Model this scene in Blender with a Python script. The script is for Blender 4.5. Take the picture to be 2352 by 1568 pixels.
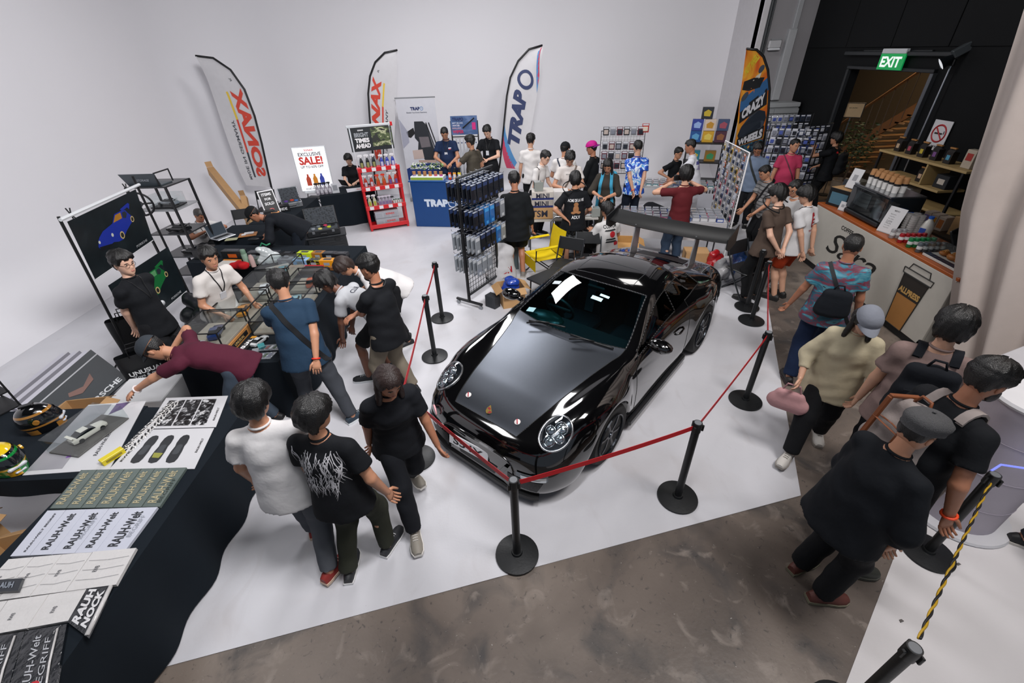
import bpy, math, random
import numpy as np
from mathutils import Vector, Matrix, noise
from mathutils.bvhtree import BVHTree
for _o in list(bpy.data.objects): bpy.data.objects.remove(_o)
SC = bpy.context.scene
COL = SC.collection
rnd = random.Random(7)
PI = math.pi
def R(d): return math.radians(d)
# ---------------------------------------------------------------- camera
F, PT, RO, HC = 998.0, R(33.8), R(-2.37),3.40
_c, _s, _cr, _sr = math.cos(PT), math.sin(PT), math.cos(RO), math.sin(RO)
_right, _up, _fwd = Vector((1,0,0)), Vector((0, _s, _c)), Vector((0, _c, -_s))
_r2 = _cr*_right + _sr*_up
_u2 = _cr*_up - _sr*_right
cam = bpy.data.cameras.new('camera'); camo = bpy.data.objects.new('camera', cam); COL.objects.link(camo)
m = Matrix((_r2, _u2,-_fwd)).transposed().to_4x4(); m.translation = (0,0, HC); camo.matrix_world = m
cam.sensor_width = 36; cam.lens = 36*F/2352; cam.clip_start = .05; cam.clip_end = 100
SC.camera = camo
def ray(px, py):
    a, b = px-1176, py-784
    u = a*_cr+b*_sr; v = -a*_sr+b*_cr
    x, up = u/F, -v/F
    return Vector((x, _c+up*_s, -_s+up*_c))
def G(px, py, z=0.0):          # where the sight line through a point of the photograph meets height z
    d = ray(px, py); t = (z-HC)/d.z
    return Vector((d.x*t, d.y*t, z))
def AY(px, py, Y):             # ... meets the plane y = Y
    d = ray(px, py); t = Y/d.y
    return Vector((d.x*t, Y, HC+d.z*t))
# ---------------------------------------------------------------- world, lamps, exposure
SC.view_settings.view_transform = 'Standard'; SC.view_settings.look = 'None'
SC.view_settings.gamma = 1; SC.view_settings.use_curve_mapping = False
SC.view_settings.exposure = 0.25
w = bpy.data.worlds.new('world'); SC.world = w; w.use_nodes = True
w.node_tree.nodes['Background'].inputs[0].default_value = (.74,.84,1,1)
w.node_tree.nodes['Background'].inputs[1].default_value = .22
def area(loc, target, sx, sy, power, col=(1,1,1)):
    l = bpy.data.lights.new('overhead_softbox_fill', 'AREA'); l.shape = 'RECTANGLE'; l.size = sx; l.size_y = sy
    l.energy = power; l.color = col
    o = bpy.data.objects.new('overhead_softbox_fill', l); COL.objects.link(o); o.location = loc
    o.rotation_euler = (Vector(target)-Vector(loc)).to_track_quat('-Z', 'Y').to_euler()
    return o
area((-1.5,9.7,6.6),(-1.0,7.5,0),2.2,1.8,235,(1,.985,1))
area((-4.4,3.0,6.6),(-3.0,3.2,0),1.2,1.2,50,(1,.985,1))
area((.6,1.6,6.0),(-6.6,10.5,5.0),1.8,1.4,520,(1,.985,1))
area((3.2,9.3,6.6),(3.2,8.3,0),1.4,1.4,35,(1,.97,.95))
area((0.3,.2,6.6),(0.4,1.6,0),3,2.4,55,(1,.98,.98))  # soft fill added above the camera to brighten the front floor
area((3.4,1.3,6.6),(5.4,4.6,.4),1.6,1.6,235,(1,.96,.94))  # added fill that brightens the coffee counter, curtain and right floor
# ---------------------------------------------------------------- materials
def lin(h):
    h = h.lstrip('#'); o = []
    for i in (0,2,4):
        c = int(h[i:i+2],16)/255
        o.append(c/12.92 if c <= .04045 else ((c+.055)/1.055)**2.4)
    return (*o, 1)
_mats = {}
def M(hx, rough=.55, metal=0.0, var=.06, sc=9.0, bump=0.0, bsc=60.0, coat=0.0, alpha=1.0, emit=0.0, spec=.5):
    """principled material with a faint procedural mottle"""
    k = (hx, rough, metal, var, sc, bump, bsc, coat, alpha, emit, spec)
    if k in _mats: return _mats[k]
    mt = bpy.data.materials.new('paint_'+hx.strip('#')); mt.use_nodes = True
    nt = mt.node_tree; b = nt.nodes['Principled BSDF']; L = nt.links.new
    b.inputs['Roughness'].default_value = rough; b.inputs['Metallic'].default_value = metal
    b.inputs['Specular IOR Level'].default_value = spec
    b.inputs['Coat Weight'].default_value = coat; b.inputs['Coat Roughness'].default_value = .03
    b.inputs['Alpha'].default_value = alpha
    c = lin(hx)
    tc = nt.nodes.new('ShaderNodeTexCoord')
    nz = nt.nodes.new('ShaderNodeTexNoise'); nz.inputs['Scale'].default_value = sc; nz.inputs['Detail'].default_value = 4
    L(tc.outputs['Object'], nz.inputs['Vector'])
    mx = nt.nodes.new('ShaderNodeMix'); mx.data_type = 'RGBA'
    mx.inputs[6].default_value = tuple(min(1, v*(1-var)) for v in c[:3])+(1,)
    mx.inputs[7].default_value = tuple(min(1, v*(1+var)+var*.006) for v in c[:3])+(1,)
    L(nz.outputs['Fac'], mx.inputs[0]); L(mx.outputs[2], b.inputs['Base Color'])
    if emit:
        L(mx.outputs[2], b.inputs['Emission Color']); b.inputs['Emission Strength'].default_value = emit
    if bump:
        n2 = nt.nodes.new('ShaderNodeTexNoise'); n2.inputs['Scale'].default_value = bsc; n2.inputs['Detail'].default_value = 3
        L(tc.outputs['Object'], n2.inputs['Vector'])
        bp = nt.nodes.new('ShaderNodeBump'); bp.inputs['Strength'].default_value = bump; bp.inputs['Distance'].default_value = .02
        L(n2.outputs['Fac'], bp.inputs['Height']); L(bp.outputs['Normal'], b.inputs['Normal'])
    _mats[k] = mt; return mt
def ramp_mat(name, stops, scale=(1,1,1), nscale=4.0, detail=3.0, dist=0.0, kind='noise', rough=.6, const=True, bump=0.0, rot=(0,0,0), metal=0):
    """procedural pattern: noise / wave / voronoi / checker through a colour ramp"""
    mt = bpy.data.materials.new(name); mt.use_nodes = True; nt = mt.node_tree; b = nt.nodes['Principled BSDF']; L = nt.links.new
    b.inputs['Roughness'].default_value = rough; b.inputs['Metallic'].default_value = metal
    tc = nt.nodes.new('ShaderNodeTexCoord'); mp = nt.nodes.new('ShaderNodeMapping'); mp.inputs['Scale'].default_value = scale
    mp.inputs['Rotation'].default_value = rot
    L(tc.outputs['Object'], mp.inputs['Vector'])
    if kind == 'noise':
        t = nt.nodes.new('ShaderNodeTexNoise'); t.inputs['Detail'].default_value = detail; t.inputs['Distortion'].default_value = dist; out = 'Fac'
    elif kind == 'wave':
        t = nt.nodes.new('ShaderNodeTexWave'); t.inputs['Distortion'].default_value = dist; t.inputs['Detail'].default_value = detail; out = 'Fac'
    else:
        t = nt.nodes.new('ShaderNodeTexVoronoi'); out = 'Distance'
    t.inputs['Scale'].default_value = nscale
    L(mp.outputs['Vector'], t.inputs['Vector'])
    cr = nt.nodes.new('ShaderNodeValToRGB'); e = cr.color_ramp
    if const: e.interpolation = 'CONSTANT'
    while len(e.elements) < len(stops): e.elements.new(.5)
    for el, (p, h) in zip(e.elements, stops): el.position = p; el.color = lin(h)
    L(t.outputs[out], cr.inputs['Fac']); L(cr.outputs['Color'], b.inputs['Base Color'])
    if bump:
        bp = nt.nodes.new('ShaderNodeBump'); bp.inputs['Strength'].default_value = bump; bp.inputs['Distance'].default_value = .01
        L(t.outputs[out], bp.inputs['Height']); L(bp.outputs['Normal'], b.inputs['Normal'])
    return mt
def glass(name, tint, refl=.12, rough=.02, graze=.75):
    """thin clear sheet: tinted see-through with a fresnel gloss"""
    mt = bpy.data.materials.new(name); mt.use_nodes = True; nt = mt.node_tree; nt.nodes.clear(); L = nt.links.new
    o = nt.nodes.new('ShaderNodeOutputMaterial'); t = nt.nodes.new('ShaderNodeBsdfTransparent'); g = nt.nodes.new('ShaderNodeBsdfGlossy')
    t.inputs[0].default_value = lin(tint); g.inputs['Roughness'].default_value = rough
    f = nt.nodes.new('ShaderNodeLayerWeight'); f.inputs[0].default_value = .5
    pw = nt.nodes.new('ShaderNodeMath'); pw.operation = 'POWER'; pw.inputs[1].default_value = 4
    a = nt.nodes.new('ShaderNodeMath'); a.operation = 'MULTIPLY_ADD'; a.inputs[1].default_value = graze; a.inputs[2].default_value = refl; a.use_clamp = True
    nz = nt.nodes.new('ShaderNodeTexNoise'); nz.inputs['Scale'].default_value = 3
    ml = nt.nodes.new('ShaderNodeMath'); ml.operation = 'MULTIPLY'; ml.inputs[1].default_value = .02
    ad = nt.nodes.new('ShaderNodeMath'); ad.operation = 'ADD'
    L(nz.outputs['Fac'], ml.inputs[0]); L(f.outputs['Facing'], pw.inputs[0]); L(pw.outputs[0], a.inputs[0]); L(a.outputs[0], ad.inputs[0]); L(ml.outputs[0], ad.inputs[1])
    mx = nt.nodes.new('ShaderNodeMixShader'); L(ad.outputs[0], mx.inputs[0]); L(t.outputs[0], mx.inputs[1]); L(g.outputs[0], mx.inputs[2])
    L(mx.outputs[0], o.inputs[0]); return mt
# ---------------------------------------------------------------- mesh builder
def frame(d):
    d = Vector(d).normalized(); a = Vector((0,0,1)) if abs(d.z) < .9 else Vector((1,0,0))
    u = d.cross(a).normalized(); return u, d.cross(u).normalized(), d
class MB:
    def __init__(s): s.v = []; s.f = []; s.m = []; s.T = Matrix.Identity(4); s.mi = 0
    def at(s, loc=(0,0,0), rot=(0,0,0)):
        from mathutils import Euler
        s.T = Matrix.Translation(loc) @ Euler(rot).to_matrix().to_4x4(); return s
    def add(s, vs, fs):
        n = len(s.v); s.v += [s.T @ Vector(p) for p in vs]
        s.f += [tuple(i+n for i in f) for f in fs]; s.m += [s.mi]*len(fs); return s
    def box(s, c, d, bev=0.0):
        x, y, z = d[0]/2, d[1]/2, d[2]/2; cx, cy, cz = c
        if not bev:
            vs = [(cx+a*x, cy+b*y, cz+e*z) for a in (-1,1) for b in (-1,1) for e in (-1,1)]
            return s.add(vs, [(0,1,3,2),(4,6,7,5),(0,4,5,1),(2,3,7,6),(0,2,6,4),(1,5,7,3)])
        b = min(bev, x*.95, y*.95, z*.95); vs = []; ix = {}
        for a in (-1,1):
            for e in (-1,1):
                for g in (-1,1):
                    for k in range(3):
                        ix[a, e, g, k] = len(vs)
                        vs.append((cx+a*(x-(b if k != 0 else 0)), cy+e*(y-(b if k != 1 else 0)), cz+g*(z-(b if k != 2 else 0))))
        fs = []
        for a in (-1,1):
            q = [(a, -1,-1,0),(a, 1,-1,0),(a, 1,1,0),(a, -1,1,0)]; fs.append([ix[t] for t in (q if a > 0 else q[::-1])])
            q = [(-1, a, -1,1),(1, a, -1,1),(1, a, 1,1),(-1, a, 1,1)]; fs.append([ix[t] for t in (q[::-1] if a > 0 else q)])
            q = [(-1,-1, a, 2),(1,-1, a, 2),(1,1, a, 2),(-1,1, a, 2)]; fs.append([ix[t] for t in (q if a > 0 else q[::-1])])
        for a in (-1,1):
            for e in (-1,1):
                fs.append([ix[a, e, -1,0], ix[a, e, 1,0], ix[a, e, 1,1], ix[a, e, -1,1]][::-1 if a*e < 0 else 1])
                fs.append([ix[a, -1, e, 0], ix[a, -1, e, 2], ix[a, 1, e, 2], ix[a, 1, e, 0]][::-1 if a*e > 0 else 1])
                fs.append([ix[-1, a, e, 1], ix[1, a, e, 1], ix[1, a, e, 2], ix[-1, a, e, 2]][::-1 if a*e > 0 else 1])
                for g in (-1,1):
                    fs.append([ix[a, e, g, 0], ix[a, e, g, 1], ix[a, e, g, 2]][::1 if a*e*g > 0 else -1])
        return s.add(vs, [tuple(f) for f in fs])
    def cyl(s, p, q, r, r2=None, n=12, cap=True):
        p, q = Vector(p), Vector(q); r2 = r if r2 is None else r2; u, w, d = frame(q-p); vs = []
        for c, rr in ((p, r),(q, r2)):
            for i in range(n):
                a = 2*PI*i/n; vs.append(c+rr*(math.cos(a)*u+math.sin(a)*w))
        fs = [(i, (i+1) % n, n+(i+1) % n, n+i) for i in range(n)]
        if cap: fs += [tuple(range(n))[::-1], tuple(range(n, 2*n))]
        return s.add(vs, fs)
    def tube(s, pts, r, n=8, closed=False):
        pts = [Vector(p) for p in pts]; k = len(pts); vs = []
        pu = None
        for i in range(k):
            a = pts[(i-1) % k] if closed or i else pts[0]; b = pts[(i+1) % k] if closed or i < k-1 else pts[-1]
            u, w, d = frame(b-a)
            if pu is not None:
                u = (pu-d*pu.dot(d)).normalized(); w = d.cross(u)
            pu = u; rr = r[i] if isinstance(r, (list, tuple)) else r
            for j in range(n):
                t = 2*PI*j/n; vs.append(pts[i]+rr*(math.cos(t)*u+math.sin(t)*w))
        fs = []
        for i in range(k if closed else k-1):
            for j in range(n):
                a, b = i*n, ((i+1) % k)*n; fs.append((a+j, a+(j+1) % n, b+(j+1) % n, b+j))
        if not closed: fs += [tuple(range(n))[::-1], tuple(range((k-1)*n, k*n))]
        return s.add(vs, fs)
    def lathe(s, prof, n=20, c=(0,0,0), ax='z'):
        vs = []; k = len(prof)
        for r, z in prof:
            for i in range(n):
                a = 2*PI*i/n; p = (r*math.cos(a), r*math.sin(a), z)
                if ax == 'y': p = (p[0], p[2],-p[1])
                if ax == 'x': p = (p[2], p[0], p[1])
                vs.append(Vector(p)+Vector(c))
        fs = [(i*n+j, i*n+(j+1) % n, (i+1)*n+(j+1) % n, (i+1)*n+j) for i in range(k-1) for j in range(n)]
        if prof[0][0] > 1e-4: fs.append(tuple(range(n))[::-1])
        if prof[-1][0] > 1e-4: fs.append(tuple(range((k-1)*n, k*n)))
        return s.add(vs, fs)
    def ball(s, c, r, n=12, k=8):
        r = (r, r, r) if isinstance(r, (int, float)) else r
        vs = [(c[0]+r[0]*math.sin(PI*i/k)*math.cos(2*PI*j/n), c[1]+r[1]*math.sin(PI*i/k)*math.sin(2*PI*j/n), c[2]-r[2]*math.cos(PI*i/k)) for i in range(k+1) for j in range(n)]
        return s.add(vs, [(i*n+j, i*n+(j+1) % n, (i+1)*n+(j+1) % n, (i+1)*n+j) for i in range(k) for j in range(n)])
    def prism(s, poly, d, o=(0,0,0)):
        """poly: 3-D loop, pushed along vector d"""
        d = Vector(d); n = len(poly); vs = [Vector(p)+Vector(o) for p in poly]; vs += [p+d for p in vs]
        return s.add(vs, [tuple(range(n))[::-1], tuple(range(n, 2*n))]+[(i, (i+1) % n, n+(i+1) % n, n+i) for i in range(n)])
    def sheet(s, nu, nv, fn):
        vs = [fn(i/nu, j/nv) for i in range(nu+1) for j in range(nv+1)]
        return s.add(vs, [(i*(nv+1)+j, (i+1)*(nv+1)+j, (i+1)*(nv+1)+j+1, i*(nv+1)+j+1) for i in range(nu) for j in range(nv)])
    def mesh(s, name, mats, smooth=False):
        me = bpy.data.meshes.new(name); me.from_pydata([tuple(v) for v in s.v],[], s.f)
        for mt in (mats if isinstance(mats, (list, tuple)) else [mats]): me.materials.append(mt)
        if any(s.m): me.polygons.foreach_set('material_index', s.m)
        if smooth: smoothme(me, smooth)
        me.update(); return me
    def build(s, name, mats, parent=None, smooth=False, loc=None, rot=None, kind=None, label=None):
        return put(name, s.mesh(name, mats, smooth), parent, loc, rot, kind, label)
def smoothme(me, ang=True):
    me.polygons.foreach_set('use_smooth', [True]*len(me.polygons))
    if ang is not True:
        try: me.set_sharp_from_angle(angle=R(ang))
        except Exception: pass
def put(name, me, parent=None, loc=None, rot=None, kind=None, label=None):
    o = bpy.data.objects.new(name, me); COL.objects.link(o)
    if parent: o.parent = parent
    if loc is not None: o.location = loc
    if rot is not None: o.rotation_euler = rot
    if kind: o['kind'] = kind
    if label: o['label'] = label
    return o
def tag(o, label, cat, group=None):
    o['label'] = label; o['category'] = cat
    if group: o['group'] = group
    return o
def thing(name, label, cat, loc=(0,0,0), rz=0.0, group=None, rot=None):
    o = bpy.data.objects.new(name, None); COL.objects.link(o); o.empty_display_size = .1
    o.location = loc; o.rotation_euler = rot if rot else (0,0, rz)
    return tag(o, label, cat, group)
def dup(o, loc, rz=None, label=None, rot=None):
    """a copy of a thing with copies of its parts and sub-parts"""
    def cp(a, par):
        b = a.copy(); COL.objects.link(b)
        if par: b.parent = par
        for ch in kids.get(a.name, []): cp(ch, b)
        return b
    kids = {}
    st = [o]
    while st:
        a = st.pop(); k = list(a.children); kids[a.name] = k; st += k
    b = cp(o, None); b.location = loc
    if rz is not None: b.rotation_euler = (0,0, rz)
    if rot is not None: b.rotation_euler = rot
    if label: b['label'] = label
    return b
_txt = {}
def text_data(s, bold=0.0, shear=0.0, ext=.0006, space=1.0):
    k = (s, bold, shear, ext, space)
    if k in _txt: return _txt[k]
    cu = bpy.data.curves.new('lettering', 'FONT'); cu.body = s; cu.align_x = 'CENTER'; cu.align_y = 'CENTER'
    cu.size = 1; cu.offset = bold; cu.shear = shear; cu.resolution_u = 3; cu.space_character = space; cu.extrude = 0
    ob = bpy.data.objects.new('lettering_curve', cu)
    me = bpy.data.meshes.new_from_object(ob)
    v = np.array([tuple(p.co) for p in me.vertices]); f = [tuple(p.vertices) for p in me.polygons]
    bpy.data.objects.remove(ob); bpy.data.meshes.remove(me); bpy.data.curves.remove(cu)
    if len(v): v[:, :2] -= (v[:, :2].max(0)+v[:, :2].min(0))/2
    _txt[k] = (v, f); return v, f
def text(s, mt, parent, loc, rot=(0,0,0), w=None, h=None, bold=.02, shear=0.0, flip=False, name='lettering', bvh=None, dirv=None, space=1.0):
    """flat lettering fitted to width w (or height h), centred at loc in the parent's frame, facing local +z before rot"""
    from mathutils import Euler
    v, f = text_data(s, bold, shear, space=space)
    if not len(v): return None
    ex = np.ptp(v, 0)
    kx = w/ex[0] if w else h/ex[1]; ky = h/ex[1] if h else kx
    p = v.copy(); p[:, 0] *= kx*(-1 if flip else 1); p[:, 1] *= ky
    if bvh:
        mb = MB(); mw = Matrix.Translation(loc) @ Euler(rot).to_matrix().to_4x4(); dv = (mw.to_3x3() @ Vector((0,0,-1))).normalized(); out = []
        for q in p:
            a = mw @ Vector(q); hit = bvh.ray_cast(a-dv*.3, dv, 1.0)
            out.append(hit[0]-dv*.004 if hit[0] else a)
        mb.add(out, f); return mb.build(name, mt, parent)
    mb = MB(); mb.add([tuple(q) for q in p], f)
    return mb.build(name, mt, parent, loc=loc, rot=rot)
def quadm(mb, w, h, n=1): return mb.add([(-w/2,-h/2,0),(w/2,-h/2,0),(w/2, h/2,0),(-w/2, h/2,0)],[(0,1,2,3)])
BLACK = M('#101114', .5); BLK2 = M('#1b1d20', .6); WHITE = M('#e8e8ea', .5); DGREY = M('#2c2f33', .5); STEEL = M('#b9bcc0', .25,1.0)
CARD = M('#b08a5e', .75, var=.1); CHROME = M('#dfe2e6', .12,1.0); RED = M('#c8141c', .4)
GLASS = glass('clear_acrylic', '#f2f5f5', .05)
def AX(px, py, X):
    d = ray(px, py); t = X/d.x
    return Vector((X, d.y*t, HC+d.z*t))
# ================================================================ SETTING
def struct(o): o['kind'] = 'structure'; return o
def floor_mat(name, stops, sc, rough, rmix, scuff=None):
    mt = bpy.data.materials.new(name); mt.use_nodes = True; nt = mt.node_tree; b = nt.nodes['Principled BSDF']; L = nt.links.new
    tc = nt.nodes.new('ShaderNodeTexCoord')
    def nz(s, d, w=0, scl=(1,1,1)):
        mp = nt.nodes.new('ShaderNodeMapping'); mp.inputs['Scale'].default_value = scl; L(tc.outputs['Object'], mp.inputs[0])
        n = nt.nodes.new('ShaderNodeTexNoise'); n.inputs['Scale'].default_value = s; n.inputs['Detail'].default_value = d; n.inputs['Distortion'].default_value = w
        L(mp.outputs[0], n.inputs['Vector']); return n
    n1 = nz(sc, 8,.6); cr = nt.nodes.new('ShaderNodeValToRGB'); e = cr.color_ramp
    while len(e.elements) < len(stops): e.elements.new(.5)
    for el, (p, h) in zip(e.elements, stops): el.position = p; el.color = lin(h)
    L(n1.outputs['Fac'], cr.inputs[0]); col = cr.outputs[0]
    for s, d, lo, hi, hx, amt, scl in (scuff or []):
        n2 = nz(s, d, .8, scl); r2 = nt.nodes.new('ShaderNodeMapRange'); r2.inputs[1].default_value = lo; r2.inputs[2].default_value = hi
        r2.inputs[4].default_value = amt
        L(n2.outputs['Fac'], r2.inputs[0]); mx = nt.nodes.new('ShaderNodeMix'); mx.data_type = 'RGBA'; mx.inputs[7].default_value = lin(hx)
        L(r2.outputs[0], mx.inputs[0]); L(col, mx.inputs[6]); col = mx.outputs[2]
    L(col, b.inputs['Base Color']); b.inputs['Roughness'].default_value = rough
    r3 = nt.nodes.new('ShaderNodeMapRange'); r3.inputs[3].default_value = rough-rmix; r3.inputs[4].default_value = rough+rmix
    L(n1.outputs['Fac'], r3.inputs[0]); L(r3.outputs[0], b.inputs['Roughness'])
    bp = nt.nodes.new('ShaderNodeBump'); bp.inputs['Strength'].default_value = .08; bp.inputs['Distance'].default_value = .01
    n4 = nz(40,4); L(n4.outputs['Fac'], bp.inputs['Height']); L(bp.outputs[0], b.inputs['Normal'])
    return mt
WFLOOR = floor_mat('white_studio_floor_paint', [(.3, '#bcbcc1'),(.7, '#d0d0d5')],.7,.42,.08,
    [(1.1,5,.55,.8, '#b8b2b2', .55,(1,1,1)),(5,7,.6,.85, '#a8a2a2', .35,(1,.4,1)),(60,2,.77,.8, '#5a5656', .4,(1,1,1))])
CONC = floor_mat('stained_concrete', [(.25, '#403a37'),(.45, '#675d56'),(.6, '#7a6f66'),(.8, '#938980')],.7,.38,.12,
    [(2.4,8,.52,.72, '#3c3b3c', .8,(1,1,1)),(5,8,.58,.7, '#9a8f86', .5,(1,1,1)),(26,5,.62,.72, '#2f2e2f', .6,(1,1,1)),(70,2,.73,.78, '#b9b4ae', .6,(1,1,1))])
WALLW = M('#e0dfe3', .75, var=.03, sc=.5)
mb = MB(); mb.add([(-9,-4,-.03),(14,-4,-.03),(14,18,-.03),(-9,18,-.03),(-9,-4,-.006),(14,-4,-.006),(14,18,-.006),(-9,18,-.006)],[(4,5,6,7),(3,2,1,0),(0,1,5,4),(1,2,6,5),(2,3,7,6),(3,0,4,7)])
struct(mb.build('floor', CONC))
wp = [(-8.4,-.07),(-2.5,1.27),(2.53,2.41),(3.48,4.65),(4.62,7.3),(6.3,11.4),(6.3,14.5),(-8.4,14.5)]
mb = MB(); mb.prism([(x, y, -.004) for x, y in wp],(0,0,.004)); struct(mb.build('floor', WFLOOR))
wp = [(.6,-.21),(2.03,1.04),(3.33,2.18),(4.4,3.12),(7.4,3.4),(7.4,-3.5),(.6,-3.5)]
mb = MB(); mb.prism([(x, y, -.004) for x, y in wp],(0,0,.004)); struct(mb.build('floor', floor_mat('lightened_floor_paint', [(.3, '#d0cdce'),(.7, '#dedbdc')],.7,.45,.08,[(1.1,5,.58,.8, '#b8b0ae', .4,(1,1,1)),(60,2,.77,.8, '#5a5656', .4,(1,1,1))])))  # lighter copy of the white floor paint, in place of stronger light here
# cyclorama: left and back wall in one coved sheet
path = [(-8, y, 1,0) for y in np.linspace(-3.9,12.0,12)]
path += [(-6+2*math.cos(a),12.0+2*math.sin(a),-math.cos(a),-math.sin(a)) for a in np.linspace(PI, PI/2,9)[1:]]
path += [(x, 14.0,0,-1) for x in np.linspace(-6,6.2,9)[1:]]
prof = [(.9*(1-math.sin(a)),.9*(1-math.cos(a))) for a in np.linspace(0, PI/2,9)]+[(0,3),(0,7)]
vs = []; npf = len(prof)
for x, y, nx, ny in path:
    for d, z in prof: vs.append((x+nx*d, y+ny*d, z+.001))
mb = MB(); mb.add(vs, [(i*npf+j, (i+1)*npf+j, (i+1)*npf+j+1, i*npf+j+1) for i in range(len(path)-1) for j in range(npf-1)])
struct(mb.build('wall_back', WALLW, smooth=True))
mb = MB(); mb.box((6.26,13.35,3.5),(.12,1.5,7)); struct(mb.build('trim_1', M('#c9c7ca', .7)))
GREYW = M('#8f8d90', .7, var=.05, sc=1.5)
mb = MB(); mb.box((6.95,12.75,3.5),(1.5,.2,7)); struct(mb.build('wall_corner', GREYW))
BWALL = M('#0b0d0f', .7, var=.15, sc=1.2, spec=.2); DX = 7.5
mb = MB(); mb.box((DX+.1,11.75,3.5),(.2,1.86,7)).box((DX+.1,2.4,3.5),(.2,12.52,7)).box((DX+.1,9.74,4.92),(.2,2.16,4.17))
wr = struct(mb.build('wall_right', BWALL))
mb = MB(); mb.box((DX-.05,9.7,3.1),(.1,2.7,.07),.01).box((DX-.02,9.7,3.145),(.05,1.7,.02)); mb.build('ledge', M('#1d2124', .45), wr)
for i, (y0, y1) in enumerate([(11.2,12.6),(9.9,11.18),(8.6,9.88),(7.3,8.58),(6,7.28),(4.7,5.98)]):
    mb = MB(); mb.box((DX-.012,(y0+y1)/2,5),(.024, y1-y0,3.6),.006); mb.build('panel', BWALL, wr)
mb = MB(); mb.box((DX-.03,8.63,1.41),(.1,.07,2.82),.008); struct(mb.build('trim_2', M('#6d7075', .3,.7)))
mb = MB(); mb.box((DX-.03,10.83,1.41),(.08,.06,2.82),.008).box((DX-.03,9.74,2.85),(.08,2.25,.06),.008); struct(mb.build('trim_3', M('#1c1f22', .5)))
STW = M('#6a5a42', .8, var=.08, sc=1.0)
mb = MB(); mb.box((11.2,11.5,3),(.1,11,6.2)); struct(mb.build('wall_stair', STW))
mb = MB(); mb.box((9.4,16.2,3),(3.6,.1,6.2)); struct(mb.build('wall_stairside', STW))
mb = MB(); mb.box((9.4,11,5.4),(3.7,11,.1)); struct(mb.build('ceiling', M('#6a5a44', .8)))
mb = MB(); mb.box((0,5,7.06),(18,20,.1)); struct(mb.build('ceiling', M('#0f1012', .9)))
l = bpy.data.lights.new('stair_lamp', 'AREA'); l.size = .6; l.energy = 55; l.color = (1,.76,.5)
o = bpy.data.objects.new('stair_lamp', l); COL.objects.link(o); o.location = (8.6,11.2,4.9)
# ---------------------------------------------------------------- staircase beyond the doorway
st = thing('staircase', 'timber open staircase rising to the right beyond the black doorway', 'stairs', (9.3,13.6,0))
TREAD = M('#a87f55', .5, var=.12)
for i in range(15):
    mb = MB(); mb.box((0.6,-.26*i-.4,.185*(i+1)),(1.2,.3,.05),.008); mb.build('tread', TREAD, st)
for sx in (0.02,1.18):
    mb = MB(); a = Vector((sx, 0,-.02)); b = Vector((sx, -.26*15-.3,.185*16-.1))
    mb.prism([a+Vector((-.02,0,0)), b+Vector((-.02,0,0)), b+Vector((-.02,0,.26)), a+Vector((-.02,0,.26))],(.04,0,0)); mb.build('stringer', M('#8a5c30', .5), st)
mb = MB(); mb.tube([(0,.05,1.02),(0,-.26*15-.3,1.02+.185*16-.1)],.03,8); mb.build('handrail', M('#a9794c', .45), st)
for i in range(16):
    mb = MB(); mb.cyl((0,-.26*i-.15,.185*i+.1),(0,-.26*i-.15,.185*i+1.0+.04),.009, n=6); mb.build('baluster', M('#5c5148', .5), st)
# ---------------------------------------------------------------- electrical cabinet, trunking, lamp on the grey corner
cb = thing('electrical_cabinet', 'tall grey electrical cabinet with papers taped on, below the grey corner wall', 'cabinet', (6.82,12.36,0))
mb = MB(); mb.box((0,0,1.0),(1.2,.45,1.96),.01); mb.build('body', M('#8d9092', .45), cb)
mb = MB(); mb.box((0,-.02,2.03),(1.22,.48,.1),.015); mb.build('top_cover', M('#a2a5a7', .45), cb)
for k in (-1,1):
    mb = MB(); mb.box((.31*k, -.235,1.02),(.6,.02,1.85),.005); d = mb.build('door', M('#96999b', .4), cb)
    mb = MB(); mb.box((.06*k, -.255,1.1),(.02,.03,.12),.005); mb.build('handle', BLK2, d)
for i in range(6):
    mb = MB(); mb.cyl((-.48+.09*i+(.12 if i > 2 else 0),-.245,1.78),(-.48+.09*i+(.12 if i > 2 else 0),-.26,1.78),.018, n=10); mb.build('indicator_lamp', M('#f2f5ff', .3, emit=1.2), cb)
mb = MB(); mb.box((-.4,-.25,1.56),(.2,.02,.17),.004).box((-.12,-.25,1.56),(.2,.02,.17),.004); mb.build('meter', M('#59616c', .3), cb)
mb = MB(); mb.box((-.28,-.25,1.2),(.4,.006,.3)); mb.build('paper', M('#c6c8cc', .6), cb)
t = thing('cable_trunking', 'pale grey cable trunking running down the grey corner wall into the cabinet', 'trunking', (7.0,12.6,2.1))
mb = MB(); mb.box((0,0,.75),(.2,.12,1.5),.01).box((.04,.02,3.2),(.12,.08,3.5),.01); mb.build('duct', M('#9c9ea1', .5), t)
mb = MB(); mb.box((0,-.065,.75),(.17,.012,1.46),.004); mb.build('lid', M('#a8aaad', .45), t)
e = thing('emergency_light', 'small pale emergency light box on the grey corner wall', 'lamp', (6.64,12.58,3.3))
mb = MB(); mb.box((0,0,0),(.3,.1,.16),.02); mb.build('housing', M('#b9babd', .4), e)
mb = MB(); mb.box((0,-.02,-.1),(.28,.08,.04),.015); mb.build('diffuser', M('#dfe2e6', .3), e)
mb = MB(); mb.box((.03,.0,.1),(.26,.04,.03)); mb.build('bracket', M('#8a8c8f', .5), e)
mb = MB(); mb.tube([(6.36,12.6,7),(6.36,12.58,2.2)],.03,8).tube([(6.43,12.6,7),(6.42,12.58,2.4)],.02,8)
tag(mb.build('conduit_pipe', M('#23292c', .5)), 'dark paired conduit pipes running down beside the orange flag', 'pipe')
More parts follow.
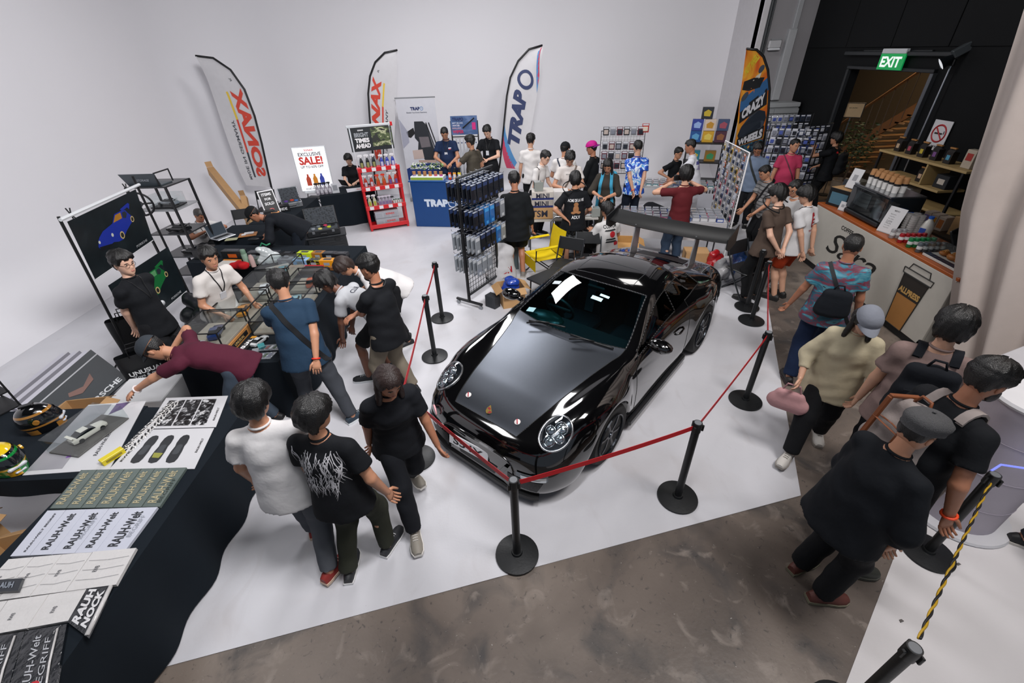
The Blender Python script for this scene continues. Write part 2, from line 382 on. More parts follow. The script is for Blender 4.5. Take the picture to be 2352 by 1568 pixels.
# exit sign
ex = thing('exit_sign', 'green illuminated EXIT sign above the black doorway', 'sign', (DX-.1,9.62,2.97),-PI/2)
mb = MB(); mb.box((0,0,0),(.62,.03,.26),.004); mb.build('green_panel', M('#0c9a4e', .4, emit=.35), ex)
mb = MB(); mb.box((0,.01,.17),(.6,.07,.08),.008); mb.build('housing', M('#cfd3d6', .4), ex)
text('EXIT', M('#f4fff8', .4, emit=.45), ex, (0,-.018,0),(PI/2,0,0), w=.5, h=.17, bold=.035)
# no-smoking sign
ns = thing('no_smoking_sign', 'white no smoking notice with a red circle on the black wall above the shelf', 'sign', (DX-.02,8.02,1.93),-PI/2)
mb = MB(); mb.box((0,0,0),(.36,.012,.46),.003); mb.build('board', M('#d9d9dc', .5), ns)
mb = MB(); mb.tube([(.13*math.cos(a),-.008,.03+.13*math.sin(a)) for a in np.linspace(0,2*PI, 24)[:-1]],.014,4, True).tube([(-.09,-.008,.12),(.09,-.008,-.06)],.013,4); mb.build('red_circle', M('#b3242c', .5), ns)
mb = MB(); mb.box((-.01,-.008,.03),(.15,.004,.025)).box((.09,-.008,.05),(.012,.004,.05)); mb.build('cigarette', M('#222222', .5), ns)
text('NO SMOKING', M('#222222', .5), ns, (0,-.008,-.17),(PI/2,0,0), w=.26)
# sign on a pole in the stairwell, planter
s = thing('sign_stand', 'framed cream notice on a thin pole at the foot of the timber stairs', 'sign', (8.25,11.35,0),-.62)
mb = MB(); mb.cyl((0,0,.01),(0,0,1.8),.012, n=8); mb.build('pole', STEEL, s)
mb = MB(); mb.lathe([(.14,0),(.14,.01),(.02,.02)],20); mb.build('base', BLK2, s)
mb = MB(); mb.box((0,0,1.95),(.42,.03,.32),.004); mb.build('frame', M('#2a2018', .5), s)
mb = MB(); mb.box((0,-.017,1.95),(.38,.006,.28)); mb.build('notice', M('#e8c79a', .6), s)
text('NO ENTRY', M('#3a2a1a', .6), s, (0,-.021,2.0),(PI/2,0,0), w=.17)
pl = thing('potted_tree', 'leafy dark green potted tree in front of the timber stairs', 'plant', (8.2,10.75,0))
mb = MB(); mb.lathe([(.16,0),(.2,.02),(.24,.5),(.25,.52),(.22,.52),(.2,.46)],16); mb.build('planter', M('#9a8a78', .6), pl)
mb = MB(); mb.tube([(0,0,.45),(.02,.01,.8),(-.02,0,1.1),(.01,0,1.5)],[.025,.02,.016,.008],6)
for i in range(9):
    a = i*2.4; mb.tube([(0,0,.8+.07*i),(.2*math.cos(a),.2*math.sin(a),1.0+.07*i)],[.01,.004],5)
mb.build('trunk', M('#4c3b2a', .8), pl)
mb = MB()
for i in range(420):
    a, r, z = rnd.uniform(0,2*PI),.34*math.sqrt(rnd.random()), rnd.gauss(0,.26)
    c = Vector((r*math.cos(a), r*math.sin(a),1.25+max(-.5, min(.5, z)))); u, w_, d = frame((rnd.gauss(0,1), rnd.gauss(0,1), rnd.gauss(.4,1)))
    mb.add([c-u*.045, c+w_*.02, c+u*.05, c-w_*.02],[(0,1,2,3)])
mb.build('foliage', M('#33401f', .55, var=.4, sc=6), pl, kind='stuff')
# curtain
CURT = M('#b5aaa4', .75, var=.05, bump=.1, bsc=200)
eb, em, et = AX(2172,735,5.12), AX(2200,460,5.12), AX(2333,40,5.12)
def cf(u, v):
    z = .03+v*6.2
    if z < em.z: y0 = eb.y+(em.y-eb.y)*(z-eb.z)/(em.z-eb.z)
    else: y0 = em.y+(et.y-em.y)*(z-em.z)/(et.z-em.z)
    y0 = min(y0,8)
    y = y0+(2.45-y0)*u
    return (5.12+.7*u*u+.10*math.sin(u*34+.8*math.sin(v*3+u*5))*(.6+.4*(1-v)), y, z)
mb = MB(); mb.sheet(150,22, cf)
cu = mb.build('curtain', CURT, smooth=True); tag(cu, 'tall taupe grey curtain hanging in deep folds beside the coffee counter', 'curtain')
# ================================================================ evaluated modifiers in a scratch scene
TS = bpy.data.scenes.new('scratch')
def evalmods(items):
    """items: list of (mesh, [(type, {props})]) -> evaluated meshes"""
    obs = []
    for me, mods in items:
        o = bpy.data.objects.new('tmp', me); TS.collection.objects.link(o)
        for ty, pr in mods:
            md = o.modifiers.new(ty, ty)
            for k, v in pr.items(): setattr(md, k, v)
        obs.append(o)
    vl = TS.view_layers[0]; vl.update(); dg = vl.depsgraph; out = []
    for o in obs: out.append(bpy.data.meshes.new_from_object(o.evaluated_get(dg)))
    for o in obs: bpy.data.objects.remove(o)
    return out
# ================================================================ the black sports car (x forward, z up, front axle at x = 0)
PAINT = M('#050506', .08,0, coat=1.0, var=.02, spec=.6)
SATIN = M('#50545b', .36,.9, var=.04, sc=30)
RUBBER = M('#0b0b0c', .75); CARB = M('#111213', .4)
st_ = []
def S(x, *rows):
    p = []
    for r in rows:
        if len(r) == 2: p.append((x, r[0], r[1]))
        else: p.append((x+r[0], r[1], r[2]))
    st_.append(p)
def arch(x, zc, a, R_, yl): return
S(.935,(0,.50),(.14,.50),(.26,.495),(.33,.48),(.38,.46),(.42,.42),(.44,.36),(.44,.28),(.43,.20),(.40,.13),(0,.125))
S(.895,(0,.575),(.18,.573),(.34,.57),(.46,.555),(.54,.53),(.61,.48),(.655,.40),(.66,.30),(.655,.19),(.60,.12),(0,.12))
S(.80,(0,.64),(.20,.64),(.385,.636),(.52,.628),(.62,.61),(.715,.55),(.765,.44),(.775,.32),(.77,.19),(.70,.115),(0,.115))
S(.66,(0,.685),(.23,.685),(.43,.682),(.54,.685),(.645,.69),(.765,.62),(.83,.48),(.842,.33),(.838,.18),(.78,.115),(0,.12))
S(.50,(0,.722),(.25,.72),(.47,.716),(.57,.74),(.68,.762),(.80,.695),(.868,.52),(.877,.35),(.872,.18),(.82,.12),(0,.13))
S(.40,(0,.745),(.26,.742),(.495,.738),(.595,.766),(.70,.79),(.82,.73),(.885,.56),(.89,.42),(.887,.28),(.62,.26),(0,.15))
for a, z0, z2, z3, z4, z5, w2 in ((28,.757,.75,.784,.808,.752,.51),(60,.783,.772,.808,.828,.783,.54),(90,.818,.797,.828,.843,.803,.575),(120,.852,.822,.843,.85,.81,.615),(152,.88,.842,.855,.857,.81,.655)):
    x = .365*math.cos(R(a)); z8 = .32+.365*math.sin(R(a))
    S(x, (0, z0),(w2*.5, z0-.003),(w2, z2),(w2+.09, z3),(.74-.02*math.cos(R(a)), z4),(.84, z5),(.898, max(z8+.055,.64)),(.902, z8+.03),(.90, z8),(.62, z8),(0,.16))
S(-.40,(0,.895),(.33,.89),(.68,.856),(.725,.863),(.76,.865),(.835,.80),(.88,.60),(.88,.42),(.875,.27),(.62,.25),(0,.14))
S(-.46,(.09,0,.905),(.06,.36,.90),(-.10,.755,.885),(-.15,.79,.885),(-.12,.815,.87),(0,.83,.80),(0,.872,.60),(0,.875,.38),(0,.865,.17),(0,.80,.12),(0,0,.13))
S(-.82,(.06,0,1.09),(.02,.34,1.083),(-.11,.655,1.045),(-.14,.69,1.03),(-.05,.80,.885),(0,.835,.81),(0,.862,.62),(0,.865,.40),(0,.86,.17),(0,.80,.12),(0,0,.13))
S(-1.19,(.04,0,1.245),(.02,.32,1.24),(-.05,.575,1.20),(-.07,.615,1.175),(0,.80,.895),(0,.84,.82),(0,.858,.64),(0,.86,.40),(0,.857,.17),(0,.80,.12),(0,0,.13))
S(-1.52,(0,1.282),(.31,1.277),(.55,1.238),(.595,1.20),(.805,.905),(.85,.825),(.862,.66),(.865,.42),(.86,.17),(.80,.12),(0,.13))
S(-1.85,(0,1.265),(.28,1.258),(.50,1.212),(.553,1.17),(.80,.915),(.862,.835),(.882,.68),(.885,.42),(.878,.19),(.80,.14),(0,.13))
xr = -2.355
for a, z0, z2, z3, z4, y4, w2, w3 in ((4,1.247,1.19,1.15,.92,.80,.49,.545),(28,1.232,1.172,1.132,.925,.795,.485,.54),(60,1.195,1.13,1.09,.93,.78,.47,.53),(90,1.135,1.07,1.03,.925,.76,.455,.525),(120,1.062,1.0,.975,.915,.74,.445,.53),(152,1.0,.95,.932,.90,.73,.445,.55),(176,.968,.925,.912,.89,.72,.45,.56)):
    x = xr+.385*math.cos(R(a)); z8 = .325+.385*math.sin(R(a)); k = math.sin(R(a))
    S(x, (0, z0),(w2*.55, z0-.01),(w2, z2),(w3, z3),(y4, z4),(.865,.845+.02*k),(.90+.025*k, max(z8+.07,.69)),(.903+.024*k, z8+.035),(.90+.025*k, z8),(.62, z8),(0,.17))
S(-2.83,(0,.93),(.24,.928),(.45,.91),(.56,.90),(.71,.882),(.835,.83),(.895,.68),(.90,.45),(.895,.20),(.8,.15),(0,.15))
S(-3.1,(0,.87),(.24,.87),(.45,.865),(.56,.86),(.68,.845),(.80,.79),(.86,.66),(.865,.45),(.85,.22),(.75,.17),(0,.17))
S(-3.36,(0,.81),(.22,.81),(.42,.805),(.52,.80),(.62,.785),(.71,.735),(.76,.6),(.76,.42),(.74,.25),(.66,.2),(0,.2))
S(-3.48,(0,.70),(.18,.70),(.34,.695),(.42,.69),(.50,.67),(.56,.62),(.58,.53),(.58,.42),(.57,.3),(.5,.25),(0,.25))
NS = len(st_); NR = 11
vs, fs, mi = [],[],[]
for p in st_:
    for x, y, z in p: vs.append((x, y, z))
    for x, y, z in p[1:-1]: vs.append((x, -y, z))
W_ = NR+NR-2
def vid(i, j, sgn): return i*W_+(j if sgn > 0 or j in (0, NR-1) else NR+j-1)
# material slots: 0 body 1 hood 2 windscreen 3 roof 4 rear window 5 door window 6 quarter window 7 door 8 front bumper 9 rear bumper 10 underside
def slot(i, j):
    if j == 9: return 10
    if j in (0,1):
        if 2 <= i < 12: return 1
        if 12 <= i < 14: return 2
        if 14 <= i < 19: return 3
        if 19 <= i < 22: return 4
    if j == 3 and 12 <= i < 15: return 5
    if j == 3 and 15 <= i < 20: return 6
    if 12 <= i < 16 and 4 <= j < 8: return 7
    if i < 2 or (i < 4 and j >= 5): return 8
    if i >= NS-3 and j >= 4 or i == NS-2: return 9
    return 0
for i in range(NS-1):
    for j in range(NR-1):
        for sg in (1,-1):
            q = (vid(i, j, sg), vid(i+1, j, sg), vid(i+1, j+1, sg), vid(i, j+1, sg))
            fs.append(q if sg < 0 else q[::-1]); mi.append(slot(i, j))
for i, fl in ((0,0),(NS-1,1)):
    for sg in (1,-1):
        for j in range(NR//2):
            a = [vid(i, j, sg), vid(i, j+1, sg), vid(i, NR-2-j, sg), vid(i, NR-1-j, sg)]
            if len(set(a)) < 3: continue
            a = list(dict.fromkeys(a))
            fs.append(tuple(a[::-1] if (sg > 0) == (fl == 1) else a)); mi.append(8 if i == 0 else 9)
me = bpy.data.meshes.new('shell'); me.from_pydata(vs, [], fs)
for k in range(11): me.materials.append(PAINT)
me.polygons.foreach_set('material_index', mi); me.update()
shell = evalmods([(me, [('SUBSURF', {'levels': 3, 'render_levels': 3})])])[0]
sv = np.empty(len(shell.vertices)*3); shell.vertices.foreach_get('co', sv); sv = sv.reshape(-1,3)
sf = [tuple(p.vertices) for p in shell.polygons]; sm = np.empty(len(sf), int); shell.polygons.foreach_get('material_index', sm)
CARB_BVH = BVHTree.FromPolygons([tuple(v) for v in sv], sf)
CARP = Vector((.235,3.50,0)); CARA = R(-130.7)
car = thing('sports_car', 'black two door sports car with satin bonnet and tall rear wing inside red barrier', 'car', CARP, CARA)
WSG = glass('windscreen_glass', '#7fb4bd', .05,.015,.6); SWG = glass('side_glass', '#27363c', .04,.015,.6)
names = ['body', 'hood', 'windscreen', 'roof', 'rear_window', 'door_window', 'quarter_window', 'door', 'front_bumper', 'rear_bumper', 'underside']
mats = [PAINT, SATIN, WSG, PAINT, SWG, SWG, SWG, PAINT, PAINT, PAINT, RUBBER]
parts = {}
def shellpart(k, sel, nm):
    idx = {}; v2, f2 = [],[]
    for q in sel:
        t = []
        for i in sf[q]:
            if i not in idx: idx[i] = len(v2); v2.append(tuple(sv[i]))
            t.append(idx[i])
        f2.append(tuple(t))
    m2 = bpy.data.meshes.new(nm); m2.from_pydata(v2,[], f2); m2.materials.append(mats[k]); smoothme(m2); m2.update()
    return put(nm, m2, car)
fc = np.array([sv[list(f)].mean(0) for f in sf])
for k, nm in enumerate(names):
    sel = np.where(sm == k)[0]
    if nm in ('door_window', 'quarter_window', 'door'):
        for sg in (1,-1): parts[nm, sg] = shellpart(k, [q for q in sel if fc[q][1]*sg > 0], nm)
    else: parts[nm] = shellpart(k, sel, nm)
# shut lines / seals along part borders
edges = {}
for q, f in enumerate(sf):
    for a, b in zip(f, f[1:]+f[:1]): edges.setdefault((min(a, b), max(a, b)),[]).append(sm[q])
def seam(pairs, name, mt, r=.004, lift=.001, side=0):
    E = [e for e, ms in edges.items() if len(ms) == 2 and ms[0] != ms[1] and tuple(sorted((int(ms[0]), int(ms[1])))) in pairs and (not side or side*sv[e[0]][1] > 0)]
    mb = MB()
    for a, b in E: mb.tube([sv[a]+np.array((0,0, lift)), sv[b]+np.array((0,0, lift))], r, 5)
    if E: mb.build(name, mt, car, smooth=True)
seam({(0,1),(1,8),(1,2)}, 'hood_gap', M('#020202', .5),.0035)
seam({(0,2),(2,3)}, 'windscreen_seal', M('#26282b', .25),.008)
for sd_ in (1,-1): seam({(0,5),(0,6),(5,6),(5,7)}, 'window_seal', M('#0a0a0b', .35),.007, side=sd_)
for sd_ in (1,-1): seam({(0,7)}, 'door_gap', M('#020202', .6),.003, side=sd_)
def onshell(p, d):
    h = CARB_BVH.ray_cast(Vector(p), Vector(d).normalized()); return h[0], h[1]
# sunroof outline
pts = []
for x, y in [(-1.27,.36),(-1.6,.36),(-1.6,-.36),(-1.27,-.36)]: pts.append((x, y))
loop = []
for a, b in zip(pts, pts[1:]+pts[:1]):
    for t in np.linspace(0,1,9)[:-1]:
        h, n = onshell((a[0]+(b[0]-a[0])*t, a[1]+(b[1]-a[1])*t, 2),(0,0,-1)); loop.append(h+Vector((0,0,.001)))
mb = MB(); mb.tube(loop, .003,5, True); mb.build('sunroof_gap', M('#3a3c40', .3), car, smooth=True)
# headlights
def lamp(sg):
    c0, n0 = onshell((1.2, sg*.655,1.13),(-.62,0,-.45))
    n0 = Vector((.66,.18*sg, .72)).normalized(); up = (Vector((-.8, sg*.12,.6))); up = (up-n0*up.dot(n0)).normalized(); sd = up.cross(n0)
    c0 = onshell(c0+n0*.5,-n0)[0]
    def ell(r, t): return c0+sd*(.125*r*math.cos(t))+up*(.162*r*math.sin(t))
    def proj(p, off):
        h = CARB_BVH.ray_cast(p+n0*.4,-n0)
        return (h[0] if h[0] else p)+n0*off
    N = 32
    ringp = [proj(ell(1,2*PI*k/N),.005) for k in range(N)]
    mb = MB(); mb.tube(ringp, .011,8, True); o = mb.build('headlamp_bezel', M('#a9acb0', .2,.9), car, smooth=True)
    def disc(off, dome, rr, nr=6):
        mb = MB(); vs = [proj(ell(0,0), off+dome)]; fs = []
        for i in range(1, nr+1):
            r = i/nr
            for k in range(N): vs.append(proj(ell(r*rr, 2*PI*k/N), off+dome*(1-r*r)))
        for k in range(N): fs.append((0,1+k, 1+(k+1) % N))
        for i in range(nr-1):
            for k in range(N): a = 1+i*N; fs.append((a+k, a+N+k, a+N+(k+1) % N, a+(k+1) % N))
        mb.add(vs, fs); return mb
    disc(.004,0,.97).build('headlamp_bowl', M('#3e4248', .18,.85), o, True)
    for (a, b, r) in ((.02,.06,.055),(-.045,-.005,.042),(.055,-.02,.04),(.0,-.085,.045)):
        p = proj(c0+sd*a+up*b, .012); mb = MB()
        u, w_, d = frame(n0); mb.tube([p+u*(r*math.cos(t))+w_*(r*math.sin(t)) for t in np.linspace(0,2*PI, 17)[:-1]],.006,6, True)
        mb.build('reflector_ring', CHROME, o, True)
        mb = MB(); mb.ball((0,0,0),(r*.8, r*.8, r*.35),14,8); mb.v = [p+u*v.x+w_*v.y+d*(v.z*1) for v in mb.v]; mb.build('projector', M('#c9d3da', .08,.9), o, True)
    disc(.012,.03,1.0).build('headlamp_lens', glass('headlamp_glass', '#eef4f6', .1), o, True)
for sg in (1,-1): lamp(sg)
# decals on the nose: running lights, intakes, splitter, plate
def patch(name, pts, d, off, mt, nu=8, nv=4, parent=None, dome=0):
    """four corner points (x any) projected along d on the shell"""
    d = Vector(d).normalized(); P = [Vector(p) for p in pts]; mb = MB()
    def fn(u, v):
        p = (P[0]*(1-u)+P[1]*u)*(1-v)+(P[3]*(1-u)+P[2]*u)*v
        h = CARB_BVH.ray_cast(p-d*.6, d); q = h[0] if h[0] else p
        return q-d*(off+dome*math.sin(PI*u)*math.sin(PI*v))
    mb.sheet(nu, nv, fn); return mb.build(name, mt, parent or car, smooth=True)
GRILLE = ramp_mat('honeycomb_grille', [(0, '#050506'),(.45, '#191a1c')],(1,1,1),60, kind='voronoi', rough=.5)
for sg in (1,-1):
    d = (-1,-.35*sg, 0)
    lp = patch('running_light', [(1, sg*.50,.40),(1, sg*.80,.42),(1, sg*.80,.355),(1, sg*.50,.345)], d, .01, M('#6d7378', .15,.5),10,4, dome=.01)
    patch('running_light_lens', [(1, sg*.55,.39),(1, sg*.79,.41),(1, sg*.79,.36),(1, sg*.55,.35)], d, .022, M('#c9cfd2', .12,.6),8,3, lp, .006)
    patch('side_intake', [(1, sg*.40,.325),(1, sg*.76,.325),(1, sg*.70,.20),(1, sg*.40,.20)], d, .004, GRILLE, 10,4)
    patch('intake_fin', [(1, sg*.36,.40),(1, sg*.40,.40),(1, sg*.30,.22),(1, sg*.25,.22)],(-1,0,0),.02, M('#1a1c1f', .2, coat=1.0),3,5)
    mb = MB()
patch('center_intake', [(1,-.26,.30),(1,.26,.30),(1,.22,.18),(1,-.22,.18)],(-1,0,0),.004, GRILLE, 8,3)
lipp = []
for t in np.linspace(-1,1,41):
    y = .80*t; h = CARB_BVH.ray_cast(Vector((1.4, y, .17)), Vector((-1,-.25*t, 0))); lipp.append(h[0] if h[0] else Vector((.6, y, .17)))
mb = MB(); n = len(lipp); vs = []
for p in lipp:
    o_ = Vector((p.x-.2, p.y*.6,0)); dr = Vector((p.x-.1, p.y*.7,0)).normalized()
    for a, z in ((-.12,.15),(.02,.125),(.025,.095),(-.12,.09)): vs.append((p.x+dr.x*a, p.y+dr.y*a, z))
mb.add(vs, [(i*4+k, (i+1)*4+k, (i+1)*4+(k+1) % 4, i*4+(k+1) % 4) for i in range(n-1) for k in range(4)])
mb.build('front_splitter', M('#121315', .35), car, smooth=40)
pl_ = MB(); pl_.box((0,0,0),(.47,.012,.12),.006)
np_ = pl_.build('number_plate', M('#dcdde0', .4), car, loc=(.955,-.08,.345), rot=(R(-12),0, R(90+4)))
text('S54X', M('#15161a', .5), np_, (.0,-.0075,0),(PI/2,0,0), w=.36, h=.075, bold=.02)
mb = MB(); mb.tube([(.05*math.cos(a),0,.05*math.sin(a)) for a in np.linspace(-.4, PI*.9,12)],.009,8); mb.build('tow_hook', M('#e3a6ac', .4), car, loc=(.905,-.56,.50), rot=(0,0, R(60)), smooth=True)
# crest and bonnet pins
h, nn = onshell((.71,0,2),(0,0,-1))
cr_ = MB(); cr_.prism([(-.035,.045,0),(-.036,.0,0),(-.022,-.035,0),(0,-.05,0),(.022,-.035,0),(.036,0,0),(.035,.045,0),(0,.05,0)],(0,0,.004))
bd = cr_.build('hood_crest', M('#b89a55', .3,.8), car, loc=h+nn*.002, rot=(0, R(16), R(90)))
mb = MB(); mb.at((0,0,.0045)); mb.add([(-.03,.02,0),(-.003,.02,0),(-.003,-.002,0),(-.03,-.002,0),(.003,-.006,0),(.03,-.006,0),(.02,-.032,0),(.003,-.04,0)],[(3,2,1,0),(4,7,6,5)]); mb.build('crest_bars', M('#7a1b1f', .4), bd)
for y in (-.30,.30):
    h, nn = onshell((.68, y, 2),(0,0,-1)); mb = MB(); mb.lathe([(.028,0),(.028,.006),(.012,.012),(0,.013)],16)
    pn = mb.build('hood_pin', M('#d9d2d0', .3), car, loc=h, rot=(0, R(16),0)); mb = MB(); mb.box((0,0,.0135),(.05,.009,.004)); mb.build('pin_stripe', M('#a02030', .4), pn, rot=(0,0, R(40)))
# wheels
def wheel(x, y, r, w, sg):
    mb = MB(); pr = [(r*.70,-w/2+.01),(r*.93,-w/2),(r*.99,-w/2+.03),(r, -w/4),(r, w/4),(r*.99, w/2-.03),(r*.93, w/2),(r*.70, w/2-.01)]
    mb.lathe(pr, 36, ax='y'); wh = mb.build('tire', RUBBER, car, loc=(x, y, r), smooth=50)
    k = w/2*sg
    mb = MB(); mb.lathe([(r*.71, k-.012*sg),(r*.72, k+.004*sg),(r*.67, k+.002*sg),(r*.64, k-.03*sg),(r*.62,-k)],36, ax='y'); mb.v = [Vector((v.x, v.y*-1 if False else v.y, v.z)) for v in mb.v]
    RIMM = M('#22252a', .28,.75)
    mb2 = MB(); 
    for a0, b0 in zip([(r*.715,.0),(r*.70,.012),(r*.66,.006),(r*.645,-.03),(r*.60,-.16)][:-1],[(r*.715,.0),(r*.70,.012),(r*.66,.006),(r*.645,-.03),(r*.60,-.16)][1:]):
        for i in range(36):
            a, b = 2*PI*i/36,2*PI*(i+1)/36
            f = lambda q, t: (q[0]*math.cos(t), k+sg*q[1], q[0]*math.sin(t))
            mb2.add([f(a0, a), f(a0, b), f(b0, b), f(b0, a)],[(0,1,2,3) if sg < 0 else (3,2,1,0)])
    rim = mb2.build('rim', RIMM, wh, smooth=40)
    for i in range(6):
        a = 2*PI*i/6+.2; d = Vector((math.cos(a),0, math.sin(a))); t = Vector((-math.sin(a),0, math.cos(a)))
        mb = MB(); o1 = d*.045; o2 = d*r*.66; vs = []
        for q, hw, dep in ((o1,.026,-.02),(d*r*.4,.02,-.012),(o2,.032,-.02)):
            for e, g in ((-1,0),(-.5,.012),(.5,.012),(1,0),(1,-.04),(-1,-.04)): vs.append(q+t*hw*e+Vector((0, k+sg*(dep+g),0)))
        fs = [(a_*6+b_, a_*6+(b_+1) % 6,(a_+1)*6+(b_+1) % 6,(a_+1)*6+b_) for a_ in range(2) for b_ in range(6)]
        mb.add(vs, fs); mb.build('spoke', RIMM, wh, smooth=30)
    mb = MB(); mb.lathe([(.07, k-.05*sg),(.066, k-.012*sg),(.03, k-.006*sg),(.028, k+.004*sg),(0, k+.005*sg)],18, ax='y')
    for v in mb.v: v.y = v.y
    mb.v = [Vector((v.x, -v.y if False else v.y, v.z)) for v in mb.v]; mb.build('hub', M('#3b3f45', .25,.8), wh, smooth=40)
    mb = MB(); mb.lathe([(.17,-.03),(.17,.0),(.05,.0)],24, ax='y'); mb.v = [v+Vector((0, sg*.02,0)) for v in mb.v]; mb.build('brake_disc', M('#777a7e', .3,.9), wh)
for sg in (1,-1):
    wheel(0, sg*.775,.322,.225, sg); wheel(-2.355, sg*.775,.33,.29, sg)
# mirrors, wipers, handles
for sg in (1,-1):
    mb = MB(); mb.ball((0,0,0),(.085,.125,.07),16,10); mb.v = [Vector((v.x if v.x > -.03 else -.03, v.y, v.z)) for v in mb.v]
    mr = mb.build('door_mirror', PAINT, car, loc=(-.76, sg*.945,.955), rot=(0,0, R(-8*sg)), smooth=50)
    mb = MB(); mb.tube([(0,-.06*sg, -.02),(-.02,-.15*sg, -.06)],[.028,.035],8); mb.build('mirror_arm', PAINT, mr, True)
    mb = MB(); mb.ball((-.031,0,0),(.004,.105,.055),14,8); mb.build('mirror_glass', M('#a8b4bb', .03,1.0), mr, True)
    hp, hn = onshell((-1.55, sg*1.5,.70),(0,-sg, 0)); mb = MB(); mb.tube([hp+Vector((-.1,0,0)), hp+Vector((-.06,.03*sg, 0)), hp+Vector((.06,.03*sg, 0)), hp+Vector((.1,0,0))],.013,8); mb.build('door_handle', PAINT, car, True)
    mb = MB(); mb.box((0,0,0),(1.5,.06,.09),.02); mb.build('side_skirt', M('#15171a', .35), car, loc=(-1.18, sg*.86,.125))
for y0, y1 in ((-.42,.02),(.12,.58)):
    ps = []
    for t in np.linspace(0,1,8):
        y = y0+(y1-y0)*t; h, nn = onshell((-.44-.05*t-.1*(abs(y) > .4)*(abs(y)-.4), y, 2),(0,0,-1)); ps.append(h+Vector((.01,0,.022)))
    mb = MB(); mb.tube(ps, [.01]*8,6); wpo = mb.build('wiper', M('#0c0d0e', .5), car, True)
    mb = MB(); mb.tube([ps[2]+Vector((.09,-.1,0)), ps[3]+Vector((.03,-.04,.02)), ps[4]+Vector((0,0,.012))],.008,6); mb.build('wiper_arm', M('#101112', .4), wpo, True)
# stickers on the windscreen
for (x, y, w_, h_, c) in ((-.93,.12,.13,.045, '#bfeaf0'),(-.99,.18,.11,.03, '#bfeaf0'),(-.60,-.52,.1,.06, '#8fb7bd'),(-1.02,-.46,.1,.05, '#aab4b8')):
    patch('windscreen_sticker', [(x-h_/2, y-w_/2,1.5),(x-h_/2, y+w_/2,1.5),(x+h_/2, y+w_/2,1.5),(x+h_/2, y-w_/2,1.5)],(0,0,-1),.004, M(c, .4),2,2)
# interior
it = MB(); it.box((-1.6,0,.3),(2.2,1.3,.1)); it.build('cabin_floor', M('#0c0d0f', .8), car)
mb = MB(); mb.box((-.62,0,.80),(.42,1.36,.14),.05); dash = mb.build('dashboard', M('#14181b', .5), car)
mb = MB(); mb.ball((0,0,0),(.13,.24,.07),16,8); mb.build('instrument_hood', M('#12312c', .3), dash, loc=(-.66,-.36,.865), smooth=True)
mb = MB(); mb.tube([(.0,.18*math.cos(a),.18*math.sin(a)) for a in np.linspace(0,2*PI, 29)[:-1]],.016,8, True).box((0,0,0),(.03,.32,.05),.01).box((0,0,-.08),(.02,.05,.16))
mb.build('steering_wheel', M('#1d2a2a', .4), car, loc=(-.95,-.36,.86), rot=(0, R(22),0), smooth=40)
SEAT = M('#1d2228', .7)
for y in (-.36,.36):
    mb = MB(); mb.box((0,0,.12),(.5,.48,.16),.05); s0 = mb.build('seat', SEAT, car, loc=(-1.35, y, .34))
    mb = MB(); mb.box((-.3,0,.45),(.12,.46,.6),.05); mb.build('seat_back', SEAT, s0, rot=(0, R(-12),0))
    mb = MB(); mb.box((-.27,0,.82),(.09,.24,.16),.04); mb.build('headrest', SEAT, s0, rot=(0, R(-12),0))
    mb = MB(); mb.box((-.235,0,.45),(.02,.12,.45),.005); mb.build('seat_panel', M('#8f9aa0', .6), s0, rot=(0, R(-12),0))
mb = MB(); mb.box((0,0,0),(.03,.22,.06),.015); mb.build('rear_view_mirror', M('#101214', .3), car, loc=(-1.12,0,1.16))
mb = MB(); mb.tube([(-1.95, y, z) for y, z in ((.58,.4),(.56,.9),(.45,1.13),(-.45,1.13),(-.56,.9),(-.58,.4))],.02,8); mb.build('roll_bar', M('#2b3138', .35), car, True)
# rear wing
def foil(y, c=.27, th=.03, z=0):
    pts = []
    for t in np.linspace(0,1,9): pts.append((-c*t, y, z+.10*t*t-.012+th*.5*math.sin(PI*t)*.3))
    for t in np.linspace(1,0,9): pts.append((-c*t, y, z+.10*t*t-.03*math.sin(PI*t**.6)-.012))
    return pts
mb = MB(); secs = [foil(y, z=.02*abs(y/.8)**3) for y in np.linspace(-.83,.83,21)]; k = len(secs[0])
mb.add([p for s_ in secs for p in s_],[(i*k+j, i*k+(j+1) % k, (i+1)*k+(j+1) % k, (i+1)*k+j) for i in range(20) for j in range(k)])
wing = mb.build('rear_wing', M('#0c0d0f', .4), car, loc=(-2.88,0,1.29), smooth=40)
for sg in (1,-1):
    mb = MB(); mb.prism([(.05, sg*.835,.07),(-.36, sg*.835,.15),(-.38, sg*.835,-.10),(-.1, sg*.835,-.13),(.04, sg*.835,-.06)],(0, sg*.012,0)); mb.build('end_plate', M('#17191b', .4), wing)
    mb = MB(); mb.prism([(-.05, sg*.42,-.0),(-.21, sg*.42,.0),(-.20, sg*.42,-.42),(0.04, sg*.42,-.39)],(0, sg*.014,0)); mb.build('wing_support', M('#b8babd', .3,.8), wing)
patch('engine_grille', [(-2.82,-.36,1.5),(-2.82,.36,1.5),(-3.1,.34,1.5),(-3.1,-.34,1.5)],(0,0,-1),.006, GRILLE, 8,4)
mb = MB(); mb.box((-3.12,0,.93),(.22,1.1,.05),.02); mb.build('ducktail', PAINT, car, rot=(0, R(-3),0))
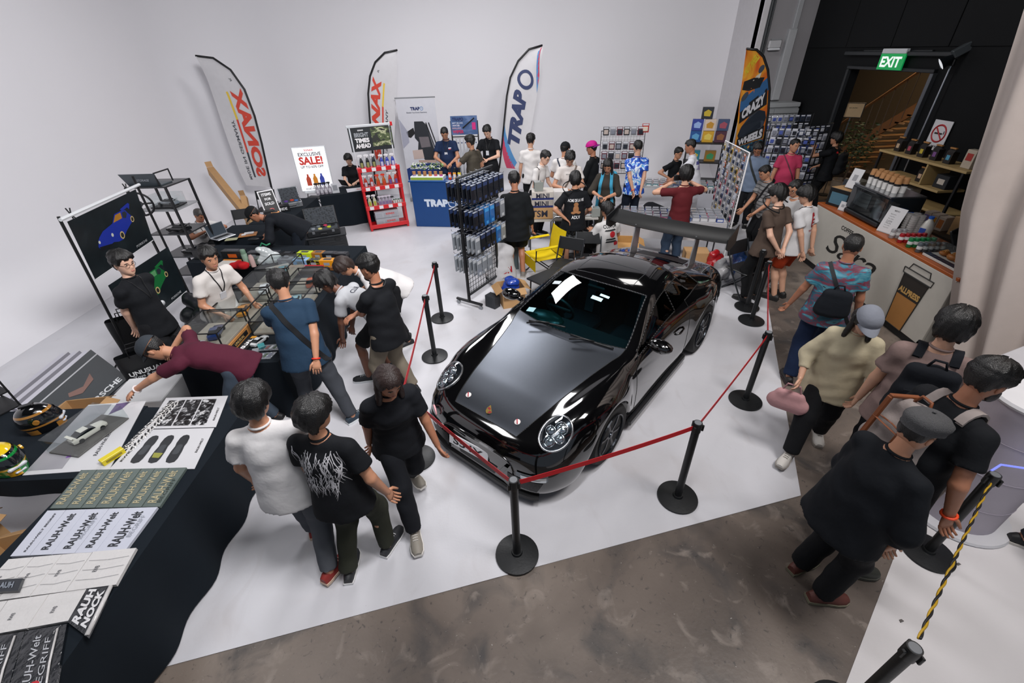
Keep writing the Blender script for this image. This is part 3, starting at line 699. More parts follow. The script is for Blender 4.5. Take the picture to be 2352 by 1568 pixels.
# ================================================================ PEOPLE
def surfnet(f, org, h):
    neg = f < 0
    c = np.zeros(tuple(n-1 for n in f.shape), np.int8); nx, ny, nz = f.shape
    for a in (0,1):
        for b in (0,1):
            for d in (0,1): c += neg[a:nx-1+a, b:ny-1+b, d:nz-1+d]
    act = (c > 0) & (c < 8); I = np.argwhere(act); idx = -np.ones(act.shape, np.int64); idx[act] = np.arange(len(I))
    acc = np.zeros((len(I),3)); cnt = np.zeros(len(I))
    cor = [(a, b, d) for a in (0,1) for b in (0,1) for d in (0,1)]
    val = {k: f[I[:, 0]+k[0], I[:, 1]+k[1], I[:, 2]+k[2]] for k in cor}
    for k in cor:
        for ax in range(3):
            if k[ax]: continue
            q = list(k); q[ax] = 1; q = tuple(q); v0, v1 = val[k], val[q]; mk = (v0 < 0) != (v1 < 0)
            t = np.where(mk, v0/np.where(mk, v0-v1,1),0)
            p = np.array(k, float)[None].repeat(len(I),0); p[:, ax] += t
            acc += p*mk[:, None]; cnt += mk
    V = (I+acc/cnt[:, None])*h+org; Q = []
    for ax in range(3):
        o = [i for i in range(3) if i != ax]
        sl = [slice(1,-1)]*3; sl[ax] = slice(0,-1); s2 = [slice(1,-1)]*3; s2[ax] = slice(1, None)
        a, b = neg[tuple(sl)], neg[tuple(s2)]; E = np.argwhere(a != b)
        if not len(E): continue
        fl = a[tuple(E.T)]; base = E.copy(); base[:, o] += 1
        def cell(du, dv):
            q = base.copy(); q[:, o[0]] -= du; q[:, o[1]] -= dv; return idx[tuple(q.T)]
        qd = np.stack([cell(1,1), cell(0,1), cell(0,0), cell(1,0)],1)
        if ax == 1: fl = ~fl
        qd[~fl] = qd[~fl][:, ::-1]; Q.append(qd)
    return V, np.concatenate(Q)
class SDF:
    def __init__(s): s.p = []
    def cap(s, a, b, ra, rb, n=None, sq=1.0, flat=False, k=.03):
        s.p.append((np.array(a, float), np.array(b, float), ra, rb, None if n is None else np.array(n, float), sq, flat, k)); return s
    def mesh(s, h):
        lo = np.min([np.minimum(p[0]-p[2], p[1]-p[3]) for p in s.p],0)-3*h; hi = np.max([np.maximum(p[0]+p[2], p[1]+p[3]) for p in s.p],0)+3*h
        n = np.ceil((hi-lo)/h).astype(int)+1; f = np.full(n, .2, np.float32)
        for a, b, ra, rb, nn, sq, flat, k in s.p:
            l0 = np.floor((np.minimum(a-ra, b-rb)-.05-lo)/h).astype(int).clip(0); h0 = np.minimum(np.ceil((np.maximum(a+ra, b+rb)+.05-lo)/h).astype(int)+1, n)
            X = [(np.arange(l0[i], h0[i])*h+lo[i]).astype(np.float32) for i in range(3)]
            P = np.stack(np.meshgrid(*X, indexing='ij'),-1)
            ab = b-a; L2 = max(ab@ab, 1e-9); pa = P-a.astype(np.float32); raw = pa@ab.astype(np.float32)
            if nn is not None: pa = pa+((sq-1)*(pa@nn.astype(np.float32)))[..., None]*nn.astype(np.float32)
            t = np.clip(raw/L2,0,1); q = pa-t[..., None]*ab.astype(np.float32)
            d = np.sqrt((q*q).sum(-1))-(ra+(rb-ra)*t)
            if sq > 1: d = d/(1+.5*(sq-1))
            if flat: d = np.maximum(d, (raw-L2)/math.sqrt(L2))
            sl = tuple(slice(l0[i], h0[i]) for i in range(3)); g = f[sl]
            hh = np.maximum(k-np.abs(g-d),0)/k; f[sl] = np.minimum(g, d)-hh*hh*k*.25
        return surfnet(f, lo, h)
def vnorm(V, Q):
    n = np.zeros_like(V); e = np.cross(V[Q[:, 2]]-V[Q[:, 0]], V[Q[:, 3]]-V[Q[:, 1]])
    for i in range(4): np.add.at(n, Q[:, i], e)
    return n/np.maximum(np.linalg.norm(n, axis=1),1e-9)[:, None]
def folds(V, Q, amp, seed, fr=1.0):
    r = np.random.RandomState(seed); N = vnorm(V, Q); d = np.zeros(len(V))
    for i in range(5):
        k = r.normal(0,1,3)*[10,10,26][i % 3 == 0 and 2 or 0]*fr if False else r.normal(0,1,3)*np.array([14,14,24])*fr
        k2 = r.normal(0,9,3); d += np.sin(V@k+1.8*np.sin(V@k2+r.rand()*6)+r.rand()*6)/5
    return V+N*(d*amp)[:, None]
# --- head template: rings from crown to chin
ZL = [.118,.112,.098,.08,.058,.036,.016,0,-.015,-.03,-.045,-.058,-.068,-.078,-.09,-.102,-.112,-.119]
HP = np.array([(.118,.004,.0,.012),(.112,.03,.034,.05),(.095,.053,.064,.076),(.07,.068,.083,.092),(.04,.0745,.091,.098),(.01,.0755,.091,.097),(-.02,.074,.0895,.09),(-.05,.068,.089,.075),(-.075,.060,.0885,.052),(-.095,.050,.087,.03),(-.112,.034,.079,.004),(-.119,.016,.06,-.02)])[::-1]
NT = 36
def ringpt(z, th):
    w_, f_, b_ = (np.interp(z, HP[:, 0], HP[:, i]) for i in (1,2,3))
    c, s = math.cos(th), math.sin(th); e = .85
    cc = math.copysign(abs(c)**e, c); ss = math.copysign(abs(s)**e, s)
    return np.array([w_*ss, (f_ if c > 0 else b_)*cc-.0, z])
def headverts(faced=True):
    V = []
    for z in ZL:
        for i in range(NT):
            th = 2*PI*i/NT; a = th if th < PI else th-2*PI; p = ringpt(z, th)
            if faced:
                g = lambda zc, sz, tc, stt: math.exp(-((z-zc)/sz)**2-((abs(a)-tc)/stt)**2)
                p[1] += .021*g(-.032,.017,0,.13)+.010*g(-.008,.02,0,.12)-.010*g(.004,.012,.36,.17)+.004*g(.022,.01,.3,.3)+.006*g(-.068,.011,0,.25)+.004*g(-.108,.012,0,.3)-.004*g(-.052,.006,0,.4)
                p[0] *= 1+.02*math.exp(-((z+.02)/.02)**2)
            V.append(p)
    return np.array(V)
HV = headverts(); NZ = len(ZL)
HF = [(i*NT+j, (i+1)*NT+j, (i+1)*NT+(j+1) % NT, i*NT+(j+1) % NT) for i in range(NZ-1) for j in range(NT)]
HF += [tuple(range(NT))[::1], tuple(range((NZ-1)*NT, NZ*NT))[::-1]]
def hairmesh(style, seed, hat=False):
    """shell over the scalp; style: short, crop, shaved, mop, part, bald"""
    r = np.random.RandomState(seed); n = 48; zs = np.concatenate([np.linspace(.118,.0,16), np.linspace(-.008,-.09,10)]); V = []; ph = r.rand(6)*6
    T, front, side, back = {'short': (.020,.062,.012,-.060), 'crop': (.012,.066,.016,-.045), 'shaved': (.004,.07,.02,-.05), 'mop': (.030,.030,-.01,-.085), 'part': (.026,.052,.004,-.07), 'bald': (.005,.2,.02,-.06), 'long': (.018,.06,-.03,-.1), 'spike': (.028,.064,.02,-.05)}[style]
    for z in zs:
        for i in range(n):
            th = 2*PI*i/n; a = abs(th if th < PI else th-2*PI); p = ringpt(z, th)
            if a < .75: hl = front
            elif a < 1.25: hl = front+(side-front)*(a-.75)/.5
            elif a < 1.7: hl = side
            else: hl = side+(back-side)*min(1,(a-1.7)/.5)
            if style == 'bald' and a < 1.3: hl = .2
            if style == 'bald' and z > .06: hl = .2
            hl += .008*math.sin(7*th+ph[0])+.005*math.sin(17*th+ph[1])
            k = max(0, min(1,(z-hl)/.022+.35)); kk = k*k*(3-2*k)
            nn = np.array([p[0]/.0055, p[1]/.0085,(z-.0)/.012+.2]); nn /= np.linalg.norm(nn)
            taper = 1 if z > .03 else max(.35,1-(.03-z)/.09) if style not in ('mop', 'long') else 1
            t = T*taper*(1+.25*math.sin(9*th+30*z+ph[2])*math.sin(5*th+ph[3])+.15*math.sin(23*th+60*z))*kk-(1-kk)*.016
            if style in ('spike', 'short', 'part') and z > .07: t *= 1.25
            if hat and z > .034: t = -.012
            V.append(p+nn*t)
    k = len(zs)
    return np.array(V),[(i*n+j, (i+1)*n+j, (i+1)*n+(j+1) % n, i*n+(j+1) % n) for i in range(k-1) for j in range(n)]+[tuple(range(n))]
def ik(a, c, l1, l2, pole):
    a, c, pole = np.array(a, float), np.array(c, float), np.array(pole, float); d = c-a; L = np.linalg.norm(d)
    if L > (l1+l2)*.998: c = a+d/L*(l1+l2)*.998; d = c-a; L = np.linalg.norm(d)
    u = d/L; q = (l1*l1-l2*l2+L*L)/(2*L); hgt = math.sqrt(max(0, l1*l1-q*q)); w_ = pole-u*(pole@u); w_ /= max(np.linalg.norm(w_),1e-6)
    return a+u*q+w_*hgt, c
HAIRM = M('#0b0a0a', .38, var=.3, sc=60, bump=.35, bsc=160); SKIN = {k: M(h, .5, var=.05, sc=14) for k, h in {'a': '#c89a80', 'b': '#b98568', 'c': '#a87257', 'd': '#6b4534', 'e': '#d7ab93'}.items()}
EYEW = M('#d8d4d0', .3); EYED = M('#120d0b', .2); LIP = M('#a5645a', .5)
PEOPLE = []
def hand(mb, wr, d, n, side, curl, s=1.0):
    """palm, four fingers of unequal length and a thumb; d points along the palm, n out of its back, side towards the thumb"""
    d, n, side = (Vector(x).normalized() for x in (d, n, side)); wr = Vector(wr)
    side = (side-d*side.dot(d)).normalized(); n = d.cross(side) if d.cross(side).dot(n) > 0 else side.cross(d)
    rings = []
    for t, w_, th in ((-.01,.026,.022),(.02,.036,.018),(.055,.043,.016),(.088,.040,.012)):
        c = wr+d*t*s; rings.append([c+side*(w_*math.cos(a)*s)+n*(th*math.sin(a)*s) for a in np.linspace(0,2*PI, 9)[:-1]])
    mb.add([p for r_ in rings for p in r_],[(i*8+j, i*8+(j+1) % 8,(i+1)*8+(j+1) % 8,(i+1)*8+j) for i in range(3) for j in range(8)]+[tuple(range(24,32))])
    for k, (o, L, sp) in enumerate(((.030,.070,.10),(.010,.080,.03),(-.011,.074,-.04),(-.031,.058,-.12))):
        p = wr+d*.074*s+side*o*s; dd = (d+side*sp).normalized(); pts = [p]; ang = .15+k*.05*curl
        for j, fr in enumerate((.25,.42,.33)):
            pts.append(pts[-1]+(dd*math.cos(ang)-n*math.sin(ang))*L*fr*s*1.05); ang += curl
        mb.tube(pts, [.0098*s, .0095*s, .0085*s, .0065*s],6)
    p = wr+d*.018*s+side*.024*s; dd = (d*.75+side*.7-n*.25).normalized(); d2 = (d*.95+side*.25-n*.3*curl*2).normalized()
    mb.tube([p, p+dd*.04*s, p+dd*.04*s+d2*.03*s, p+dd*.04*s+d2*.055*s],[.014*s, .0125*s, .0105*s, .008*s],6)
def shoe_parts(par, ank, toe, mt, sole, s, sandal=False):
    """foot: heel under the ankle, toe direction (x, y)"""
    t = Vector((toe[0], toe[1], toe[2] if len(toe) > 2 else 0)).normalized(); r = t.cross(Vector((0,0,1))).normalized(); u = r.cross(t); a = Vector(ank)
    base = a-u*.085*s-t*.065*s; rings = []
    pr = ((-.012,.030,.055),(.02,.038,.075),(.07,.040,.085),(.12,.043,.070),(.18,.050,.052),(.235,.046,.042),(.268,.028,.03))
    for y, w_, hg in pr: rings.append([base+t*y*s+r*(w_*x*s)+u*((.022+(hg-.0)*z)*s) for x, z in ((-1,0),(-1.02,.35),(-.75,.85),(0,1.05),(.75,.85),(1.02,.35),(1,0))])
    mb = MB(); k = len(rings); mb.add([p for q in rings for p in q],[(i*7+j, (i+1)*7+j, (i+1)*7+(j+1) % 7, i*7+(j+1) % 7) for i in range(k-1) for j in range(7)]+[tuple(range(7)), tuple(range((k-1)*7, k*7))[::-1]])
    o = mb.build('sandal' if sandal else 'shoe', mt, par, smooth=60)
    rings = [[base+t*(y*1.02-.004)*s+r*((w_+.005)*x*s)+u*(z*s) for x, z in ((-1,.0),(-1.05,.026),(1.05,.026),(1,.0))] for y, w_, hg in pr]
    mb = MB(); mb.add([p for q in rings for p in q],[(i*4+j, (i+1)*4+j, (i+1)*4+(j+1) % 4, i*4+(j+1) % 4) for i in range(k-1) for j in range(4)]+[(0,1,2,3), tuple(range(4*k-4,4*k))[::-1]])
    mb.build('sole', sole, o, smooth=50)
    if not sandal:
        mb = MB()
        for q in range(4): c = base+t*(.105+.02*q)*s+u*(.022+.078-.006*q)*s; mb.tube([c-r*.022*s, c+u*.004*s, c+r*.022*s],.003*s, 4)
        mb.build('laces', sole, o)
def npmesh(name, V, Q, mt):
    me = bpy.data.meshes.new(name); me.from_pydata(V.tolist(),[], Q.tolist()); me.materials.append(mt)
    me.polygons.foreach_set('use_smooth', [True]*len(me.polygons)); me.update(); return me
def person(label, hp, face, H=1.74, lean=0, side=0, bend=0, head=(0,10,0), hL=None, hR=None, eL=(-.5,-.8,-.2), eR=(.5,-.8,-.2), fL=(-.1,.0), fR=(.1,.0),
           skin='a', hair='short', hairm=None, top=None, sleeve=.62, bottom=None, legs='long', shoe=('#1b1c1f', '#dddddd'), fat=1.0, res=None, z0=0.0, pelvis=None, hat=None, glasses=False,
           curl=.45, toe=None, hem=-.15, twist=0, base=None, Y=None, female=False, collar=None, thumbs=None, loose=1.0, footz=(0,0), kneeL=(0,1,.1), kneeR=(0,1,.1), sandal=False):
    s = H/1.75; seed = len(PEOPLE)*7+3; L = lambda x: np.array(x, float)*s
    pz = pelvis[2] if pelvis else .93; P = L(pelvis if pelvis else (0,0, pz))
    def dr(a): a = R(a); return np.array([math.sin(R(side)), math.sin(a)*math.cos(R(side)), math.cos(a)*math.cos(R(side))])
    r0 = np.array([1., 0,0]); r = np.array([math.cos(R(twist)), math.sin(R(twist)),0]); d1, d2, d3 = dr(lean*.7), dr(lean), dr(lean+bend)
    wa = P+.13*s*d1; ch = wa+.19*s*d2; nb = ch+.205*s*d3
    r = r-d3*(r@d3); r /= np.linalg.norm(r); fw = np.cross(d2, r0); fw /= np.linalg.norm(fw); f3 = np.cross(d3, r)
    sw = (.155 if female else .172)*s*(.94+.06*fat)
    sh = {-1: nb-.082*s*d3-r*sw, 1: nb-.082*s*d3+r*sw}; hpj = {-1: P-r0*.09*s-np.array([0,0,.03*s]),1: P+r0*.09*s-np.array([0,0,.03*s])}
    tgt = {-1: hL if hL is not None else (-.27,.06,.80),1: hR if hR is not None else (.27,.06,.80)}; pol = {-1: eL, 1: eR}
    el, wr, kn, an = {}, {}, {}, {}
    for q in (-1,1):
        el[q], wr[q] = ik(sh[q], L(tgt[q]),.29*s, .255*s, pol[q])
        ft = (fL, fR)[q > 0]; kn[q], an[q] = ik(hpj[q], L((ft[0], ft[1],.085+footz[q > 0])),.43*s, .425*s, (kneeL, kneeR)[q > 0])
    hy, hpitch, ht = (R(v) for v in head)
    nd = .6*d3+.4*np.array([0, math.sin(hpitch*.8), math.cos(hpitch*.8)]); nd /= np.linalg.norm(nd); at = nb+nd*.075*s
    HM = Matrix.Translation(Vector(at)) @ Matrix.Rotation(hy, 4, 'Z') @ Matrix.Rotation(-hpitch, 4, 'X') @ Matrix.Rotation(ht, 4, 'Y') @ Matrix.Translation((0,.012*s, .098*s)) @ Matrix.Scale(s*.99,4)
    hc = HM @ Vector((0,0,0))
    rz = R(face-90)
    if base is None:
        g = AY(hp[0], hp[1], Y) if Y else G(hp[0], hp[1], hc.z+z0); off = Matrix.Rotation(rz, 3, 'Z') @ Vector((hc.x, hc.y, 0)); bx, by = g.x-off.x, g.y-off.y
    else: bx, by = base
    e = thing('person', label, 'person', (bx, by, z0), rz)
    dist = math.hypot(bx, by); h = res or max(.0135, min(.0215,.0118+.0009*dist))
    sk = SKIN[skin]; fa = fat
    # body
    B = SDF(); sq = 1.45; n = fw
    B.cap(P, wa, .125*s*fa, .118*s*fa, n, sq).cap(wa, ch, .118*s*fa, .135*s, n, 1.4).cap(ch, nb-.06*s*d3,.13*s, .09*s, f3,1.4).cap(nb-.05*s*d3, at+nd*.05*s, .052*s, .05*s)
    for q in (-1,1):
        B.cap(nb-.03*s*d3, sh[q],.045*s, .046*s).cap(sh[q], el[q],.048*s*(.8+.2*fa),.038*s*(.8+.2*fa)).cap(el[q], wr[q],.041*s*(.8+.2*fa),.026*s, k=.015)
        B.cap(hpj[q], kn[q],.08*s*fa, .052*s*(.6+.4*fa)).cap(kn[q], an[q],.050*s*(.6+.4*fa),.036*s, k=.02)
        cm = kn[q]*.68+an[q]*.32-fw*.016*s; B.cap(kn[q], cm, .04*s, .05*s, k=.03).cap(cm, an[q],.045*s, .03*s, k=.03)
    V, Q = B.mesh(h); mb = MB(); nv = len(V)
    hv = HV; HM3 = np.array(HM); hw = hv@HM3[:3, :3].T+HM3[:3,3]
    mb.v = [Vector(p) for p in V]; mb.f = [tuple(q) for q in Q]; mb.m = [0]*len(Q)
    mb.add([Vector(p) for p in hw], HF)
    mb.T = HM
    for q in (-1,1):
        mb.mi = 0; mb.ball((q*.076,-.008,-.008),(.010,.019,.031),8,6)
        mb.mi = 1; mb.ball((q*.031,.0755,.003),(.0135,.009,.0062),8,6)
        mb.mi = 2; mb.ball((q*.031,.0825,.003),(.0062,.0035,.0058),8,5)
        mb.tube([(q*.014,.090,.0195),(q*.031,.0895,.025),(q*.05,.079,.0205)],[.0025,.0042,.002],5)
    mb.mi = 3; mb.ball((0,.0885,-.063),(.022,.0085,.0045),10,6); mb.ball((0,.0875,-.071),(.019,.0085,.0045),10,6)
    mb.T = Matrix.Identity(4); mb.mi = 0
    for q in (-1,1):
        fd = wr[q]-el[q]; fd = fd/np.linalg.norm(fd)
        th = (thumbs or {}).get(q)
        if th is None: th = np.cross(np.array([0,0,1.]), fd)*-q if abs(fd[2]) < .6 else np.array([0,1., 0])
        nn_ = np.cross(fd, th)*-q
        hand(mb, wr[q], fd, nn_, th, curl if not isinstance(curl, dict) else curl[q], s)
    mb.build('body', [sk, EYEW, EYED, LIP], e, smooth=True)
    # hair
    hm = hairm or HAIRM
    if hair and not (hat and hat[0] in ('cap', 'backcap') and hair == 'none'):
        v, f = hairmesh(hair, seed, bool(hat)); v = v@HM3[:3, :3].T+HM3[:3,3]; m2 = MB(); m2.add([Vector(p) for p in v], f); m2.build('hair', hm, e, True)
        if hair == 'long':
            S2 = SDF(); bk = np.array(HM @ Vector((0,-.075,.03))); S2.cap(bk, np.array(HM @ Vector((0,-.09,-.06))),.06*s, .065*s, fw, 1.3).cap(np.array(HM @ Vector((0,-.09,-.06))), ch-fw*.12*s+.05*s*d3,.065*s, .04*s, fw, 1.4)
            for q in (-1,1): S2.cap(np.array(HM @ Vector((q*.072,-.03,.0))), nb+fw*.05*s+r*q*.085*s-.03*s*d3,.03*s, .022*s, k=.05)
            v, f = S2.mesh(.012); v = folds(v, f, .005, seed, 2); put('long_hair', npmesh('long_hair', v, f, hm), e)
    # clothes
    out = {'e': e, 's': s, 'HM': HM, 'wr': wr, 'el': el, 'sh': sh, 'nb': nb, 'ch': ch, 'wa': wa, 'P': P, 'fw': fw, 'd2': d2, 'd3': d3, 'f3': f3, 'r': r, 'kn': kn, 'an': an, 'base': (bx, by), 'rz': rz, 'z0': z0}
    if top is not None:
        T = SDF(); lo = loose; hp_ = P+d1*hem*s
        T.cap(wa, hp_, .156*s*fa*lo, .205*s*(.4+.6*fa)*lo, n, 1.26, True).cap(wa, ch, .150*s*fa*lo, .156*s*(.5+.5*fa)*lo, n, 1.34).cap(ch, nb-.075*s*d3,.152*s*(.5+.5*fa),.092*s, f3,1.35)
        if fa > 1.12: T.cap(wa+fw*.05*s, P+fw*.05*s+d1*.04*s, .12*s*fa, .115*s*fa, k=.06)
        if female: T.cap(ch+fw*.07*s-r*.06*s, ch+fw*.07*s+r*.06*s, .07*s, .07*s, k=.05)
        for q in (-1,1):
            T.cap(nb-.035*s*d3-r*q*.0, sh[q],.050*s, .056*s, k=.045); ae = sh[q]+(el[q]-sh[q])*min(1, sleeve*1.0)
            T.cap(sh[q], ae, .059*s*(.7+.3*fa),.070*s*(.7+.3*fa)*(1+.4*(lo-1)), None, 1, sleeve < 1, k=.03)
            if sleeve >= 1:
                w2 = el[q]+(wr[q]-el[q])*min(1, sleeve-1+.0); T.cap(el[q], w2,.062*s*(.7+.3*fa),.048*s, None, 1, True, k=.03)
        V, Q = T.mesh(h); V = folds(V, Q, .009*s, seed)
        o = put('shirt', npmesh('shirt', V, Q, top), e); out['shirt'] = o; out['bvh'] = BVHTree.FromPolygons(V.tolist(), Q.tolist())
        # collar ring
        mb = MB(); c0 = at-nd*.058*s; u, w_, dd = frame(nd)
        mb.tube([c0+.06*s*(np.array(u)*math.cos(a)+np.array(w_)*math.sin(a)) for a in np.linspace(0,2*PI, 21)[:-1]],.0085*s, 6, True); mb.build('collar', collar or top, e, True)
    if bottom is not None:
        T = SDF(); T.cap(hpj[-1]+d1*.05*s, hpj[1]+d1*.05*s, .09*s*fa, .09*s*fa, None, 1, k=.035).cap(P+d1*.03*s, P+d1*.07*s, .13*s*fa, .13*s*fa, n, 1.3)
        for q in (-1,1):
            if legs == 'long':
                T.cap(hpj[q], kn[q],.096*s*fa, .075*s*(.7+.3*fa)*loose, k=.03).cap(kn[q], an[q]+(kn[q]-an[q])*.02,.075*s*(.7+.3*fa)*loose, .064*s*loose, None, 1, True, k=.03)
            else: T.cap(hpj[q], hpj[q]+(kn[q]-hpj[q])*.86,.105*s*fa, .098*s*fa, None, 1, True, k=.025)
        V, Q = T.mesh(h); V = folds(V, Q, .009*s, seed+1,.8); put('trousers' if legs == 'long' else 'shorts', npmesh('trousers', V, Q, bottom), e)
    if shoe:
        for q in (-1,1):
            td = (toe or {}).get(q, (q*.22,1)); shoe_parts(e, an[q], td, M(shoe[0],.6), M(shoe[1],.6), s, sandal)
    # hats, glasses
    if hat:
        kind, hmx = hat[0], hat[1]
        mb = MB(); mb.T = HM
        def dome(z, th, off):
            p = ringpt(z, th); nn = np.array([p[0]/.0055, p[1]/.0085, z/.012+.3]); nn /= np.linalg.norm(nn); return p+nn*off
        if kind in ('cap', 'backcap'):
            zs = np.linspace(.118,.036,9); k = 32
            mb.add([dome(z, 2*PI*i/k, .022) for z in zs for i in range(k)],[(a*k+i, (a+1)*k+i, (a+1)*k+(i+1) % k, a*k+(i+1) % k) for a in range(8) for i in range(k)]+[tuple(range(k))])
            c = mb.build('cap', hmx, e, smooth=True); sg = 1 if kind == 'cap' else -1
            b = MB(); b.T = HM; vs = []
            for i in range(13):
                a = -1.15+2.3*i/12
                for q, (rr, dz) in enumerate(((1,0),(1.45,-.004),(1.85,-.016))): vs.append((.092*math.sin(a)*(1 if rr == 1 else .98), sg*(.113*math.cos(a)+(rr-1)*.085*max(0, math.cos(a*1.25))),.042+dz-.02*abs(math.sin(a))**2*(rr-.9)))
            vs += [(p[0], p[1], p[2]-.004) for p in vs]; fs = []
            for i in range(12):
                for q in range(2): a = i*3+q; fs += [(a, a+1, a+4, a+3),(39+a+3,39+a+4,39+a+1,39+a)]
            b.add(vs, fs); b.build('brim', hat[2] if len(hat) > 2 else hmx, c, smooth=True)
            out['cap'] = c
        else:   # flat cap
            zs = np.linspace(.1175,.03,9); k = 36; vs = []
            for j, z in enumerate(zs):
                for i in range(k):
                    th = 2*PI*i/k; o_ = .016+.022*math.sin(PI*min(1, j/6.5))+(.018*max(0, math.cos(th)) if j > 3 else .008*max(0, math.cos(th))); p = dome(z, th, o_)
                    p[1] += .012*max(0, math.cos(th)); p[2] += -.012*max(0, math.cos(th))*(j/8) - .006*max(0,-math.cos(th)); vs.append(p)
            mb.add(vs, [(a*k+i, (a+1)*k+i, (a+1)*k+(i+1) % k, a*k+(i+1) % k) for a in range(8) for i in range(k)]+[tuple(range(k))])
            c = mb.build('flat_cap', hmx, e, smooth=True)
            b = MB(); b.T = HM; vs = []
            for i in range(13):
                a = -1.0+2*i/12
                for rr, dz in ((1,.0),(1.3,-.012),(1.5,-.026)): vs.append((.09*math.sin(a),.113*math.cos(a)+(rr-1)*.09*max(0, math.cos(a*1.4)),.032+dz))
            vs += [(p[0], p[1], p[2]-.008) for p in vs]; fs = []
            for i in range(12):
                for q in range(2): a = i*3+q; fs += [(a, a+1, a+4, a+3),(39+a+3,39+a+4,39+a+1,39+a)]
            b.add(vs, fs); b.build('brim', hmx, c, smooth=True)
            b = MB(); b.T = HM; b.ball((0,.0,.140),(.010,.010,.005),8,5); b.build('button', hmx, c)
    if glasses:
        mb = MB(); mb.T = HM
        for q in (-1,1):
            mb.tube([(q*.032+.021*math.cos(a),.101-.006*abs(math.cos(a)),.001+.017*math.sin(a)) for a in np.linspace(0,2*PI, 13)[:-1]],.0018,5, True)
            mb.tube([(q*.053,.094,.006),(q*.078,.03,.006),(q*.078,-.02,0)],.0016,5)
        mb.tube([(-.011,.103,.004),(.011,.103,.004)],.0016,5); mb.build('glasses', M('#2a2522', .3,.3), e)
    PEOPLE.append(out); return out
def HP_(p, v): return p['e'].matrix_basis @ Vector(v)
def world(p, v):
    M4 = Matrix.Translation((p['base'][0], p['base'][1], p['z0'])) @ Matrix.Rotation(p['rz'],4, 'Z'); return M4 @ Vector(v)
def ringstrap(p, c, u, w_, mt, name='strap', wid=.035, off=.006, a0=0, a1=2*PI, n=40, bvh=None):
    """band laid on the clothes: ring around centre c in the plane (u, w_)"""
    c, u, w_ = Vector(c), Vector(u).normalized(), Vector(w_).normalized(); w_ = (w_-u*w_.dot(u)).normalized(); nn = u.cross(w_); vs = []; last = .2
    for i in range(n+1):
        a = a0+(a1-a0)*i/n; d = u*math.cos(a)+w_*math.sin(a); rr = []
        for t in (-1,1):
            o_ = c+d*.7+nn*(t*wid/2); h = (bvh or p['bvh']).ray_cast(o_, -d, .69); rr.append((h[0]-c-nn*(t*wid/2)).length if h[0] else last)
        last = max(rr)
        for t in (-1,1): vs += [c+d*(last+off)+nn*(t*wid/2), c+d*(last-.004)+nn*(t*wid/2)]
    mb = MB(); fs = []
    for i in range(n): a = i*4; fs += [(a, a+2, a+6, a+4),(a+1, a+5, a+7, a+3),(a, a+4, a+5, a+1),(a+2, a+3, a+7, a+6)]
    mb.add(vs, fs); return mb.build(name, mt, p['e'], smooth=50)
def crossbody(p, q, mt, wid=.04, lowz=.0):
    """strap from the shoulder on side q over the back and front to the other hip"""
    a = Vector(p['sh'][q]*.62+p['nb']*.38); b = Vector(p['P']-p['r']*q*.16*p['s']+np.array([0,0, lowz])); c = (a+b)/2
    return ringstrap(p, c, a-b, p['fw'], mt, wid=wid)
def lanyard(p, mt, badge=True, drop=.22):
    s = p['s']; a = Vector(p['nb'])+Vector(p['f3'])*0; up, fwv, rr = Vector(p['d3']), Vector(p['f3']), Vector(p['r']); mb = MB()
    end = Vector(p['ch'])-up*(drop-.2)*s
    for q in (-1,1):
        pts = []
        for t in np.linspace(0,1,9):
            o_ = (a+rr*q*.065*s+up*.0)*(1-t)+(end+rr*q*.008)*t+fwv*.4; h = p['bvh'].ray_cast(o_, -fwv, .6); pts.append((h[0] if h[0] else o_-fwv*.33)+fwv*.006)
        pts = [a+rr*q*.07*s+up*.03*s-fwv*.02*s]+pts
        mb.tube(pts, .006,5)
    o = mb.build('lanyard', mt, p['e'])
    if badge:
        e = pts[-1]; b = MB(); b.T = Matrix.Translation(e-up*.06+fwv*.006) @ Matrix((rr, fwv, up)).transposed().to_4x4(); b.box((0,0,0),(.075,.006,.105),.002); b.build('badge', M('#c9ccd2', .4), o)
def wristband(p, q, mt):
    w_, e = Vector(p['wr'][q]), Vector(p['el'][q]); d = (e-w_).normalized(); c = w_+d*.02; mb = MB(); u, v, _ = frame(d)
    mb.tube([c+(u*math.cos(a)+v*math.sin(a))*.034*p['s'] for a in np.linspace(0,2*PI, 15)[:-1]],.0085,5, True); mb.build('wristband', mt, p['e'], True)
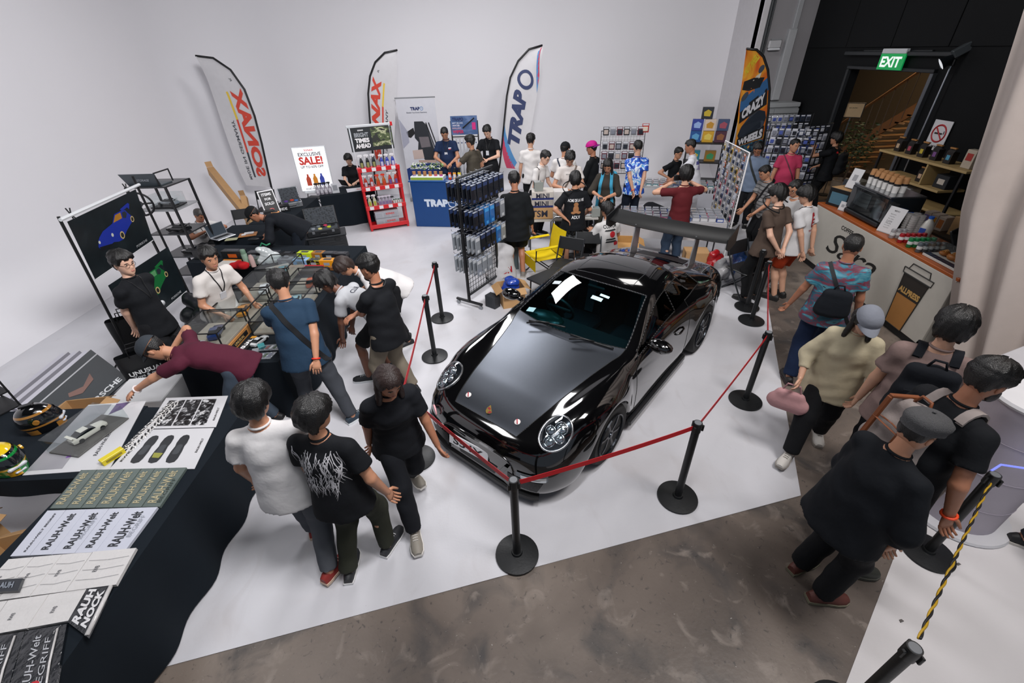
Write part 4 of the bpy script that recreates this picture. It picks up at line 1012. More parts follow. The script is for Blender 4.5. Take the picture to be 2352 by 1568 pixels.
def backpack(p, label, mt, w_=.3, hgt=.44, dep=.17, trim=None, strap=None, drop=.0, straps=True):
    s = p['s']; c = Vector(p['ch'])-Vector(p['fw'])*(.145*s+dep/2)+Vector(p['d2'])*(-.03-drop); X, Y, Z = Vector(p['r']), Vector(p['fw']), Vector(p['d2']); Y = Z.cross(X).normalized()
    T4 = Matrix.Translation(c) @ Matrix((X, Y, Z)).transposed().to_4x4()
    W4 = Matrix.Translation((p['base'][0], p['base'][1], p['z0'])) @ Matrix.Rotation(p['rz'],4, 'Z') @ T4
    e = thing('backpack', label, 'backpack'); e.matrix_world = W4; e.location, e.rotation_euler = W4.to_translation(), W4.to_euler()
    D = SDF(); x, y, z = w_/2-.05, dep/2-.05, hgt/2-.06
    for a in (-1,1):
        D.cap((a*x, 0,-z),(a*x*.85,0, z),.062,.055, k=.05)
    D.cap((0, y*.3,-z),(0, y*.3, z),.075,.065, k=.05).cap((-x, -y, -z*.8),(x, -y, -z*.8),.055,.055, k=.06).cap((-x*.8,-y, z*.1),(x*.8,-y, z*.1),.045,.045, k=.06)
    V, Q = D.mesh(.013); V = folds(V, Q, .006,5); put('bag_body', npmesh('bag_body', V, Q, mt), e)
    tr = trim or mt
    mb = MB(); mb.tube([(-.05,0, hgt/2-.01),(-.03,0, hgt/2+.05),(.03,0, hgt/2+.05),(.05,0, hgt/2-.01)],.009,6); mb.build('grab_handle', tr, e, True)
    mb = MB(); mb.tube([(-x, -dep/2-.005, z*.3),(0,-dep/2-.02, z*.42),(x, -dep/2-.005, z*.3)],.005,5); mb.build('zip', tr, e)
    if straps:
        for q in (-1,1):
            a = Vector(p['sh'][q]*.55+p['nb']*.45); b = Vector(p['ch']+p['r']*q*.12*s-p['d2']*.16*s); cc = (a+b)/2
            vs = ringstrap(p, cc, a-b, p['fw'], strap or tr, 'shoulder_strap', .055,.012,-.5, PI*.95,24)
            vs.parent = e; vs.matrix_parent_inverse = Matrix.Identity(4); IT = T4.inverted()
            for v in vs.data.vertices: v.co = IT @ v.co
    return e
def held(p, q, name, label, cat, size, mt, off=(0,.05,0), rot=(0,0,0), screen=None):
    w_ = Vector(p['wr'][q])+(Vector(p['wr'][q])-Vector(p['el'][q])).normalized()*.09*p['s']+Vector(off); loc = world(p, w_)
    e = thing(name, label, cat, loc, 0, rot=(rot[0], rot[1], p['rz']+rot[2]))
    mb = MB(); mb.box((0,0,0), size, .006); mb.build('body', mt, e)
    if screen: mb = MB(); mb.box((0,0, size[2]/2+.0006),(size[0]*.9, size[1]*.92,.001)); mb.build('screen', screen, e)
    return e
def cloth(h, rough=.85, **k): return M(h, rough, spec=.2, bump=k.pop('bump', .25), bsc=k.pop('bsc', 14), var=k.pop('var', .08), sc=5, **k)
def oval(p, cx, cz, rx, rz, back, mt, name='print', off=.005, sq=2.0, parent=None, wob=0):
    """flat print laid on the clothes: an oval (or squarer) patch"""
    sg = 1 if back else -1; vs = []; fs = []; n = 20; c = Vector(p['ch'])
    def pr(x, z):
        o_ = Vector((c.x+sg*x*1.0, c.y-sg*.6, c.z+z)); o_ = Vector((c.x, c.y, c.z))+Vector(p['r'])*sg*x+Vector(p['d2'])*z-Vector(p['fw'])*sg*.6
        h = p['bvh'].ray_cast(o_, Vector(p['fw'])*sg, 1.0); return (h[0] if h[0] else o_+Vector(p['fw'])*sg*.45)-Vector(p['fw'])*sg*off
    vs.append(pr(cx, cz))
    for i in range(1,5):
        for j in range(n):
            a = 2*PI*j/n; ca, sa = math.cos(a), math.sin(a); e = 2/sq
            k = i/4*(1+wob*math.sin(5*a+3))
            vs.append(pr(cx+rx*k*math.copysign(abs(ca)**e, ca), cz+rz*k*math.copysign(abs(sa)**e, sa)))
    for j in range(n): fs.append((0,1+j, 1+(j+1) % n))
    for i in range(3):
        for j in range(n): a = 1+i*n; fs.append((a+j, a+n+j, a+n+(j+1) % n, a+(j+1) % n))
    mb = MB(); mb.add(vs, fs); return mb.build(name, mt, parent or p['e'], smooth=True)
def ptext(p, s, cx, cz, w_, h_, back, mt, **k):
    sg = 1 if back else -1; c = Vector(p['ch'])+Vector(p['r'])*sg*cx+Vector(p['d2'])*cz-Vector(p['fw'])*sg*.16
    d = Vector(p['d2']); rr = Vector(p['r'])*sg; nn = rr.cross(d); e = Matrix((rr, d, nn)).transposed().to_euler()
    return text(s, mt, p['e'], c, tuple(e), w=w_, h=h_, bvh=p['bvh'], name='lettering', **k)
TEEW, TEEB = cloth('#cfcdcd'), cloth('#14161a'); NAVY = cloth('#182338'); JEAN = cloth('#2b3444'); BLKP = cloth('#17181b')
BACK = dict(hL=(-.07,-.20,.86), hR=(.07,-.22,.88), eL=(-1,-.3,0), eR=(1,-.3,0))
PHONE = dict(hL=(-.06,.30,1.08), hR=(.08,.30,1.10), eL=(-.8,-.2,-.5), eR=(.8,-.2,-.5))
OLIVE, GREYP = cloth('#33352c'), cloth('#54575d')
SCR = M('#aab6c8', .2, emit=.6)
# --- left side, foreground
p = person('tall person in black tee and lanyard beside the blue car poster, hands behind back', (283,604),-8,1.80, hair='part', glasses=True, top=TEEB, bottom=BLKP, skin='e', head=(-8,8,0), **BACK)
lanyard(p, BLACK, False)
p = person('person in white open shirt with lanyard standing behind the glass car cases', (480,592),-28,1.74, lean=24, hair='part', top=cloth('#c9c4c0'), bottom=TEEW, skin='b', head=(-8,12,0), hL=(-.22,.36,.90), hR=(.16,.34,.92), fat=1.12, loose=1.06)
lanyard(p, BLACK, True)
p = person('person in maroon tee and black cap bending over the poster table', (352,800),192,1.74, lean=66, bend=8, head=(0,52,0), hair='short', hat=('cap', cloth('#33383e')), glasses=True, top=cloth('#4b1a2b'), bottom=cloth('#3d4753'), skin='b', hL=(-.10,.98,.80), hR=(.34,.62,1.0), eL=(-.5,.2,.9), eR=(.9,-.2,.6), fL=(-.16,.1), fR=(.16,-.12), pelvis=(0,-.06,.92))
wristband(p, -1, M('#d8d0d0', .5))
MAROON = p
p = person('heavy person in dark blue tee with black cross strap leaning on the car cases', (642,650),112,1.78, lean=10, top=cloth('#22374c'), bottom=cloth('#3f4248'), fat=1.27, hair='short', skin='b', head=(12,26,0), hL=(-.2,.42,.95), hR=(.10,-.24,.84), eR=(1,-.2,.2), fL=(-.16,.08), fR=(.26,-.16), shoe=('#20303e', '#d9dde0'), toe={1: (.9,.5)}, thumbs={1: (-1,0,0)})
crossbody(p, -1, BLACK, .05,-.03); wristband(p, 1, M('#e0301c', .4))
p = person('dark haired person in grey tee and black shorts bending to look into the cases', (750,648),172,1.76, lean=52, bend=12, head=(0,42,0), hair='mop', skin='d', top=cloth('#aeb0b4'), bottom=cloth('#16181b'), legs='short', hL=(-.12,.36,.60), hR=(.14,.36,.58), eL=(-.9,-.3,.2), eR=(.9,-.3,.2), fL=(-.14,.14), fR=(.14,-.02), pelvis=(0,-.12,.86), shoe=('#14171c', '#c8ccd0'))
ptext(p, 'CLUB', 0,.08,.16,.05, True, M('#3a3d48', .7))
p = person('brown haired person in white tee half hidden behind the bending grey tee', (792,612),200,1.70, lean=62, head=(10,50,0), hair='mop', hairm=M('#2a1c17', .5, bump=.3, bsc=120), top=TEEW, bottom=BLKP, skin='b', hL=(-.15,.5,.85), hR=(.15,.5,.85))
p = person('person in black tee and khaki trousers with folded arms, seen from behind', (848,614),152,1.80, top=TEEB, bottom=cloth('#7b7264'), fat=1.14, hair='short', skin='c', head=(12,14,0), hL=(.12,.26,1.12), hR=(-.12,.28,1.10), eL=(-.9,.1,-.5), eR=(.9,.1,-.5), fL=(-.15,.06), fR=(.15,-.06), shoe=('#17191c', '#2a2c30'))
ringstrap(p, Vector(p['nb'])+Vector((0,.02,.02)),(1,0,0),(0,1,.5), BLACK, 'lanyard', .018,.004, bvh=BVHTree.FromPolygons([tuple(v.co) for v in p['e'].children[0].data.vertices],[tuple(f.vertices) for f in p['e'].children[0].data.polygons]))
p = person('person in plain white tee and grey trousers with red trainers, seen from behind', (582,922),100,1.76, top=TEEW, bottom=GREYP, hair='mop', skin='b', fat=1.12, loose=1.08, head=(-12,10,0), hL=(-.28,.12,.86), hR=(.24,.16,.86), fL=(-.1,.22), fR=(.1,-.22), footz=(0,.02), shoe=('#8e2a25', '#d0b9a4'), toe={1: (.55,.8),-1: (-.1,1)})
p = person('person in black tee with white streak print and olive trousers, seen from behind', (722,952),82,1.72, top=TEEB, bottom=OLIVE, hair='mop', skin='b', fat=1.10, loose=1.06, head=(-22,6,0), hL=(-.25,.12,.84), hR=(.31,.06,.86), fL=(-.10,-.12), fR=(.13,.12), shoe=('#24262a', '#e0e0e0'))
mb = MB(); r2 = random.Random(4)
for i in range(130):
    x0, z0, ln = r2.uniform(-.17,.15), r2.uniform(-.15,.12), r2.uniform(.06,.14); 
    if abs(x0) > .08 and z0 < -.05: x0 *= .6
    vs = []
    for t in np.linspace(0,1,6):
        for w_ in (-.0026,.0026):
            o_ = Vector(p['ch'])+Vector((x0+.02*math.sin(t*2.5+i*.1)+w_*(1.2-t),-.6, z0-.02-ln*(t-.5))); h = p['bvh'].ray_cast(o_, Vector((0,1,0))); vs.append((h[0] if h[0] else o_+Vector((0,.45,0)))+Vector((0,-.004,0)))
    mb.add(vs, [(2*k, 2*k+1,2*k+3,2*k+2) for k in range(5)])
mb.build('streak_print', M('#b9b8bc', .7), p['e'], kind='stuff')
p = person('long haired person in dark jacket striding past the car nose', (893,876),-62,1.70, female=True, lean=12, top=cloth('#14161b'), sleeve=.7, bottom=cloth('#16181d'), hair='long', hairm=M('#241613', .5, bump=.3, bsc=120), skin='c', head=(10,30,0), hL=(-.26,.22,.84), hR=(.22,-.1,.84), fL=(-.08,-.28), fR=(.10,.34), footz=(.05,0), loose=1.1, shoe=('#8c867c', '#dcd8d2'))
# --- far left tables
p = person('grey haired person in white shirt seated at the laptop', (458,494),-25,1.70, pelvis=(0,0,.44), lean=24, head=(0,32,0), hair='crop', hairm=M('#4a4644', .5), top=cloth('#cdcbca'), bottom=BLKP, skin='c', fL=(-.15,.42), fR=(.15,.42), hL=(-.10,.44,.80), hR=(.12,.44,.80), eL=(-.9,-.3,-.2), eR=(.9,-.3,-.2))
lanyard(p, BLACK, False)
p = person('person in black sweatshirt and black cap bending over the rear table', (583,492),196,1.78, lean=62, bend=16, head=(0,46,0), hat=('cap', cloth('#121416')), hair='short', top=cloth('#15181e'), sleeve=1.7, bottom=cloth('#1c222b'), fat=1.2, skin='c', hL=(-.08,.52,.86), hR=(.1,.50,.90), eL=(-.9,-.2,-.2), eR=(.9,-.2,-.2), hem=-.12)
oval(p, .0,.08,.05,.06, True, M('#cf8f5a', .7), 'print', .005)
oval(p, .0,.09,.036,.042, True, M('#15181e', .8), 'print', .008)
p = person('dark haired person in black tee seated behind the red bottle rack', (797,352),-80,1.68, Y=11.5, pelvis=(0,0,.68), lean=8, top=TEEB, bottom=BLKP, hair='mop', skin='e', head=(-10,18,0), fL=(-.15,.42), fR=(.15,.42), hL=(-.08,.40,.84), hR=(.1,.40,.82))
p = person('attendant in navy tee with badge looking down behind the blue counter', (1021,306),-92,1.95, top=cloth('#1b2a47'), bottom=BLKP, hair='crop', skin='b', fat=1.15, head=(0,36,0), **{**PHONE, 'hL': (-.1,.30,1.02), 'hR': (.09,.30,1.05)})
lanyard(p, BLACK, True); oval(p, .09,.06,.035,.012, False, M('#d5dbe6', .6), sq=4); oval(p, .09,.035,.03,.01, False, M('#c2363e', .6), sq=4)
p = person('person in olive brown tee gesturing at the blue counter, back turned', (1080,326),138,1.84, top=cloth('#48433a'), bottom=BLKP, hair='part', skin='b', fat=1.1, head=(14,10,0), hL=(-.16,.36,1.22), hR=(.2,.22,1.0), eL=(-.7,.1,-.7))
p = person('attendant in black tee with badge holding a phone beside the flag pole', (1119,302),-108,1.96, top=TEEB, bottom=BLKP, hair='short', skin='e', head=(0,36,0), **PHONE)
lanyard(p, BLACK, True)
held(p, 1, 'phone', 'black phone held by the black tee attendant beside the flag pole', 'phone', (.07,.14,.009), BLACK, rot=(.6,0,0))
# --- crowd at the stalls
p = person('person in black long shirt and shorts standing with back turned by the mesh rack', (1181,414),95,1.80, top=cloth('#14171a'), sleeve=1.75, bottom=cloth('#1b1d1b'), legs='short', hair='short', skin='c', fat=1.12, hem=-.24, loose=1.08, head=(0,22,0), hL=(-.28,.06,.82), hR=(.28,.06,.82), shoe=('#7d7873', '#a9a49d'))
p = person('slim person in plain white tee with back turned beside the blue flag', (1219,322),82,1.86, top=cloth('#d2cfcd'), bottom=BLKP, hair='short', skin='a', head=(-10,8,0), hL=(-.25,.1,.82), hR=(.22,.2,.95))
p = person('person with glasses and black shoulder bag in white tee leaning over boxes', (1252,362),-38,1.78, lean=16, top=cloth('#d0cdcb'), bottom=BLKP, hair='short', glasses=True, skin='e', head=(0,26,0), hL=(-.2,.32,.92), hR=(.2,.30,.9))
ringstrap(p, Vector(p['sh'][1]*.8+p['nb']*.2)+Vector((0,0,-.22)),(0,0,1),(0,1,0), BLACK, 'bag_strap', .02,.01,0,2*PI, 30)
p = person('person in white tee and black cap with back turned among the stall crowd', (1298,342),72,1.82, top=cloth('#d4d1cf'), bottom=BLKP, hair='short', hat=('cap', cloth('#15171a')), skin='b', head=(-10,14,0), loose=1.08, hem=-.2, hL=(-.2,.3,1.0), hR=(.2,.3,1.0))
crossbody(p, -1, M('#232a3c', .7),.03)
p = person('person in cream white tee reading a phone, facing the camera among the crowd', (1309,364),-96,1.82, lean=6, top=cloth('#cbc5c1'), bottom=BLKP, hair='part', glasses=True, skin='b', head=(0,38,0), **PHONE)
crossbody(p, -1, M('#6e625a', .7),.035); wristband(p, -1, M('#e0532c', .4))
ptext(p, 'STUDIO', 0,.08,.12,.02, False, M('#3a3a3a', .7))
p = person('person in black tee with brown bear print and patterned shorts, back turned', (1321,412),95,1.70, top=TEEB, bottom=ramp_mat('patterned_shorts', [(0, '#15171a'),(.52, '#7d858c')],(1,1,1),55,2,.5), legs='short', hair='mop', skin='b', loose=1.12, sleeve=.8, fat=1.08, head=(-8,12,0), hL=(-.17,-.12,1.0), eL=(-1,-.1,-.2), hR=(.25,.2,.95))
ringstrap(p, Vector(p['nb'])+Vector((0,.02,.03)),(1,0,0),(0,1,.4), BLACK, 'lanyard', .016,.006, bvh=p['bvh'])
BR = M('#9a6a42', .8)
ptext(p, 'ACME DE LA VIE', 0,.06,.27,.045, True, M('#d8d8da', .7)); ptext(p, 'ADLV', 0,-.215,.15,.055, True, M('#d8d8da', .7))
oval(p, 0,-.085,.05,.065, True, BR); oval(p, 0,-.005,.04,.036, True, BR, off=.007); oval(p, -.05,-.14,.035,.022, True, BR, off=.007); oval(p, .05,-.14,.035,.022, True, BR, off=.007)
p = person('person in black jacket and bright pink backwards cap', (1359,340),146,1.84, top=cloth('#121417'), sleeve=1.75, bottom=BLKP, hair='short', hat=('backcap', cloth('#b0157a', .6), cloth('#6d1468')), glasses=True, skin='c', head=(4,14,0), hL=(-.12,.3,1.0), hR=(.14,.28,.92))
oval(p, .08,.0,.05,.10, True, M('#2d3f8a', .7), wob=.25)
p = person('long haired person in khaki shirt checking a phone, wearing a blue backpack', (1396,380),-112,1.74, female=True, top=cloth('#38342f'), sleeve=1.0, bottom=cloth('#3a372f'), hair='long', skin='b', head=(0,38,0), **PHONE)
held(p, 1, 'phone', 'grey phone held by the long haired person in khaki shirt', 'phone', (.07,.14,.009), M('#8a8f98', .3), rot=(.6,0,0))
backpack(p, 'bright blue backpack with orange piping on the long haired person', cloth('#3f93b4'), trim=cloth('#c46a2e'), strap=cloth('#3f93b4'))
GIRL = p
p = person('person in white tee lettered CUSTOM seated with back turned behind the car', (1394,482),112,1.72, pelvis=(0,0,.47), lean=8, top=cloth('#c9c7c6'), bottom=BLKP, hair='mop', skin='b', loose=1.1, fat=1.08, head=(14,6,0), fL=(-.15,.42), fR=(.15,.42), hL=(-.14,.36,.75), hR=(.16,.34,.75))
ptext(p, 'CUSTOM', 0,.12,.25,.06, True, M('#17181a', .7), bold=.03); oval(p, .02,-.015,.052,.052, True, M('#c51f2c', .7))
for z_, w_ in ((.055,.10),(-.09,.09),(-.13,.10)): oval(p, -.01, z_, w_, .014, True, M('#26282b', .7), sq=5, wob=.1)
oval(p, .08,-.17,.045,.03, True, M('#b3202c', .7), sq=4)
WAVE = ramp_mat('blue_wave_print', [(0, '#123a98'),(.42, '#1f5cc4'),(.53, '#dfe8f2'),(.6, '#5fa9dd'),(.68, '#1d4cae')],(1,1,1),5.5,2.5,2.2)
p = person('person in blue and white wave print shirt with hands clasped behind', (1465,338),94,1.84, top=WAVE, collar=cloth('#20409a'), bottom=cloth('#1b2230'), hair='crop', skin='a', fat=1.15, head=(0,8,0), **BACK)
wristband(p, -1, M('#e0532c', .4)); 
p = person('person in white tee with purple graphic on the back at the boxed toys stall', (1586,336),152,1.84, lean=12, top=cloth('#cfd0d6'), bottom=BLKP, hair='crop', skin='c', fat=1.12, head=(0,18,0), hL=(-.16,.45,.92), hR=(.16,.42,.95))
oval(p, .0,.07,.11,.035, True, M('#4b4a86', .7), sq=3, wob=.12); oval(p, .0,-.02,.12,.05, True, M('#9a93b4', .7), wob=.15)
p = person('person in black tee and glasses seated behind the boxed toys stall', (1558,352),-55,1.70, pelvis=(0,0,.62), top=TEEB, bottom=BLKP, hair='short', glasses=True, skin='b', head=(0,14,0), fL=(-.15,.4), fR=(.15,.4))
p = person('person in maroon tee and jeans photographing with both arms raised', (1576,400),92,1.80, top=cloth('#5a1d22'), bottom=cloth('#2c3a4c'), hair='mop', skin='a', head=(-8,8,0), hL=(-.16,.26,1.42), hR=(.20,.24,1.45), eL=(-.9,.1,-.3), eR=(.9,.1,-.3))
lanyard(p, BLACK, False)
cmx = world(p, (.02,.36,1.50*p['s'])); ce = thing('camera', 'small black camera held up by the maroon tee photographer', 'camera', cmx, p['rz'])
mb = MB(); mb.box((0,0,0),(.13,.05,.085),.01); mb.build('body', BLACK, ce); mb = MB(); mb.cyl((0,.02,0),(0,.09,0),.033, n=16); mb.build('lens', DGREY, ce)
# --- right side
p = person('smiling person with glasses in blue grey tee behind the white grid panel', (1741,342),-128,1.76, lean=6, top=cloth('#6d7c92'), bottom=cloth('#1a1c20'), hair='short', glasses=True, skin='c', fat=1.1, head=(0,34,0), hL=(-.2,.2,.9), hR=(.2,.22,.92))
crossbody(p, 1, M('#22282a', .7),.04)
p = person('balding person in grey striped tee leaning over the stall', (1757,396),186,1.68, lean=18, top=ramp_mat('striped_knit', [(0, '#8f8f8f'),(.82, '#4f5154')],(1,1,1),5.0,0,0, kind='wave', rot=(0, PI/2,0)), bottom=BLKP, hair='crop', skin='b', fat=1.16, head=(0,30,0), hL=(-.16,.36,.9), hR=(.16,.36,.9))
crossbody(p, -1, BLACK, .035)
p = person('person in bright pink tee with dark cross strap walking towards the camera', (1825,334),-102,1.74, top=cloth('#b23a5a'), bottom=BLKP, hair='crop', skin='b', fat=1.14, head=(18,8,0))
crossbody(p, 1, M('#571f30', .7),.022)
p = person('person in brown tee with hands clasped behind back, seen from behind', (1787,446),112,1.76, top=cloth('#4f423a'), bottom=cloth('#17181a'), hair='mop', skin='e', loose=1.12, fat=1.02, head=(8,20,0), hL=(-.04,-.22,.92), hR=(.04,-.24,.93), eL=(-1,-.2,.1), eR=(1,-.2,.1), shoe=('#1a1b1d', '#2a2a2c'))
ringstrap(p, Vector(p['nb'])+Vector((0,.02,.03)),(1,0,0),(0,1,.4), BLACK, 'lanyard', .014,.006)
p = person('older person with glasses in white tee and pale jeans shorts', (1826,432),205,1.70, lean=8, top=cloth('#bdbcbc'), bottom=cloth('#6f8496'), legs='short', hair='crop', glasses=True, skin='b', head=(0,26,0), hL=(.05,.3,1.1), hR=(.18,.3,1.0), shoe=('#c9c9c9', '#e5e5e5'))
p = person('person in white tee with red oval back print and rust orange shorts', (1852,448),118,1.72, top=cloth('#c9c8c9'), bottom=cloth('#9a3417', .8, bump=.4), legs='short', hair='mop', skin='a', loose=1.1, fat=1.04, head=(10,26,0), hL=(-.1,-.2,.85), hR=(.20,-.18,.78), shoe=('#1d1c1b', '#232323'), sandal=True)
oval(p, .05,.04,.062,.10, True, M('#a01822', .7)); 
for z_ in (.08,.035,-.01): oval(p, .05, z_, .04,.016, True, M('#cfcaca', .7), off=.008, wob=.2)
ptext(p, 'TOKYO', .03,-.1,.11,.03, True, M('#a01822', .7))
lanyard(p, BLACK, False)
p = person('person in black tee with red label raising a phone at the blister pack racks', (1921,318),122,1.74, top=TEEB, bottom=BLKP, hair='mop', skin='b', head=(0,6,0), hL=(-.12,.34,1.42), hR=(.16,.30,1.0), eL=(-.8,.1,-.5))
backpack(p, 'black backpack worn by the person photographing the blister packs', cloth('#15171a'), drop=.06)
oval(p, .0,.115,.04,.018, True, M('#c2202a', .6), sq=5, off=.012)
held(p, -1, 'phone', 'pale phone raised towards the blister pack racks', 'phone', (.075,.15,.009), M('#d9dde4', .3), off=(0,.03,.05), rot=(PI/2,0,0))
FLORAL = ramp_mat('teal_red_print', [(0, '#14222e'),(.38, '#1c5568'),(.5, '#7a2b3d'),(.57, '#1f6f86'),(.68, '#5f98a6'),(.76, '#1a2a38')],(1,1,2.6),5,3,1.2, const=False)
p = person('person in teal and red patterned shirt walking away past the coffee counter', (1958,566),62,1.76, top=FLORAL, bottom=cloth('#16233d'), hair='crop', skin='c', fat=1.08, loose=1.12, head=(-10,10,0), hL=(-.34,.1,.86), hR=(.30,.06,.84), fL=(-.12,-.18), fR=(.12,.16), shoe=('#1a1618', '#33282a'))
crossbody(p, -1, M('#15181c', .7),.035); backpack(p, 'small black sling bag on the back of the patterned shirt', cloth('#15191f'), w_=.28, hgt=.30, dep=.1, drop=.13, straps=False)
p = person('person in cream jacket, grey cap and black trousers striding with a pink bag', (1992,736),-128,1.66, female=True, lean=8, top=cloth('#b8ae94'), sleeve=1.6, bottom=BLKP, hair='long', hat=('cap', cloth('#7e828c')), skin='a', head=(20,28,0), loose=1.16, fat=1.08, hem=-.22, hL=(-.34,.16,.86), hR=(.26,.22,.92), fL=(-.10,-.22), fR=(.10,.36), shoe=('#c9c5bf', '#8d8780'))
lw = world(p, Vector(p['wr'][1])+Vector((.02,.05,-.24)))
bg = thing('shoulder_bag', 'soft pink shoulder bag carried by the person in cream jacket', 'bag', lw, p['rz'])
D = SDF(); D.cap((-.09,0,-.03),(.09,0,-.03),.085,.085,(0,1,0),1.5, k=.05).cap((-.07,0,.06),(.07,0,.06),.05,.05,(0,1,0),1.3); V, Q = D.mesh(.014); put('bag_body', npmesh('bag_body', folds(V, Q, .006,3), Q, cloth('#b58a8c')), bg)
mb = MB(); mb.tube([(-.08,0,.08),(-.05,0,.18),(.05,0,.18),(.08,0,.08)],.008,6); mb.build('strap', cloth('#a07a7e'), bg)
p = person('person in taupe tee with dark hair seen from behind near the curtain', (2192,748),48,1.84, top=cloth('#7d6a66'), bottom=BLKP, hair='mop', skin='a', fat=1.16, loose=1.06, head=(-6,10,0))
backpack(p, 'large black backpack on the person in taupe tee', cloth('#14171d'), w_=.32, hgt=.46, dep=.2)
p = person('bearded person with glasses in black graphic tee looking right', (2268,872),2,1.88, lean=10, top=TEEB, bottom=cloth('#6b5d52'), hair='short', glasses=True, skin='c', fat=1.24, head=(4,16,0), hL=(-.24,.2,.86), hR=(.30,.05,.86), fL=(-.15,.1), fR=(.14,-.1), shoe=('#33352f', '#4a4b44'), sandal=True)
GP = ramp_mat('landscape_print', [(0, '#15191c'),(.4, '#44521f'),(.52, '#b9b24a'),(.6, '#20303c'),(.68, '#6fa8dc'),(.78, '#dfe8ee')],(1,1,1.4),9,4,.8, const=False)
oval(p, .0,-.03,.13,.17, False, GP, wob=.12, sq=2.6); wristband(p, 1, M('#e84a1e', .4))
bd_ = MB(); bd_.T = p['HM']; bd_.ball((0,.05,-.095),(.052,.052,.028),12,8); bd_.ball((.056,.03,-.06),(.016,.045,.045),8,6); bd_.ball((-.056,.03,-.06),(.016,.045,.045),8,6); bd_.build('beard', HAIRM, p['e'], True)
bp = backpack(p, 'pale grey canvas backpack with tan leather straps on the bearded person', cloth('#8e8582', bump=.1, bsc=90), w_=.32, hgt=.42, dep=.17, trim=M('#7a4322', .5), strap=cloth('#8e8582'))
for x in (-.09,.09):
    mb = MB(); mb.box((x, -.03,.205),(.03,.2,.02),.004).box((x, -.125,.05),(.03,.02,.3),.004); mb.build('leather_strap', M('#7a4322', .5), bp)
mb = MB(); mb.tube([(-.1,-.13,-.12),(-.1,-.13,.04),(.1,-.13,.04),(.1,-.13,-.12)],.006,6); mb.build('pocket_trim', M('#7a4322', .5), bp)
p = person('person in grey flat cap and black sweater, hand in pocket, on the concrete', (2108,990),8,1.72, lean=8, side=0, top=cloth('#14171c'), sleeve=1.7, bottom=cloth('#141518'), hair='crop', hat=('flat', M('#4b4b4d', .95, var=.3, sc=120, bump=.5, bsc=200)), glasses=True, skin='b', fat=1.22, head=(4,14,0), hL=(-.24,.16,.84), hR=(.22,.12,.86), eR=(.9,-.6,0), fL=(-.12,.05), fR=(.11,.04), loose=1.12, hem=-.16, shoe=('#5a2f28', '#6d6a58'))
p = person('barista in black behind the counter, mostly hidden by the curtain', (2290,440),180,1.70, top=TEEB, sleeve=1.7, bottom=BLKP, hair='short', skin='b', base=(6.75,5.55), hL=(-.1,.42,1.12), hR=(.12,.40,1.1))
p = person('person in dark jeans and black canvas trainers at the right frame edge', (2480,900),-38,1.74, top=TEEB, bottom=cloth('#23272d'), hair='short', skin='b', base=(4.02,1.70), shoe=('#131416', '#c9c4bd'), fL=(-.12,-.16), fR=(.1,.2))
# ================================================================ generic builders for the stalls
def slab(name, label, cat, quad, z, th, mt, group=None, world_pts=None):
    """thin sheet or board lying at height z, given by four corners; returns (object, uv -> local point on its top)"""
    P = [Vector(p) for p in world_pts] if world_pts else [G(x, y, z) for x, y in quad]
    c = sum(P, Vector())/4; L = [p-c for p in P]; n = (L[1]-L[0]).cross(L[3]-L[0]).normalized()
    if n.z < 0: n = -n
    mb = MB(); mb.prism(L, n*th); o = mb.build(name, mt, loc=c); tag(o, label, cat, group)
    def uv(u, v, h=.0012): return (L[0]*(1-u)+L[1]*u)*(1-v)+(L[3]*(1-u)+L[2]*u)*v+n*(th+h)
    return o, uv
def patchq(o, uv, u0, v0, u1, v1, mt, name='print', h=.0012):
    mb = MB(); mb.add([uv(u0, v0, h), uv(u1, v0, h), uv(u1, v1, h), uv(u0, v1, h)],[(0,1,2,3)]); return mb.build(name, mt, o)
def polyq(o, uv, pts, mt, name='print', h=.002):
    mb = MB(); mb.add([uv(u, v, h) for u, v in pts],[tuple(range(len(pts)))]); return mb.build(name, mt, o)
def textq(o, uv, s, u, v, du, dv, mt, bold=.02, h=.0025, name='lettering', shear=0):
    """lettering laid in uv: du, dv = (right vector, up vector) in uv units for the full width and height"""
    vv, f = text_data(s, bold, shear)
    if not len(vv): return
    ex = np.ptp(vv, 0); mb = MB()
    mb.add([uv(u+du[0]*p[0]/ex[0]+dv[0]*p[1]/ex[1], v+du[1]*p[0]/ex[0]+dv[1]*p[1]/ex[1], h) for p in vv], f); return mb.build(name, mt, o)
CLOTHB = cloth('#131a21', .95, bump=.15, bsc=6)
def rect(x0, y0, x1, y1, a=0.0, piv=None):
    c = piv or ((x0+x1)/2,(y0+y1)/2); o = []
    for x, y in ((x0, y0),(x1, y0),(x1, y1),(x0, y1)):
        dx, dy = x-c[0], y-c[1]; o.append((c[0]+dx*math.cos(a)-dy*math.sin(a), c[1]+dx*math.sin(a)+dy*math.cos(a)))
    return o
